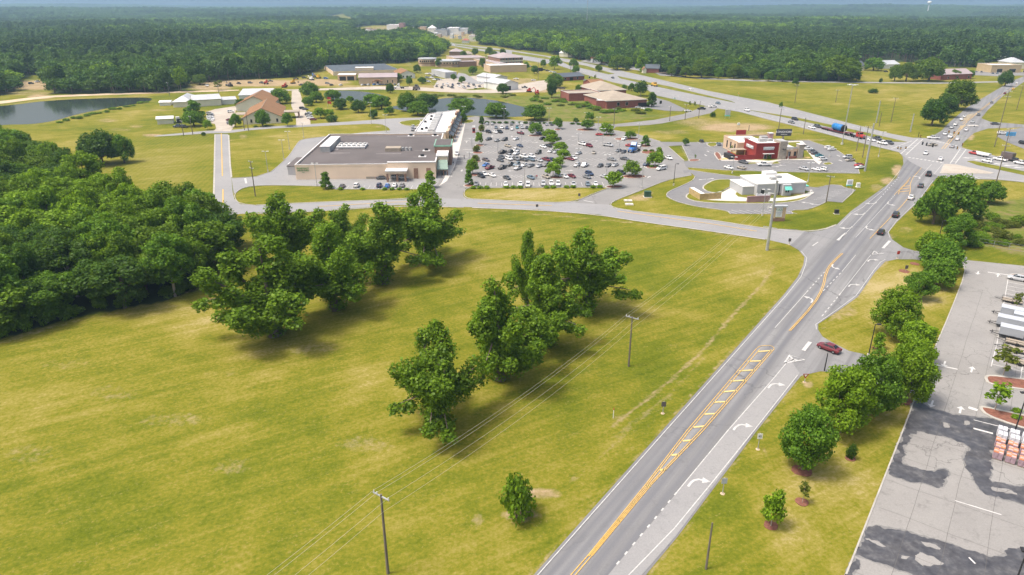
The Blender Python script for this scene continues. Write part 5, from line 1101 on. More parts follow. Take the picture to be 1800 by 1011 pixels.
def hip_b(name, label, x0, y0, x1, y1, depth, eave, ridge, wall, roof, cat='building', wins=(), doors=(), over=.6, group=None):
    A_, rz, w = frame(x0, y0, x1, y1)
    o = thing(name, label, cat, A_, rz, group)
    MB().box(0, w, 0, depth, 0, eave).build('wall', B[wall], o)
    k = min(w, depth) / 2; z0 = eave + .05
    if w >= depth: r0, r1 = (k, depth / 2), (w - k, depth / 2)
    else: r0, r1 = (w / 2, k), (w / 2, depth - k)
    a, b, c, d = (-over, -over, z0), (w + over, -over, z0), (w + over, depth + over, z0), (-over, depth + over, z0)
    R0, R1 = (*r0, ridge), (*r1, ridge)
    fs = [(0, 1, 5, 4), (1, 2, 5), (2, 3, 4, 5), (3, 0, 4)] if w >= depth else [(0, 1, 4), (1, 2, 5, 4), (2, 3, 5), (3, 0, 4, 5)]
    MB().add([a, b, c, d, R0, R1], fs + [(3, 2, 1, 0)]).build('roof', B[roof], o)
    MB().box(-over - .05, w + over + .05, -over - .05, -over + .1, eave - .25, eave + .02).box(-over - .05, -over + .1, -over + .1, depth + over, eave - .25, eave + .016).box(w + over - .1, w + over + .05, -over + .1, depth + over, eave - .25, eave + .016).build('fascia', B['coping'], o)
    windows(o, wins); windows(o, doors, M['dark'], 'door')
    return o, w
def text(s, size, loc, rot, m, parent, name='lettering', depth=.05, sx=1.0):
    c = bpy.data.curves.new(name, 'FONT'); c.body = s; c.size = size; c.extrude = depth; c.align_x = 'CENTER'; c.align_y = 'CENTER'
    c.materials.append(m)
    o = bpy.data.objects.new(name, c); COL.objects.link(o)
    me = bpy.data.meshes.new_from_object(o.evaluated_get(bpy.context.evaluated_depsgraph_get())); bpy.data.objects.remove(o); bpy.data.curves.remove(c)
    o = obj(name, me, None, parent)
    o.location = loc; o.rotation_euler = rot; o.scale = (sx, 1, 1)
    return o
FACE = (math.pi / 2, 0, 0)

# ---- supermarket
SF0, srz, SW = frame(521, 316, 766, 313.5)
SH = hgt(521, 316, 290)
_back = P(587, 237, 0); SD = 0
# depth from the far roof edge, read at roof height
_rb = P(587, 236, SH); SD = (_rb - SF0).dot(Vector((-math.sin(srz), math.cos(srz), 0)))
st = thing('supermarket', 'large beige supermarket with grey flat roof and pharmacy sign', 'supermarket', SF0, srz)
MB().box(0, SW, 0, SD, 0, SH - .6).build('wall', B['beige'], st)
MB().box(.4, SW - .4, .4, SD - .4, SH - .7, SH - .5).build('roof', B['roof_grey'], st)
MB().box(-.05, SW * .66, -.05, .35, SH - .65, SH).box(-.05, .35, .35, SD, SH - .65, SH - .004).box(SW - .35, SW + .05, .35, SD, SH - .65, SH - .004).box(.35, SW - .35, SD - .35, SD + .05, SH - .65, SH - .008).build('parapet', B['beige'], st)
MB().box(-.1, SW * .66, -.1, .4, SH, SH + .12).box(-.1, .4, .4, SD, SH, SH + .116).box(SW - .4, SW + .1, .4, SD, SH, SH + .116).box(.4, SW - .4, SD - .4, SD + .1, SH, SH + .112).build('coping', B['coping'], st)
MB().box(SW * .66, SW + .12, -.35, .5, SH * .0 + 0.02, SH + .5).build('raised_front', B['beige'], st)
MB().box(SW * .66 - .15, SW + .3, -.6, .7, SH + .5, SH + .85).build('cornice', B['coping'], st)
for u in (.845, .935): MB().box(SW * u, SW * u + 1.6, -.5, -.3, 0, SH * .72).build('pilaster', B['brown_brick'], st)
MB().box(SW * .5, SW * .67, -.14, -.02, 0, .9).build('plinth', B['roof_tan'], st)
# pharmacy drive-through canopy on the front
cx0, cx1 = SW * .655, SW * .80
MB().box(cx0, cx1, -5.2, -.4, 3.1, 3.9).build('canopy', B['beige'], st)
MB().box(cx0 - .25, cx1 + .25, -5.5, -.38, 3.9, 4.2).build('canopy_cornice', B['coping'], st)
for cx in (cx0 + .2, (cx0 + cx1) / 2, cx1 - .8): MB().box(cx, cx + .7, -5.1, -4.5, 0, 3.1).build('column', B['brown_brick'], st)
windows(st, [((cx0 + cx1) / 2, 1.2, 1.6, 1.2)])
text('PHARMACY', .86, (2.9, -.12, SH - 1.35), FACE, B['letter_green'], st); text('DRIVE-THRU', .78, (2.9, -.12, SH - 2.15), FACE, B['letter_green'], st)
MB().box(2.5, 3.1, -.1, -.02, SH - 2.95, SH - 2.85).add([(3.1, -.1, SH - 3.05), (3.1, -.1, SH - 2.75), (3.4, -.1, SH - 2.9)], [(0, 2, 1)]).build('arrow_mark', B['letter_green'], st)
# entrance tower and walkway side (right-hand wall)
tw0, tw1 = 12.0, 22.0
MB().box(SW + .1, SW + 4, tw0, tw1, 0, SH + .2).build('entrance_block', B['beige'], st)
MB().box(SW - .4, SW + 4.3, tw0 - .3, tw1 + .3, SH + .2, SH + .6).build('entrance_cornice', B['coping'], st)
MB().box(SW - 1.5, SW + 5.2, tw1 + .35, tw1 + 14, 0, SH + 2).build('entrance_tower', B['brown_brick'], st)
MB().box(SW - 1.8, SW + 5.5, tw1 - .02, tw1 + 14.3, SH + 2, SH + 2.6).build('tower_cornice', B['green'], st)
MB().box(SW - 1.3, SW + 5.0, tw1 + .6, tw1 + 13.6, SH + 2.55, SH + 2.68).build('tower_roof', B['roof_grey'], st)
aw = MB(); aw.add([(SW + .3, tw0 - 8, 2.6), (SW + 4.6, tw0 - 8, 2.5), (SW + 4.0, tw0 - .4, 4.6), (SW + .3, tw0 - .4, 4.6), (SW + .3, tw0 - 8, 2.4), (SW + 4.6, tw0 - 8, 2.3), (SW + 4.0, tw0 - .4, 4.4), (SW + .3, tw0 - .4, 4.4)], [(0, 1, 2, 3), (7, 6, 5, 4), (0, 4, 5, 1), (1, 5, 6, 2), (2, 6, 7, 3), (3, 7, 4, 0)]); aw.build('awning', plain('dull_green_awning', (.22, .30, .25), .6), st)
for ax in (1.0, 2.8, 4.3): MB().tube((SW + ax, tw0 - 7.7, 0), (SW + ax, tw0 - 7.7, 2.5), .18).build('awning_post', B['brown_brick'], st)
MB().box(SW + 4.01, SW + 4.12, tw0 + 1, tw1 - 1, .1, 2.8).build('entrance_door', M['glass'], st)
# roof plant
MB().box(4, 8, SD * .40, SD * .76, SH - .5, SH + 1.7).build('mechanical_penthouse', B['unit'], st)
MB().box(3.9, 8.1, SD * .40 - .1, SD * .76 + .1, SH + 1.7, SH + 1.82).build('penthouse_roof', B['coping'], st)
for i in range(2):
    for j in range(6):
        MB().tube((10.2 + j * 2.0, SD * (.53 + .07 * i), SH + .4), (10.2 + j * 2.0, SD * (.53 + .07 * i), SH + .9), .75, .75, 10).build('condenser_fan', B['unit'], st)
MB().box(9.2, 21.2, SD * .50, SD * .63, SH - .3, SH + .4).build('condenser_rack', B['coping'], st)
MB().box(SW * .58, SW * .70, SD * .40, SD * .47, SH - .5, SH + .9).build('air_handler', B['roof_tan'], st)
for j in range(3): MB().tube((SW * .715 + j * 1.5, SD * .435, SH - .5), (SW * .715 + j * 1.5, SD * .435, SH + .8), .62, .62, 10).build('condenser_fan', B['unit'], st)
for u, v in ((.72, .97), (.93, .97), (.90, .44), (.885, .26), (.99, .6)):
    hbx = MB().box(SW * u - .7, SW * u + .7, SD * v - 1.5, SD * v - .3, SH - .5, SH + .35).build('vent_hood', M['dark'], st)
    MB().box(SW * u - 1.5, SW * u + 1.5, SD * v - 2.4, SD * v + .2, SH - .495, SH - .42).build('curb', B['coping'], hbx)
STAIN = plain('pale_roof_stain', (.22, .20, .195), .9, .3, .5)
for (x, y, w, d) in ((SW * .16, SD * .36, 8, 1.2), (SW * .52, SD * .33, 10, .9), (SW * .82, SD * .22, 5, .6), (SW * .8, SD * .42, 5, .6), (SW * .6, SD * .93, 16, 1.2), (SW * .12, SD * .46, 4, 5)):
    MB().box(x, x + w, y, y + d, SH - .51, SH - .49).build('roof_patch', STAIN, st)
MB().box(-5, -.1, SD * .12, SD * .36, 0, 3.4).build('loading_wing', B['grey'], st); MB().box(-5.2, -.15, SD * .115, SD * .365, 3.4, 3.6).build('loading_roof', B['roof_grey'], st)

# ---- strip of shops with the white roof
SHH = 5.2
r00, r01, r10, r11 = P(729, 231, SHH), P(783, 232, SHH), P(752, 200, SHH), P(804, 193, SHH)
ss = thing('strip_shops', 'long row of shops with bright white roof beside the supermarket', 'shops', (r00.x, r00.y, 0), 0)
def loc_(p): return (p.x - r00.x, p.y - r00.y)
foot = [loc_(r00), loc_(r01), loc_(r11), loc_(r10)]
MB().prism(foot, 0, SHH - .5).build('wall', B['beige'], ss)
ins = [(x * .985 + .6 * (1 if i in (0, 3) else -1) * .5, y + (.8 if i in (0, 1) else -.8)) for i, (x, y) in enumerate(foot)]
MB().prism(ins, SHH - .6, SHH - .42).build('roof', B['roof_white'], ss)
def lerp2(a, b, t): return (a[0] + (b[0] - a[0]) * t, a[1] + (b[1] - a[1]) * t)
for i in range(4):
    a, b = Vector((*foot[i], 0)), Vector((*foot[(i + 1) % 4], 0))
    s_ = strip_mesh([a, b], .45, SHH + .05); mb = MB().add(s_.v, s_.f)
    n_ = len(s_.v)
    mb.add([(x, y, SHH - .6) for x, y, z in s_.v] + s_.v, [(0, 1, 5, 4), (1, 3, 7, 5), (3, 2, 6, 7), (2, 0, 4, 6)])
    mb.build('parapet', B['coping'], ss)
for k in range(11):                                     # line of rooftop units
    u = .06 + .085 * k
    c = lerp2(lerp2(foot[0], foot[1], .52), lerp2(foot[3], foot[2], .40), u)
    MB().box(c[0] - 1.6, c[0] + 1.6, c[1] - 2.0, c[1] + 2.0, SHH - .42, SHH + .7).build('roof_unit', B['unit'], ss)
for u, v in ((.12, .18), (.17, .3), (.5, .12), (.62, .25), (.8, .2)):
    c = lerp2(lerp2(foot[0], foot[1], v), lerp2(foot[3], foot[2], v), u)
    MB().box(c[0] - .6, c[0] + .6, c[1] - .6, c[1] + .6, SHH - .42, SHH + .5).build('roof_vent', M['dark'], ss)
for k in range(7):                                      # gabled shop fronts and dark awnings along the walkway
    u0, u1 = k / 7 + .015, (k + .9) / 7
    a, b = Vector((*lerp2(foot[1], foot[2], u0), 0)), Vector((*lerp2(foot[1], foot[2], u1), 0))
    d = (b - a).normalized(); n_ = Vector((d.y, -d.x, 0))
    hh = SHH + (.9 if k % 2 else .2)
    MB().prism([tuple((a + n_ * .1).xy), tuple((b + n_ * .1).xy), tuple((b + n_ * 1.3).xy), tuple((a + n_ * 1.3).xy)], 0, hh).build('shop_front', B[['tan', 'beige', 'brown_brick'][k % 3]], ss)
    q = [a + n_ * 1.35, b + n_ * 1.35, b + n_ * 3.6, a + n_ * 3.6]
    MB().add([(*q[0].xy, 4.4), (*q[1].xy, 4.4), (*q[2].xy, 3.1), (*q[3].xy, 3.1), (*q[0].xy, 4.2), (*q[1].xy, 4.2), (*q[2].xy, 2.9), (*q[3].xy, 2.9)], [(0, 1, 2, 3), (7, 6, 5, 4), (0, 4, 5, 1), (1, 5, 6, 2), (2, 6, 7, 3), (3, 7, 4, 0)]).build('awning', B['roof_dark'], ss)
    w0, w1 = a + d * .8 + n_ * 1.34, b - d * .8 + n_ * 1.34
    MB().prism([tuple(w0.xy), tuple(w1.xy), tuple((w1 + n_ * .06).xy), tuple((w0 + n_ * .06).xy)], .3, 2.8).build('shop_window', M['glass'], ss)
    MB().tube((*(a + n_ * 3.5).xy, 0), (*(a + n_ * 3.5).xy, 3.0), .2).build('column', B['brown_brick'], ss)

# ---- red steakhouse
RA, rrz, RW = frame(1327, 281, 1407, 279)
RH = hgt(1327, 281, 253.5)
rs = thing('steakhouse', 'red and tan steakhouse with white roof and stone piers', 'restaurant', RA, rrz)
RDp = 27.0
red_w = RW * .485
MB().box(0, red_w, 0, 12, 0, RH).build('red_wing', B['red'], rs)
for k in range(int(red_w / .9)): MB().box(.45 + k * .9, .53 + k * .9, -.05, 0, .1, RH - .1).build('siding_batten', B['red'], rs)
MB().box(-3.2, red_w - .02, 12.02, RDp, 0, RH - 1.6).build('rear_wing', B['tan'], rs)
st_w = RW * .16
MB().box(red_w + .02, red_w + st_w, -1.0, 5, 0, RH + 1.0).build('stone_pier', B['stone'], rs)
MB().box(red_w + .1, red_w + st_w - .1, -.9, 4.9, RH + 1.0, RH + 1.15).build('pier_cap', B['unit'], rs)
MB().box(red_w + st_w + .02, RW - 2.0, .0, RDp - 4, 0, RH - 2.2).build('tan_wing', B['tan'], rs)
MB().box(red_w + st_w + .02, RW - 2.02, -.06, .2, RH - 2.2, RH - 1.6).build('wing_coping', B['unit'], rs)
MB().box(RW - 1.6, RW + .6, -.6, 2.2, 0, RH - .6).build('stone_pier', B['stone'], rs); MB().box(RW - 1.8, RW + .8, -.8, 2.4, RH - .6, RH - .45).build('pier_cap', B['coping'], rs)
MB().box(RW * .74, RW * .74 + 1.9, RDp - 7, RDp - 5, RH - 2.2, RH + .6).build('chimney', B['pink'], rs); MB().box(RW * .74 - .15, RW * .74 + 2.05, RDp - 7.15, RDp - 4.85, RH + .6, RH + .8).build('chimney_cap', B['coping'], rs)
MB().box(red_w + st_w + .3, RW - 2.2, .3, RDp - 4.3, RH - 2.3, RH - 2.1).box(.3, red_w - .3, .3, 11.7, RH - .02, RH + .08).box(-2.9, red_w - .3, 12.4, RDp - .4, RH - 1.62, RH - 1.5).build('roof', B['roof_white'], rs)
MB().box(-.1, red_w + .1, -.1, .3, RH, RH + .35).box(-.1, .3, .3, 12, RH, RH + .346).build('parapet', B['red'], rs)
MB().box(-3.3, -2.9, 12, RDp, RH - 1.6, RH - 1.1).box(-2.9, RW - 2, RDp - .4, RDp + .1, RH - 1.6, RH - .9).build('rear_parapet', B['tan'], rs)
MB().box(2.5, 7, RDp - .2, RDp + .3, 0, RH + 1.2).build('rear_sign_wall', B['red'], rs)
for (x, y, w, d, h, zb) in ((3, 4, 3, 2, 1.3, RH), (7, 5, 2.4, 2, 1.0, RH), (2, 16, 2.4, 2, 1.2, RH - 1.5), (10, 17, 3, 2.4, 1.4, RH - 1.5), (red_w + st_w + 3, 8, 2, 2, 1, RH - 2.1)): MB().box(x, x + w, y, y + d, zb + .06, zb + h).build('roof_unit', B['unit'], rs)
sgx = RW * .265
sg = MB().box(sgx - 2.3, sgx + 2.3, -.3, -.06, RH * .62, RH * .62 + 1.3).build('sign_panel', B['signgrey'], rs)
text('LONGHORN', .84, (sgx, -.36, RH * .62 + .86), FACE, B['letter'], sg); text('STEAKHOUSE', .36, (sgx, -.36, RH * .62 + .26), FACE, B['letter'], sg)
sg = MB().box(-.3, -.06, 2.6, 9.4, RH * .60, RH * .60 + 1.3).build('sign_panel', B['signgrey'], rs)
text('LONGHORN', 1.0, (-.36, 6, RH * .60 + .86), (math.pi / 2, 0, -math.pi / 2), B['letter'], sg); text('STEAKHOUSE', .45, (-.36, 6, RH * .60 + .26), (math.pi / 2, 0, -math.pi / 2), B['letter'], sg)
MB().box(sgx - 2.4, sgx + 2.4, -1.2, -.06, RH * .38, RH * .38 + .16).build('door_canopy', B['coping'], rs)
windows(rs, [(sgx - 1.0, .3, 1.2, 1.8), (sgx + 1.0, .3, 1.2, 1.8)])
for u in (.735, .86):
    f_ = MB().box(RW * u - .6, RW * u + .6, -.1, .1, 1.2, 3.2).build('window', B['brown_brick'], rs); MB().box(RW * u - .5, RW * u + .5, -.13, .1, 1.3, 3.1).build('pane', M['glass'], f_)
MB().box(red_w + st_w + .05, RW - 2.05, -.4, -.02, 0, 1.1).build('brick_base', B['brick'], rs)
mh = MB(); mh.tube((red_w + 1.5, -1.08, RH * .62), (red_w + st_w - 1.4, -1.08, RH * .72), .13).tube((red_w + 2.2, -1.08, RH * .6), (red_w + 3.0, -1.08, RH * .70), .11).tube((red_w + st_w - 2.2, -1.08, RH * .68), (red_w + st_w - 1.1, -1.08, RH * .64), .1); mh.build('horn_emblem', M['black_metal'], rs)
MB().box(-8.6, -.3, -.2, .15, 0, 2.2).box(-8.6, -8.25, .15, 9, 0, 2.19).build('patio_wall', B['red'], rs)
MB().box(-7.5, -.5, 8, 11.9, 2.6, 2.8).build('patio_roof', B['roof_tan'], rs)
for x in (-7.2, -1): MB().tube((x, 8.3, 0), (x, 8.3, 2.6), .14).build('patio_post', B['wood'], rs)
MB().box(-11, -8.7, 1, 7, 0, 2.0).build('bin_enclosure', M['dark'], rs)
for z in (13.5, 18, 22): MB().box(-3.28, -3.15, z, z + 1.2, 1.2, 4.2).build('side_window', M['glass'], rs)

# ---- grey drive-through with teal awning
GA, grz, GW = frame(1329, 345.5, 1414, 342)
GH = hgt(1329, 345.5, 323.5)
gb = thing('drive_through_building', 'pale grey drive-through with white roof and teal awning', 'restaurant', GA, grz)
GD = 13.0
MB().box(0, GW, 0, GD, 0, GH - .3).build('wall', B['grey'], gb)
MB().box(-.02, GW + .02, -.03, 0, 0, .8).build('stone_plinth', B['stone'], gb)
MB().box(-.15, GW + .15, -.15, GD + .15, GH - .3, GH + .05).build('fascia', B['white'], gb)
MB().box(.2, GW - .2, .2, GD - .2, GH + .0, GH + .1).build('roof', B['roof_white'], gb)
MB().box(GW * .46, GW * .70, GD - 2.5, GD + .6, GH + .1, GH + 1.2).build('roof_monitor', B['roof_white'], gb)
for (z0_) in [1.4 + .45 * k for k in range(int((GH - 2) / .45))]: MB().box(.02, GW - .02, -.045, -.005, z0_, z0_ + .05).build('siding_lap', B['grey'], gb)
bx = GW * .585
MB().box(bx - 1.5, bx + 1.5, -1.3, -.05, 0, GH - .35).build('window_bay', B['grey'], gb)
MB().add([(bx - 1.2, -1.35, GH * .80), (bx + 1.2, -1.35, GH * .80), (bx + 1.35, -2.4, GH * .56), (bx - 1.35, -2.4, GH * .56), (bx - 1.2, -1.35, GH * .78), (bx + 1.2, -1.35, GH * .78), (bx + 1.35, -2.4, GH * .54), (bx - 1.35, -2.4, GH * .54)], [(3, 2, 1, 0), (4, 5, 6, 7), (0, 1, 5, 4), (1, 2, 6, 5), (2, 3, 7, 6), (3, 0, 4, 7)]).build('awning', B['teal'], gb)
for dx in (-.4, .4):
    f_ = MB().box(bx + dx - .36, bx + dx + .36, -1.36, -1.2, 1.3, 2.2).build('window', B['coping'], gb); MB().box(bx + dx - .3, bx + dx + .3, -1.39, -1.2, 1.36, 2.14).build('pane', M['glass'], f_)
MB().box(-4.2, -.1, 2, GD - 1, 0, 3.0).build('store_wing', B['grey'], gb); MB().box(-4.35, -.12, 1.85, GD - .85, 3.0, 3.2).build('wing_roof', B['white'], gb)
windows(gb, [], None); windows(gb, [(GW * .12, .1, 1.1, 2.3)], M['dark'], 'door')
MB().box(GW + .02, GW + 2.5, 2, 6, GH * .5, GH * .58).build('side_awning', B['teal'], gb)
for (x, y) in ((7, 4), (10, 6)): MB().box(x, x + 2, y, y + 1.6, GH + .1, GH + 1.0).build('roof_unit', B['unit'], gb)
MB().box(GW * .455 - .12, GW * .455 + .12, -.25, -.05, 0, GH - .4).build('downpipe', M['dark'], gb)
# low mauve sign wall before it, with white script, and the bin enclosure
sA, s_rz, s_w = frame(1313, 357, 1353, 355.5)
sw_ = thing('sign_wall', 'low mauve stone wall topped by white script lettering', 'sign', sA + Vector((0, 0, .19)), s_rz)
MB().box(0, s_w, 0, .5, 0, 1.9).build('wall', B['pink'], sw_); MB().box(-.1, s_w + .1, -.1, .6, 1.9, 2.05).build('cap', B['pink'], sw_)
for k in range(7): MB().box(s_w * (.38 + .085 * k), s_w * (.38 + .085 * k) + .55, .15, .35, 2.05, 2.05 + (.9, .6, .75, .55, .8, .6, 1.0)[k]).build('letter', B['letter'], sw_)
wA, w_rz, w_w = frame(1230, 352.5, 1268, 350.5)
en = thing('bin_enclosure', 'board-fenced bin enclosure on the drive-through island', 'enclosure', wA + Vector((0, 0, .19)), w_rz)
for k in range(int(w_w / .32)): MB().box(k * .32, k * .32 + .29, 0, .06, 0, 2.1).build('board', B['wood'], en)
for k in range(int(9 / .4)): MB().box(0, .06, .1 + k * .4, .1 + k * .4 + .37, 0, 2.1).build('board', B['wood'], en)
MB().box(.1, w_w - 6, .1, 9, 1.9, 2.0).build('cover', B['roof_white'], en)

# ---- church, sheds and yard on the left
def H3(x, yb, yt): return max(2.0, hgt(x, yb, yt))
o, w = gable_b('church', 'cream church hall with broad brown shingle gable roof', 429, 219, 496, 216.5, 40, 3.6, 8.2, 'cream', 'roof_brown', 'y', wins=[(4, .8, 1.0, 1.8), (6.5, .8, 1.0, 1.8), (17.5, .8, 1.0, 1.8)], doors=[(10.5, 0.1, 1.6, 2.2)])
MB().box(w + .1, w + 9, 16, 24, 3.2, 3.7).build('porch_roof', B['roof_tan'], o)
for yy in (16.4, 23): MB().box(w + 8, w + 8.6, yy, yy + .6, 0, 3.2).build('porch_column', B['brown_brick'], o)
MB().box(-6, -.1, 14, 24, 3.0, 3.4).build('side_canopy', B['roof_tan'], o)
for yy in (14.5, 23): MB().box(-5.6, -5.2, yy, yy + .4, 0, 3.0).build('canopy_post', B['cream'], o)
gable_b('church_annex', 'brown-roofed rear hall joined behind the church', 416, 196, 480, 194.5, 34, 3.8, 8.6, 'cream', 'roof_brown', 'y', group='church halls')
gable_b('metal_hall', 'large white metal hall with skylights behind the church', 421, 177, 475, 176, 34, 3.4, 5.6, 'white', 'roof_metal', 'x')
hip_b('white_barn', 'white building with grey hip roof by the pond', 305, 189, 338, 188, 26, 3.3, 6.4, 'cream', 'roof_metal')
gable_b('long_barn', 'long cream metal building with pale roof', 342, 188, 390, 185, 22, 4.0, 5.8, 'cream', 'roof_metal', 'x')
gable_b('small_shed', 'small white shed at the end of the long metal building', 391, 184, 416, 182.5, 12, 2.8, 3.9, 'white', 'roof_metal', 'x', doors=[(12, .1, 2.5, 2.4)])
gable_b('garden_shed', 'cream shed with white roof alone on the left field', 277, 219, 305, 217.5, 7, 2.8, 3.6, 'cream', 'roof_white', 'x', doors=[(11, .1, 2.2, 2.2)])
flat_b('storage_tank', 'small white storage box beside the cream shed', 311, 214.5, 317, 214, 2.2, 2.6, 'white', 'roof_white', 0)
gable_b('field_canopy', 'small white open canopy near the left pond', 281, 186, 300, 185.5, 6, 2.0, 2.7, 'white', 'roof_white', 'x')
# county yard
flat_b('dark_hall', 'long hall with dark low roof at the wood edge', 586, 133, 702, 129, 70, 3.5, 'beige', 'roof_dark', 0)
gable_b('tan_warehouse', 'tan metal warehouse with mauve roof and entrance porch', 631, 148.5, 698, 147.5, 30, 5.2, 7.0, 'tan', 'roof_mauve', 'x', wins=[(23, 1, .8, 2), (27, 1, .8, 2)], doors=[(15, .1, 1.6, 2.4)])
A_, rz_, w_ = frame(655, 149, 674, 148.8)
o = thing('entrance_porch', 'brown peaked porch on the tan warehouse front', 'porch', A_ + Vector((0, -1.5, 0)), rz_)
MB().add([(0, -2, 2.8), (w_ / 2, -2, 4.4), (w_, -2, 2.8), (0, 2.2, 2.8), (w_ / 2, 2.2, 4.4), (w_, 2.2, 2.8)], [(0, 1, 4, 3), (1, 2, 5, 4), (0, 2, 1), (3, 4, 5), (0, 3, 5, 2)]).build('roof', B['roof_brown'], o)
for x in (.4, w_ - .8): MB().box(x, x + .4, -1.9, -1.5, 0, 2.8).build('post', B['brown_brick'], o)
o, w = flat_b('open_shed', 'open-fronted equipment shed left of the tan warehouse', 594, 142, 626, 141.5, 14, 4.6, 'tan', 'roof_white', 0)
MB().box(1.5, w * .45, -.05, .3, 0, 3.4).box(w * .52, w - 1.5, -.05, .3, 0, 3.4).build('bay_opening', M['dark'], o)
flat_b('beige_annex', 'beige raised block behind the tan warehouse', 625, 131, 657, 130.5, 12, 5.5, 'beige', 'roof_white', .2)
gable_b('white_gable_house', 'white house with brown gable roof beside the warehouse', 703, 138.5, 730, 137.5, 26, 3.8, 6.6, 'white', 'roof_brown', 'y', wins=[(3, 1, 1.2, 1.4), (10, 1, 1.2, 1.4)], doors=[(6.5, .1, 1.6, 2.2)])
flat_b('storage_block', 'grey two-level storage building inside the fence', 783, 138, 803, 137, 34, 4.8, 'grey', 'roof_metal', .2)
# jail complex
def drum(label, x, yb, yt, wpx, n=8):
    c = P(x, yb); r = wpx * mpp(yb) / 2; h = H3(x, yb, yt)
    o = thing('cell_block', label, 'building', c + Vector((0, r, 0)), 0, 'octagonal cell blocks')
    oc = [(r * math.cos(k * 6.2832 / n + .39), r * .9 * math.sin(k * 6.2832 / n + .39)) for k in range(n)]
    MB().prism(oc, 0, h).build('wall', B['tan'], o); MB().prism([(a * 1.03, b * 1.03) for a, b in oc], h, h + .9).build('roof', B['roof_metal'], o)
    MB().prism([(a * 1.006, b * 1.006) for a, b in oc], h * .35, h * .5).build('band', B['brown_brick'], o)
    for k in range(-3, 4): MB().box(k * r * .22 - .5, k * r * .22 + .5, -r * .94, -r * .6, h * .62, h * .85).build('window', M['dark'], o)
drum('left octagonal cell block with pale roof at the jail', 750, 117, 105, 34); drum('front octagonal cell block with low white dome roof', 786, 119, 109, 48)
flat_b('jail_wing', 'long tan jail wing behind the cell blocks', 800, 113, 856, 111.5, 40, H3(820, 113, 103), 'tan', 'roof_mauve', .4)
flat_b('jail_link', 'low mauve-roofed corridor between cell blocks', 806, 118, 838, 117, 12, 5, 'brown_brick', 'roof_mauve', .2)
flat_b('jail_corridor', 'slanting corridor leading to the brick tower', 833, 114, 878, 124, 9, 6, 'tan', 'roof_mauve', .2)
o, w = hip_b('brick_tower', 'three-storey brown brick block with grey hip roof', 879, 120, 919, 118.5, 34, H3(900, 120, 102), H3(900, 120, 95), 'brown_brick', 'roof_mauve')
hh = H3(900, 120, 102)
for z in (hh * .30, hh * .62): MB().box(-.08, w + .08, -.08, .2, z, z + 1.2).build('pale_band', B['cream'], o)
for k in range(6):
    for z in (hh * .42, hh * .76):
        f_ = MB().box(w * (.1 + .15 * k), w * (.1 + .15 * k) + 1.6, -.1, .2, z, z + 2).build('window', B['coping'], o)
        MB().box(w * (.1 + .15 * k) + .15, w * (.1 + .15 * k) + 1.45, -.14, .2, z + .15, z + 1.85).build('pane', M['glass'], f_)
flat_b('jail_reception', 'low tan entrance block before the brick tower', 862, 128, 926, 126, 22, 6, 'tan', 'roof_white', .4, doors=[(50, .1, 5, 3)])
gable_b('shop_barn', 'white metal workshop with grey roof, left one', 869, 147, 892, 145, 24, 4.4, 6.2, 'white', 'roof_metal', 'y')
gable_b('shop_barn', 'pale workshop with garage door, right one', 883, 160, 911, 157.5, 24, 4.8, 7.2, 'white', 'roof_metal', 'y', doors=[(6, .1, 4, 3)])
# library, houses by the highway
o, w = flat_b('library_wing', 'left flat-roofed brick wing of the library', 1000, 178, 1056, 176, 18, 4.6, 'brick', 'roof_tan', .5, wins=[(16, 1.5, 1.6, 1.6), (21, 1.5, 1.6, 1.6)])
hip_b('library', 'red brick library with large tan hip roof', 1066, 191.5, 1136, 188, 34, 4.8, 8.6, 'brick', 'roof_tan', doors=[(26, .1, 8, 2.6)], wins=[(8, 1.5, 1.6, 2), (14, 1.5, 1.6, 2), (38, 1.5, 1.6, 2)])
hip_b('library_hall', 'rear brick hall with tan hip roof behind the library', 1047, 172, 1100, 170, 32, 4.8, 9.2, 'brick', 'roof_tan')
flat_b('library_block', 'small brick block at the library front corner', 1048, 190.5, 1068, 191, 12, 4.4, 'brick', 'roof_white', .4)
gable_b('brown_house', 'house with brown roof beside the library hall', 1040, 155, 1064, 154, 16, 3, 5.5, 'brick', 'roof_brown', 'x')
gable_b('brick_motel', 'long low brick house with dark roof at the gravel lot', 983, 143, 1027, 140.5, 18, 3.2, 5.4, 'brick', 'roof_dark', 'x', wins=[(6, 1, 1.5, 1.6), (18, 1, 1.5, 1.6), (30, 1, 1.5, 1.6)], doors=[(12, .1, 3, 2.4)])
gable_b('roadside_house', 'white-roofed house beyond the highway', 983, 99.5, 1007, 100.5, 18, 4, 7, 'cream', 'roof_white', 'x')
gable_b('roadside_house', 'red-roofed house beyond the highway bend', 1038, 109.5, 1055, 110.5, 16, 4, 7.5, 'white', 'roof_red', 'x', chimney=True)
gable_b('roadside_house', 'brown house right of the red-roofed house', 1057, 110.8, 1071, 111.5, 12, 4, 7, 'brick', 'roof_brown', 'x')
gable_b('roadside_house', 'dark house under the lime-green tree', 1134, 128, 1158, 128.5, 14, 4, 7, 'brick', 'roof_dark', 'x')
gable_b('roadside_shed', 'tiny cream shed left of the dark house', 1130, 129, 1136, 129, 6, 3.5, 5.5, 'cream', 'roof_brown', 'y')
gable_b('meadow_house', 'white house beyond the meadow with grey roof', 1500, 124, 1519, 124, 18, 4.2, 8, 'cream', 'roof_dark', 'x', wins=[(5, 1, 1.4, 1.6), (12, 1, 1.4, 1.6)])
gable_b('meadow_house', 'long brick house beyond the meadow', 1653, 141, 1707, 139, 16, 4.5, 8, 'brick', 'roof_mauve', 'x', wins=[(8, 1, 1.6, 1.6), (18, 1, 1.6, 1.6), (30, 1, 1.6, 1.6)])
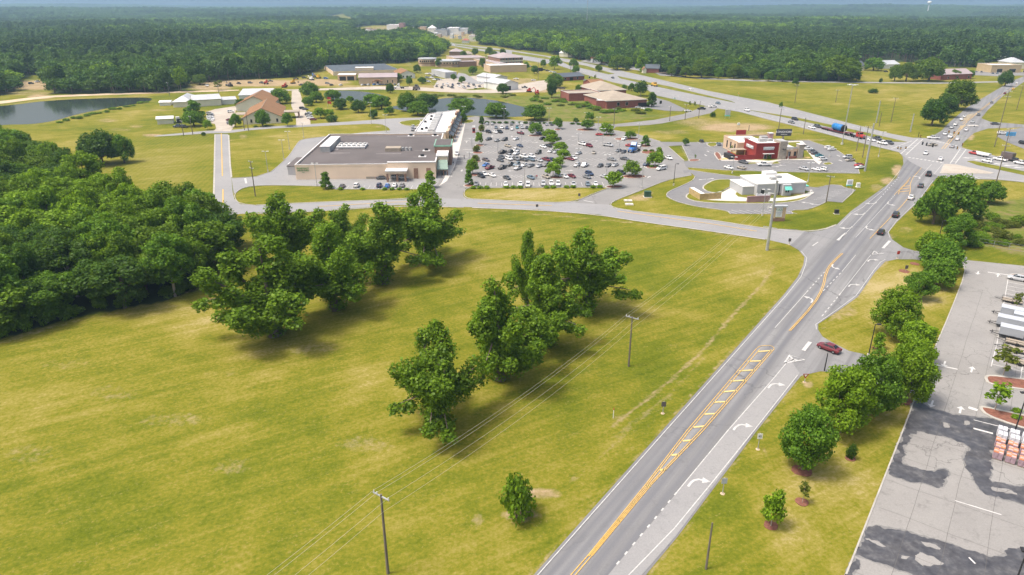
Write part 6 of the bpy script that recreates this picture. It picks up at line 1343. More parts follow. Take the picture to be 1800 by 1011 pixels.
gable_b('meadow_house', 'pale roofed house half hidden by the meadow trees', 1552, 121, 1580, 120, 16, 4, 7, 'white', 'roof_metal', 'x')
flat_b('corner_shop', 'yellow-fronted shop at the far end of the north road', 1741, 128, 1793, 128, 22, 6.2, 'yellow', 'roof_white', .8, wins=[(8, .5, 5, 3), (20, .5, 6, 3), (33, .5, 5, 3), (45, .5, 5, 3)])
hip_b('shop_house', 'grey hip-roofed building behind the yellow shop', 1775, 121, 1800, 121, 20, 6, 10, 'cream', 'roof_metal')
# the town in the far distance
for i, (x, y_, w, d, h, wl, rf, what) in enumerate(((628, 61, 16, 40, 8, 'white', 'roof_white', 'white store at the left end of the far town'), (656, 68.5, 32, 60, 9, 'brick', 'roof_white', 'red-walled store nearest in the far town'), (672, 63, 18, 40, 9, 'white', 'roof_metal', 'pale store behind the red-walled store'), (680, 53, 22, 50, 11, 'white', 'roof_white', 'white block behind the far town street'), (702, 58, 8, 30, 19, 'pink', 'roof_red', 'tall red brick tower in the far town'), (710, 60, 18, 40, 9, 'cream', 'roof_white', 'cream store beside the red tower'), (738, 55, 10, 30, 9, 'tan', 'roof_tan', 'small tan store in the far town'), (752, 57, 14, 40, 12, 'white', 'roof_white', 'white office in the far town middle'), (764, 63, 22, 50, 10, 'grey', 'roof_dark', 'grey-roofed hall in the far town'), (786, 61, 20, 60, 12, 'white', 'roof_white', 'white shopping block with red fascia'), (808, 60, 14, 50, 10, 'white', 'roof_metal', 'pale hall right of the shopping block'), (812, 76, 12, 30, 6, 'white', 'roof_red', 'red-roofed filling station near the highway'), (824, 73, 13, 40, 8, 'cream', 'roof_mauve', 'cream store behind the filling station'), (790, 98, 22, 30, 7, 'brown_brick', 'roof_mauve', 'brown-roofed office behind the jail'), (815, 101, 14, 20, 6, 'cream', 'roof_tan', 'cream gabled office behind the jail wing'), (566, 36, 20, 60, 10, 'white', 'roof_white', 'white factory far off in the woods'), (592, 40, 12, 40, 8, 'cream', 'roof_white', 'cream barn far off in the woods'))):
    if 'tower' in what or 'block' in what or 'store' in what or 'hall' in what or 'factory' in what: flat_b('town_building', what, x, y_, x + w, y_, d, h, wl, rf, .6, units=2, group='buildings of the far town')
    else: hip_b('town_building', what, x, y_, x + w, y_, d * .6, h * .7, h * 1.2, wl, rf, group='buildings of the far town')
for i, (x, y_, w, wh) in enumerate(((300, 62, 10, 'white farm roofs deep in the left forest'), (372, 100, 8, 'small white roof at the forest edge, left'), (385, 50, 10, 'tiny white roof far in the forest'), (1163, 66, 8, 'white house roof among the highway forest'), (1262, 62, 8, 'white roof behind the bright trees'), (1290, 92, 22, 'grey roofed house among the forest trees'), (1406, 94, 8, 'small white roof at the meadow forest'), (1680, 105, 14, 'pale trailer house in the forest opening'), (1762, 100, 8, 'white cottage near the yellow shop'))):
    gable_b('forest_house', wh, x, y_, x + w, y_, 14, 5, 9, 'white', 'roof_white', 'x', group='houses hidden in the forest')

rt_ = random.Random(5)
for i in range(30):
    x = rt_.uniform(632, 838); y_ = 52 + 18 * rt_.random() if x < 780 else 58 + 14 * rt_.random()
    w = rt_.uniform(4, 9)
    flat_b('town_building', 'small pale building scattered through the far town', x, y_, x + w, y_, rt_.uniform(14, 30), rt_.uniform(4, 8), rt_.choice(('white', 'cream', 'grey', 'tan', 'white')), rt_.choice(('roof_white', 'roof_white', 'roof_metal', 'roof_dark', 'roof_red')), .4, group='small buildings of the far town')
# ================================================================== vehicles
def loft(mb, st, mi=0):
    """st: list of (x, zb, zt, hw): closed hull along the length, chamfered section"""
    sec = []
    for (x, zb, zt, w) in st:
        h = zt - zb
        sec.append([(x, -w * .90, zb), (x, -w, zb + h * .30), (x, -w * .985, zb + h * .72), (x, -w * .86, zt), (x, w * .86, zt), (x, w * .985, zb + h * .72), (x, w, zb + h * .30), (x, w * .90, zb)])
    n = 8; vs = [p for s in sec for p in s]; fs = []
    for i in range(len(sec) - 1):
        for k in range(n): fs.append((i * n + k, i * n + (k + 1) % n, (i + 1) * n + (k + 1) % n, (i + 1) * n + k)[::-1])
    fs += [tuple(range(n)), tuple(range((len(sec) - 1) * n, len(sec) * n))[::-1]]
    mb.add(vs, fs, mi)
def cabin(mb, x0, x1, x2, x3, zb, zt, wb, wt, mi=0):
    """greenhouse: base from x0 to x3, roof from x1 to x2 (front is +x)"""
    v = [(x0, -wb, zb), (x3, -wb, zb), (x3, wb, zb), (x0, wb, zb), (x1, -wt, zt), (x2, -wt, zt), (x2, wt, zt), (x1, wt, zt)]
    mb.add(v, [(4, 5, 6, 7), (0, 1, 5, 4), (1, 2, 6, 5), (2, 3, 7, 6), (3, 0, 4, 7)], mi)
    return v
def inset(q, a0, a1, b0, b1, out):
    p = [Vector(x) for x in q]
    n = (p[1] - p[0]).cross(p[3] - p[0]).normalized() * out
    f_ = lambda u, v: (p[0].lerp(p[1], u)).lerp(p[3].lerp(p[2], u), v) + n
    return [tuple(f_(a0, b0)), tuple(f_(a1, b0)), tuple(f_(a1, b1)), tuple(f_(a0, b1))]
SPEC = dict(  # length, width, hull stations, cabin (x0,x1,x2,x3,zb,zt,wb,wt), wheel x, wheel r
 sedan=([(-2.36, .42, .78, .74), (-2.28, .28, .98, .86), (-1.55, .24, 1.02, .91), (.75, .22, .98, .91), (1.6, .24, .88, .88), (2.2, .30, .74, .80), (2.36, .40, .62, .70)], (-1.85, -.95, .35, 1.25, .97, 1.45, .80, .60), (-1.42, 1.42), .33),
 suv=([(-2.34, .50, 1.0, .82), (-2.28, .36, 1.12, .92), (-1.2, .30, 1.14, .95), (.8, .28, 1.12, .95), (1.6, .30, 1.06, .93), (2.2, .36, .94, .86), (2.36, .46, .80, .76)], (-2.26, -1.95, .35, 1.1, 1.10, 1.74, .86, .68), (-1.42, 1.45), .37),
 pickup=([(-2.85, .55, 1.0, .92), (-2.8, .45, 1.08, .97), (-.6, .40, 1.10, .99), (1.2, .38, 1.12, .99), (2.0, .40, 1.10, .97), (2.7, .46, 1.0, .92), (2.86, .55, .85, .84)], (-.75, -.55, .85, 1.55, 1.09, 1.86, .88, .72), (-1.75, 1.8), .40),
 van=([(-2.5, .45, 1.0, .90), (-2.45, .32, 1.12, .97), (.9, .28, 1.12, .98), (1.8, .30, 1.02, .95), (2.35, .38, .84, .88), (2.52, .48, .70, .78)], (-2.42, -2.25, .7, 1.75, 1.10, 1.78, .92, .76), (-1.5, 1.55), .35))
VEH = {}
def vehicle_meshes(kind):
    if kind in VEH: return VEH[kind]
    hull, cb, wx, wr = SPEC[kind]
    body = MB(); loft(body, hull); v = cabin(body, *cb)
    glass = {}
    sideL = [v[1], v[0], v[4], v[5]]; sideR = [v[3], v[2], v[6], v[7]]
    wind = [v[2], v[1], v[5], v[6]]; rear = [v[0], v[3], v[7], v[4]]
    glass['windscreen'] = MB().quad(*inset(wind, .05, .95, .12, .93, -.015)[::1]); glass['rear_window'] = MB().quad(*inset(rear, .08, .92, .22, .9, -.015))
    def out_quad(q, sgn):
        a = MB().quad(*inset(q, .07, .48, .14, .88, sgn)); b = inset(q, .52, .93, .14, .88, sgn); a.quad(*b); return a
    glass['side_window_a'] = out_quad(sideL, -.015); glass['side_window_b'] = out_quad(sideR, -.015)
    # outward offset whatever the winding
    for k, mb in glass.items():
        c = Vector((0, 0, cb[4] + .3))
        for i in range(0, len(mb.v), 4):
            q = [Vector(p) for p in mb.v[i:i + 4]]; n = (q[1] - q[0]).cross(q[3] - q[0]).normalized(); m_ = sum(q, Vector()) / 4
            sg = .03 if n.dot(m_ - c) * (-.015) < 0 else 0
            for j in range(4): mb.v[i + j] = tuple(q[j] + n * sg * (1 if n.dot(m_ - c) > 0 else -1))
    if kind == 'pickup': body.box(-2.7, -.85, -.80, .80, 1.085, 1.12, 0)
    bed = MB().box(-2.62, -.95, -.70, .70, 1.121, 1.128) if kind == 'pickup' else None
    wheel = MB().tube((0, -.11, 0), (0, .11, 0), wr, wr, 12); hub = MB().tube((0, -.125, 0), (0, .125, 0), wr * .58, wr * .58, 8)
    xf = hull[-2][0] + .02; xr = hull[1][0]
    lamp = MB().box(-.06, .10, -.17, .17, -.07, .07); tail = MB().box(-.06, .07, -.13, .13, -.11, .11)
    hw = hull[0][3]
    D = dict(body=body.mesh(kind + '_body'), bed=bed.mesh('bed') if bed else None, wheel=wheel.mesh('wheel'), hub=hub.mesh('hub'), lamp=lamp.mesh('lamp'), tail=tail.mesh('tail'), glass={k: g.mesh(k) for k, g in glass.items()}, wx=wx, wr=wr, hw=hull[2][3], xf=xf, xr=xr - .02, zl=(hull[-2][1] + hull[-2][2]) / 2 + .08, zt=hull[1][2] - .18)
    D['body'].materials.append(CAR['white'])
    for k in D['glass'].values(): k.materials.append(M['glass'])
    D['wheel'].materials.append(M['tyre']); D['hub'].materials.append(M['rim']); D['lamp'].materials.append(M['lamp']); D['tail'].materials.append(M['tail'])
    if D['bed']: D['bed'].materials.append(M['dark'])
    # one-piece version for cars too far off to show parts
    one = MB(); one.add(body.v, body.f, 0)
    for g in glass.values(): one.add(g.v, g.f, 1)
    for x in wx:
        for s in (-1, 1): one.add([(a + x, b + s * (D['hw'] - .10), c + wr) for a, b, c in wheel.v], wheel.f, 2)
    if bed: one.add(bed.v, bed.f, 2)
    D['one'] = one.mesh(kind + '_whole')
    for m_ in (CAR['white'], M['glass'], M['tyre']): D['one'].materials.append(m_)
    VEH[kind] = D
    return D
def car(kind, colour, loc, d, label, group=None, parts=True, cat=None, z=.10):
    D = vehicle_meshes(kind)
    d = Vector((d[0], d[1], 0)); rz = math.atan2(d.y, d.x)
    nm = dict(sedan='sedan_car', suv='suv_car', pickup='pickup_truck', van='passenger_van')[kind]
    ct = cat or dict(sedan='car', suv='car', pickup='pickup', van='van')[kind]
    loc = Vector((loc[0], loc[1], z)); ks = .87 if loc.y > 225 and group else .95
    def paint_(o):
        o.material_slots[0].link = 'OBJECT'; o.material_slots[0].material = CAR[colour]
    if not parts:
        o = tag(obj(nm, D['one']), label, ct, group); o.location = loc; o.rotation_euler.z = rz; o.scale = (ks,) * 3; paint_(o)
        return o
    o = thing(nm, label, ct, loc, rz, group); o.scale = (ks,) * 3
    b = obj('body', D['body'], None, o); paint_(b)
    for k, g in D['glass'].items(): obj(k.replace('_a', '').replace('_b', '') if k.startswith('side') else k, g, None, o)
    for x in D['wx']:
        for s in (-1, 1):
            w = obj('wheel', D['wheel'], None, o); w.location = (x, s * (D['hw'] - .10), D['wr']); obj('hub', D['hub'], None, w)
    for s in (-1, 1):
        q = obj('headlight', D['lamp'], None, o); q.location = (D['xf'], s * .62, D['zl'])
        q = obj('tail_light', D['tail'], None, o); q.location = (D['xr'], s * .68, D['zt'])
    if D['bed']: obj('bed', D['bed'], None, o)
    return o
def vec(a): return (math.sin(rad(a)), math.cos(rad(a)))
ORD = ['first', 'second', 'third', 'fourth', 'fifth', 'sixth', 'seventh', 'eighth', 'ninth', 'tenth', 'eleventh', 'twelfth', 'thirteenth', 'fourteenth', 'fifteenth', 'sixteenth', 'seventeenth', 'eighteenth', 'nineteenth', 'twentieth']
KW = dict(sedan='sedan', suv='SUV', pickup='pickup', van='minivan')
def row(where, group, ang, cars, parts, jitter=4):
    """cars of one row from left to right: (x, y, kind, colour[, heading])"""
    cars = sorted(cars, key=lambda c: c[0])
    for i, c in enumerate(cars):
        a = (c[4] if len(c) > 4 else ang) + random.uniform(-jitter, jitter)
        lb = '%s %s, %s from left, %s' % (c[3].replace('_', ' '), KW[c[2]], ORD[i], where)
        car(c[2], c[3], P(c[0], c[1]), vec(a), lb, group, parts)
S, U, K, V = 'sedan', 'suv', 'pickup', 'van'
G = 'cars in the plaza car park'
row('back row of the plaza', G, 0, [(856, 219.5, S, 'silver'), (865, 219.5, S, 'silver'), (899, 220, S, 'grey'), (909, 220, U, 'white'), (916, 219.5, S, 'white'), (933, 220, S, 'dark_grey'), (945, 220, S, 'white'), (961, 220.5, S, 'silver'), (970, 220.5, S, 'dark_grey')], False)
row('second plaza row from the back', G, 180, [(872, 226, S, 'blue_grey'), (882, 226, V, 'white'), (891, 227, U, 'navy'), (900, 228.5, S, 'white'), (909, 226, S, 'teal'), (918, 226, U, 'silver'), (926, 226.5, S, 'black')], False)
row('third plaza row from the back', G, 150, [(859, 234, U, 'black'), (870, 234, S, 'white'), (879, 234, U, 'black'), (915, 236, K, 'dark_red'), (1054, 238.5, S, 'red', 100), (948, 236, S, 'navy')], False)
row('fourth plaza row from the back', G, 212, [(859, 246.5, S, 'dark_grey'), (874, 249, S, 'grey'), (887, 247.5, U, 'dark_grey'), (907, 246, S, 'white'), (953, 245.5, S, 'black'), (982, 246, S, 'black'), (1097, 246.5, U, 'white', 215)], False)
row('fifth plaza row from the back', G, 148, [(893, 258.5, S, 'tan'), (914, 258.5, S, 'navy'), (955, 260, S, 'white'), (965, 258.5, S, 'black'), (1024, 255.5, K, 'white'), (1036, 258.5, U, 'dark_red'), (1069, 257.5, K, 'silver', 130), (1107, 258, S, 'red', 110), (1124, 258, S, 'white', 200)], False)
row('sixth plaza row from the back', G, 212, [(883, 270, K, 'black'), (896, 270, U, 'black'), (906, 266.5, K, 'white'), (907.5, 272, U, 'white'), (946, 270.5, U, 'dark_grey'), (968, 268, S, 'white'), (977, 269, S, 'silver'), (1017, 271.5, S, 'silver'), (1044, 270, S, 'tan', 190), (1087, 267, S, 'grey'), (1096, 269, S, 'dark_grey')], True)
row('upper half of the crowded seventh row', G, 148, [(882, 278.5, S, 'dark_grey'), (921, 277.5, K, 'white'), (935, 277.5, U, 'white'), (1008, 279.5, S, 'white'), (895, 277, K, 'silver')], True)
row('lower half of the crowded seventh row', G, 148, [(854, 283, S, 'brown'), (879.5, 284, S, 'dark_grey'), (895, 281.5, U, 'white'), (908, 282, U, 'grey'), (920.5, 283, U, 'dark_grey'), (934, 283, U, 'blue_grey'), (948, 284, S, 'silver'), (960, 283, K, 'dark_red'), (970, 282.5, S, 'navy'), (1003, 282, S, 'dark_red', 140), (1075, 282.5, S, 'grey', 130), (1098, 281.5, S, 'dark_grey', 130)], True)
row('eighth plaza row from the back', G, 212, [(854, 292.5, S, 'blue'), (861, 297.5, K, 'dark_red'), (883, 297, K, 'black'), (897, 291.5, K, 'dark_grey'), (908, 292, U, 'blue_grey'), (910.5, 298, K, 'silver'), (922, 292.5, S, 'white'), (933, 293.5, S, 'grey'), (948, 294, S, 'silver'), (959, 292.5, U, 'grey'), (1014, 293, U, 'silver'), (1028, 293, K, 'white'), (1055, 293.5, S, 'dark_grey'), (1069, 293, S, 'grey'), (1081, 292.5, S, 'silver'), (1136, 291.5, U, 'navy')], True)
row('ninth plaza row from the back', G, 148, [(850.5, 308, S, 'white'), (846, 312, U, 'black'), (865, 310.5, S, 'white'), (891, 315, S, 'dark_grey'), (933, 314.5, S, 'blue_grey'), (960, 313, S, 'tan'), (981, 310.5, S, 'silver'), (992, 312.5, S, 'white'), (1005, 312, S, 'dark_red'), (1036, 308, U, 'navy'), (1032, 313.5, S, 'grey'), (1063, 313, S, 'silver'), (1092, 306.5, U, 'black')], True)
row('front plaza row facing the hedge', G, 180, [(837, 326, S, 'grey'), (889, 326.5, S, 'white'), (915, 326, S, 'white'), (928, 328, V, 'white'), (955, 326, U, 'silver'), (969, 325.5, U, 'white'), (981, 326, U, 'white'), (1008, 326, S, 'silver'), (1033, 326, S, 'blue_grey'), (1047, 326, S, 'white')], True, 2)
row('the parking row before the supermarket wall', 'cars before the supermarket', 0, [(602, 330, S, 'dark_grey'), (627, 329, U, 'white'), (667, 329, U, 'navy'), (681, 329.5, S, 'blue'), (694, 328.5, S, 'white'), (707, 328.5, S, 'grey'), (747, 329, S, 'dark_grey')], True, 2)
rd2 = P(700, 312) - P(600, 313)
car(S, 'dark_grey', P(672, 315.5), rd2, 'dark grey sedan queuing beside the supermarket pharmacy canopy'); car(U, 'silver', P(697, 314.5), rd2, 'silver SUV under the pharmacy canopy, left bay'); car(S, 'white', P(708, 314.5), rd2, 'white sedan under the pharmacy canopy, right bay')
car(S, 'white', P(803, 272), vec(178), 'white sedan driving along the shop walkway'); car(V, 'white', P(1162, 299), vec(232), 'white minivan leaving the plaza past the eastern island'); car(S, 'white', P(1175, 280), vec(160), 'white sedan on the eastern drive of the plaza')
car(U, 'silver', P(727, 226), vec(160), 'silver SUV behind the strip shops, upper one', None, False); car(U, 'grey', P(726, 230), vec(170), 'grey SUV behind the strip shops, lower one', None, False)
# restaurant customers
row('row beside the right steakhouse wall', 'cars at the steakhouse', 72, [(1411, 259, U, 'black', 80), (1418, 264, K, 'white'), (1428, 268.5, U, 'grey'), (1433, 272, S, 'dark_grey'), (1440, 276, S, 'teal'), (1446, 282, U, 'white')], True, 3)
row('the outer row right of the steakhouse', 'cars at the steakhouse', 252, [(1462, 264.5, S, 'white', 75), (1457, 262, U, 'white', 75), (1489, 278.5, U, 'silver', 255), (1494, 283.5, S, 'tan', 255), (1509, 292.5, S, 'red'), (1511, 296.5, S, 'white')], True, 3)
row('the front row of the steakhouse lot', 'cars at the steakhouse', -33, [(1281, 297, S, 'white', 150), (1303, 297.5, S, 'tan'), (1413, 299, S, 'silver', 150), (1435, 300, S, 'white'), (1446, 300, U, 'white')], True, 3)
row('the upper left stalls of the steakhouse lot', 'cars at the steakhouse', 0, [(1233, 250, S, 'black'), (1263, 255.5, S, 'blue_grey'), (1287, 250, S, 'grey'), (1283, 255, S, 'white')], True, 3)
car(S, 'dark_grey', P(1306.5, 287.5), vec(150), 'dark sedan parked before the patio wall of the steakhouse')
car(K, 'white', P(1343, 292), (1 * -1, .03), 'white utility pickup driving past the steakhouse door')
# main road traffic
NRD = P(1700, 196) - P(1655, 246)
car(S, 'dark_red', P(1456, 616), P(1438, 607) - P(1474, 621), 'dark red sedan turning out of the near driveway')
car(S, 'black', P(1548, 411), RD, 'small black car driving up the main road, last one'); car(U, 'black', P(1574, 381), RD, 'black SUV driving up the main road'); car(S, 'white', P(1601, 350), RD, 'white hatchback driving up the main road'); car(S, 'dark_grey', P(1618, 329), RD, 'dark car approaching the signals'); car(K, 'black', P(1632, 309), RD, 'black pickup waiting at the signals')
car(S, 'white', P(1627, 271.5), -RD, 'white sedan crossing the intersection towards the camera'); car(S, 'white', P(1653, 282), RD, 'white hatchback crossing the intersection away from the camera', None); car(S, 'tan', P(1638, 257), (-1, .1), 'tan car turning in the intersection'); car(S, 'silver', P(1673, 259.5), RD, 'silver car leaving the intersection north')
car(K, 'white', P(1640, 244.5), (-1, .25), 'white pickup turning into the highway corner'); car(S, 'white', P(1661, 237), -NRD, 'white car first in the north queue, left lane'); car(U, 'white', P(1670, 242.5), -NRD, 'white SUV first in the north queue, right lane'); car(S, 'white', P(1682.5, 246.5), NRD, 'white sedan driving north past the queue')
row('the queue on the north road', 'cars queuing on the north road', math.degrees(math.atan2(-NRD.x, -NRD.y)), [(1672.5, 226, U, 'silver'), (1679, 220.5, U, 'white'), (1689.5, 211.5, U, 'white'), (1695, 206, S, 'white')], True, 2)
car(S, 'white', P(1698, 230), NRD, 'white car beside the faded median'); car(S, 'silver', P(1709.5, 216), NRD, 'silver car north of the side street', None, False); car(S, 'grey', P(1719.5, 203), NRD, 'grey car on the north road', None, False); car(S, 'grey', P(1743, 181.5), NRD, 'grey car further up the north road', None, False); car(S, 'dark_red', P(1766, 165.5), NRD, 'dark red car far up the north road', None, False); car(S, 'yellow', P(1781, 158), NRD, 'orange car far up the north road', None, False); car(S, 'white', P(1787, 147.5), NRD, 'white car at the top of the north road', None, False); car(U, 'white', P(1774, 145), (1, 0), 'white SUV at the lane by the dark tree', None, False)
car(S, 'dark_grey', P(1749, 219.5), (1, -.2), 'dark sedan turning into the side street'); car(U, 'white', P(1761, 236.5), (1, -.1), 'white SUV on the forecourt'); car(U, 'black', P(1799, 254), (.3, -1), 'black SUV at the right edge of the forecourt')
HD = P(1800, 300) - P(1700, 280)
car(K, 'red', P(1714, 272.5), -HD, 'red pickup towing a boat trailer'); car(U, 'white', P(1735, 286), -HD, 'white SUV in the highway turn lane'); car(K, 'white', P(1758, 283), -HD, 'white pickup with the loaded trailer'); car(K, 'white', P(1794, 289.5), -HD, 'white pickup at the right edge of the highway'); car(U, 'black', P(1779, 284), -HD, 'dark SUV behind the loaded trailer')
HL = P(1500, 245) - P(1400, 219)
for x, y_, k, c, lb in ((1532, 248.5, S, 'white', 'white sedan queuing at the signals, outer lane'), (1541, 246, K, 'dark_grey', 'dark pickup queuing at the signals, inner lane'), (1551, 254, K, 'white', 'white pickup second from the stop line'), (1563, 253.5, U, 'dark_grey', 'dark SUV first at the stop line'), (1427, 226, S, 'white', 'white sedan driving behind the lowboy truck'), (1437, 224.5, U, 'dark_grey', 'dark SUV beside the white sedan on the highway'), (1391, 217, S, 'grey', 'grey sedan in the outer highway lane'), (1397, 211.5, U, 'black', 'black SUV in the inner highway lane'), (1313, 195.5, U, 'white', 'white SUV alone on the highway'), (1262, 183, S, 'blue_grey', 'grey-blue car at the highway side road'), (1215, 158, S, 'white', 'white car pulling off the far carriageway')):
    car(k, c, P(x, y_), HL, lb, None, y_ > 240)
car(K, 'white', P(1253, 189), (1, .25), 'white pickup on the loop road mouth', None, False); car(K, 'black', P(1233, 193), (1, .2), 'black pickup on the loop road', None, False); car(S, 'white', P(1209, 196.5), (1, .2), 'white sedan on the loop road', None, False); car(S, 'dark_grey', P(1077, 138), HL, 'dark car on the highway near the library', None, False)
# far car parks
row('the library car park', 'cars at the library', 100, [(1122, 190.5, S, 'silver'), (1132, 192.5, S, 'white'), (1137, 194, S, 'white')], False)
row('the county jail car park', 'cars at the county jail', 160, [(768 + 9.5 * (i % 10) + random.uniform(-2, 2), 148.5 + (i % 4) * 2.3, (S, U, S, K)[i % 4], ('white', 'silver', 'grey', 'dark_grey', 'black', 'white', 'navy')[i % 7]) for i in range(19)], False, 14)
row('the impound yard', 'cars in the impound yard', 120, [(750 + 3.4 * (i % 8) + random.uniform(-1, 1), 131 + 3.4 * (i // 4), (S, K, U)[i % 3], ('white', 'silver', 'white', 'blue_grey', 'grey')[i % 5]) for i in range(18)], False, 20)
row('the line before the tan warehouse', 'cars before the tan warehouse', 10, [(637, 150.5, S, 'white'), (643, 150.5, S, 'black'), (648, 150.5, U, 'white'), (658, 150, U, 'blue'), (664, 150, S, 'silver'), (669, 150, S, 'navy'), (674, 150, S, 'dark_grey'), (679, 150, S, 'black'), (694, 149.5, S, 'grey'), (599, 151, U, 'white'), (583, 151, U, 'black')], False, 5)
row('the row before the brick tower', 'cars before the brick tower', 70, [(919 + i * 6.2, 114.5 + i * 1.55, (S, U)[i % 2], ('black', 'dark_grey', 'silver', 'black', 'navy', 'grey', 'black', 'dark_grey', 'white', 'white')[i]) for i in range(10)], False, 5)
row('the gravel yard by the workshops', 'cars at the workshops', 90, [(938, 142, S, 'white'), (907, 140, K, 'white'), (922, 155, K, 'dark_grey'), (988, 157, K, 'brown'), (1030, 143, U, 'silver')], False)
row('the left line of the church lot', 'cars at the church', 95, [(369, 201.5, U, 'silver'), (371, 204, S, 'dark_grey'), (369.5, 206.5, S, 'white'), (370, 209, S, 'silver'), (371.5, 211.5, U, 'white'), (369, 213.5, S, 'white')], False, 6)
row('the right line of the church lot', 'cars at the church', 80, [(406, 198, U, 'white'), (404, 212.5, S, 'dark_red'), (405, 218.5, U, 'silver')], False, 6)
row('the lawn side of the church parking', 'cars at the church', 85, [(532, 192, U, 'black'), (537, 193.5, S, 'dark_grey'), (544, 200.5, S, 'white'), (542, 203, U, 'grey'), (544, 206, S, 'silver'), (546, 209, S, 'white'), (551, 211.5, S, 'dark_red')], False, 6)
car(K, 'navy', P(314, 224.5), (-1, 0), 'navy pickup parked on the left lawn, left one'); car(U, 'black', P(324, 225), (1, 0), 'black car parked on the left lawn, right one')
car(S, 'silver', P(1789, 493.5), -LN, 'silver sedan at the top of the right car park')
row('the far town street', 'cars in the far town', 40, [(690, 63, S, 'white'), (700, 64, S, 'red'), (712, 63, U, 'white'), (770, 67, S, 'white'), (786, 65.5, U, 'silver'), (800, 65.5, S, 'white'), (815, 69, S, 'white')], False)
row('the yellow shop forecourt', 'cars at the yellow shop', 30, [(1716, 127, S, 'grey'), (1725, 127.5, U, 'dark_grey'), (1745, 130, S, 'navy'), (1753, 130, U, 'blue_grey')], False)
row('the meadow houses', 'cars at the meadow houses', 80, [(1557, 127, U, 'black'), (1562, 111, S, 'white')], False)
# dirt yard: machines, vehicles and stock seen as small individual things
def digger(x, y_, col, label):
    o = thing('yard_machine', label, 'machine', P(x, y_), random.random() * 6.28, 'machines in the dirt yard')
    MB().box(-1.8, 1.8, -1.4, -.8, 0, .9).box(-1.8, 1.8, .8, 1.4, 0, .9).build('track', M['tyre'], o); MB().box(-1.6, 1.4, -1.2, 1.2, .9, 2.0).box(-.2, 1.2, -1.1, .1, 2.0, 3.1).build('body', CAR[col], o)
    MB().tube((1.2, .6, 1.8), (3.6, .6, 3.6), .22).tube((3.6, .6, 3.6), (4.8, .6, 1.2), .18).build('boom', CAR[col], o); MB().box(4.4, 5.2, .1, 1.1, .5, 1.3).build('bucket', M['dark'], o)
for x, y_, c, lb in ((552, 136, 'blue', 'blue machine at the top of the dirt yard'), (560, 138, 'yellow', 'yellow digger at the top of the dirt yard'), (515, 147, 'yellow', 'yellow loader in the middle of the dirt yard'), (468, 148, 'red', 'rusty machine left in the dirt yard'), (405, 152, 'brown', 'brown loader by the grey sheds'), (548, 141, 'white', 'white machine below the blue one'), (1010 - 80, 162, 'red', 'red machine on the gravel by the workshop'), (944, 166, 'red', 'red tractor at the marsh edge'), (500, 154, 'red', 'red skip lorry in the dirt yard')): digger(x, y_, c, lb)
row('the dirt yard', 'vehicles in the dirt yard', 90, [(364, 152, K, 'white'), (402, 151, K, 'silver'), (460, 147, K, 'dark_grey'), (530, 151, K, 'black'), (576, 148, U, 'grey'), (420, 148, K, 'black'), (440, 147, U, 'dark_grey'), (475, 144, K, 'grey'), (520, 140, K, 'navy'), (535, 138, U, 'black'), (573, 139, U, 'blue')], False, 60)
row('the clearing among the pines', 'vehicles in the pine clearing', 20, [(55, 148, U, 'navy'), (66, 145, K, 'white'), (84, 143, U, 'white')], False, 30)
def truck_parts(o, col, L_=6.4, sleeper=True):
    b = MB(); loft(b, [(.6, .7, 2.0, 1.0), (.8, .65, 2.1, 1.1), (2.6, .65, 2.0, 1.05), (3.0, .7, 1.8, .95), (3.15, .8, 1.5, .85)])
    b.box(-1.2, .9, -1.2, 1.2, .8, 3.0); b.build('cab', CAR[col], o)
    if sleeper: MB().add([(-1.2, -1.15, 3.0), (.5, -1.15, 3.0), (.5, 1.15, 3.0), (-1.2, 1.15, 3.0), (-1.2, -1.1, 4.0), (-.4, -1.1, 4.0), (-.4, 1.1, 4.0), (-1.2, 1.1, 4.0)], [(4, 5, 6, 7), (0, 1, 5, 4), (1, 2, 6, 5), (2, 3, 7, 6), (3, 0, 4, 7)]).build('roof_fairing', CAR[col], o)
    MB().box(.9, .93, -1.05, 1.05, 2.1, 2.9).build('windscreen', M['glass'], o)
    for s in (-1, 1): MB().box(-.1, .75, s * 1.205 - .01, s * 1.205 + .01, 2.1, 2.85).build('side_window', M['glass'], o)
    MB().box(-4.6, -1.2, -.45, .45, .75, 1.05).build('chassis', M['black_metal'], o)
    for x in (2.2, -2.6, -3.9):
        for s in (-1, 1): MB().tube((x, s * 1.15 - .18, .52), (x, s * 1.15 + .18, .52), .52, .52, 12).build('wheel', M['tyre'], o)
    MB().box(3.13, 3.2, -.6, .6, .95, 1.6).build('grille', M['rim'], o)
    for s in (-1, 1): MB().tube((-1.35, s * 1.0, 1.0), (-1.35, s * 1.0, 3.9), .09).build('exhaust', M['rim'], o)
d_ = vec(214)
o = thing('truck_cab', 'bright blue semi truck cab parked at the edge of the plaza car park', 'truck', P(1113, 267.5) + Vector((0, 0, .1)), math.atan2(d_[1], d_[0])); o.scale = (1.05,) * 3; truck_parts(o, 'blue')
o = thing('lowboy_tractor', 'red tractor of the lowboy on the highway', 'truck', P(1510, 243.5) + Vector((0, 0, .1)), math.atan2(HL.y, HL.x)); truck_parts(o, 'red', sleeper=False)
o = thing('lowboy_trailer', 'long red lowboy trailer behind the red tractor', 'trailer', P(1478, 235) + Vector((0, 0, .1)), math.atan2(HL.y, HL.x))
MB().box(-14, 4.5, -1.4, 1.4, .7, 1.0).box(4.5, 7.5, -1.3, 1.3, 1.3, 1.6).build('deck', CAR['dark_red'], o); MB().add([(4.5, -1.2, .75), (5.2, -1.2, 1.4), (5.2, 1.2, 1.4), (4.5, 1.2, .75)], [(0, 1, 2, 3)]).build('gooseneck', CAR['dark_red'], o)
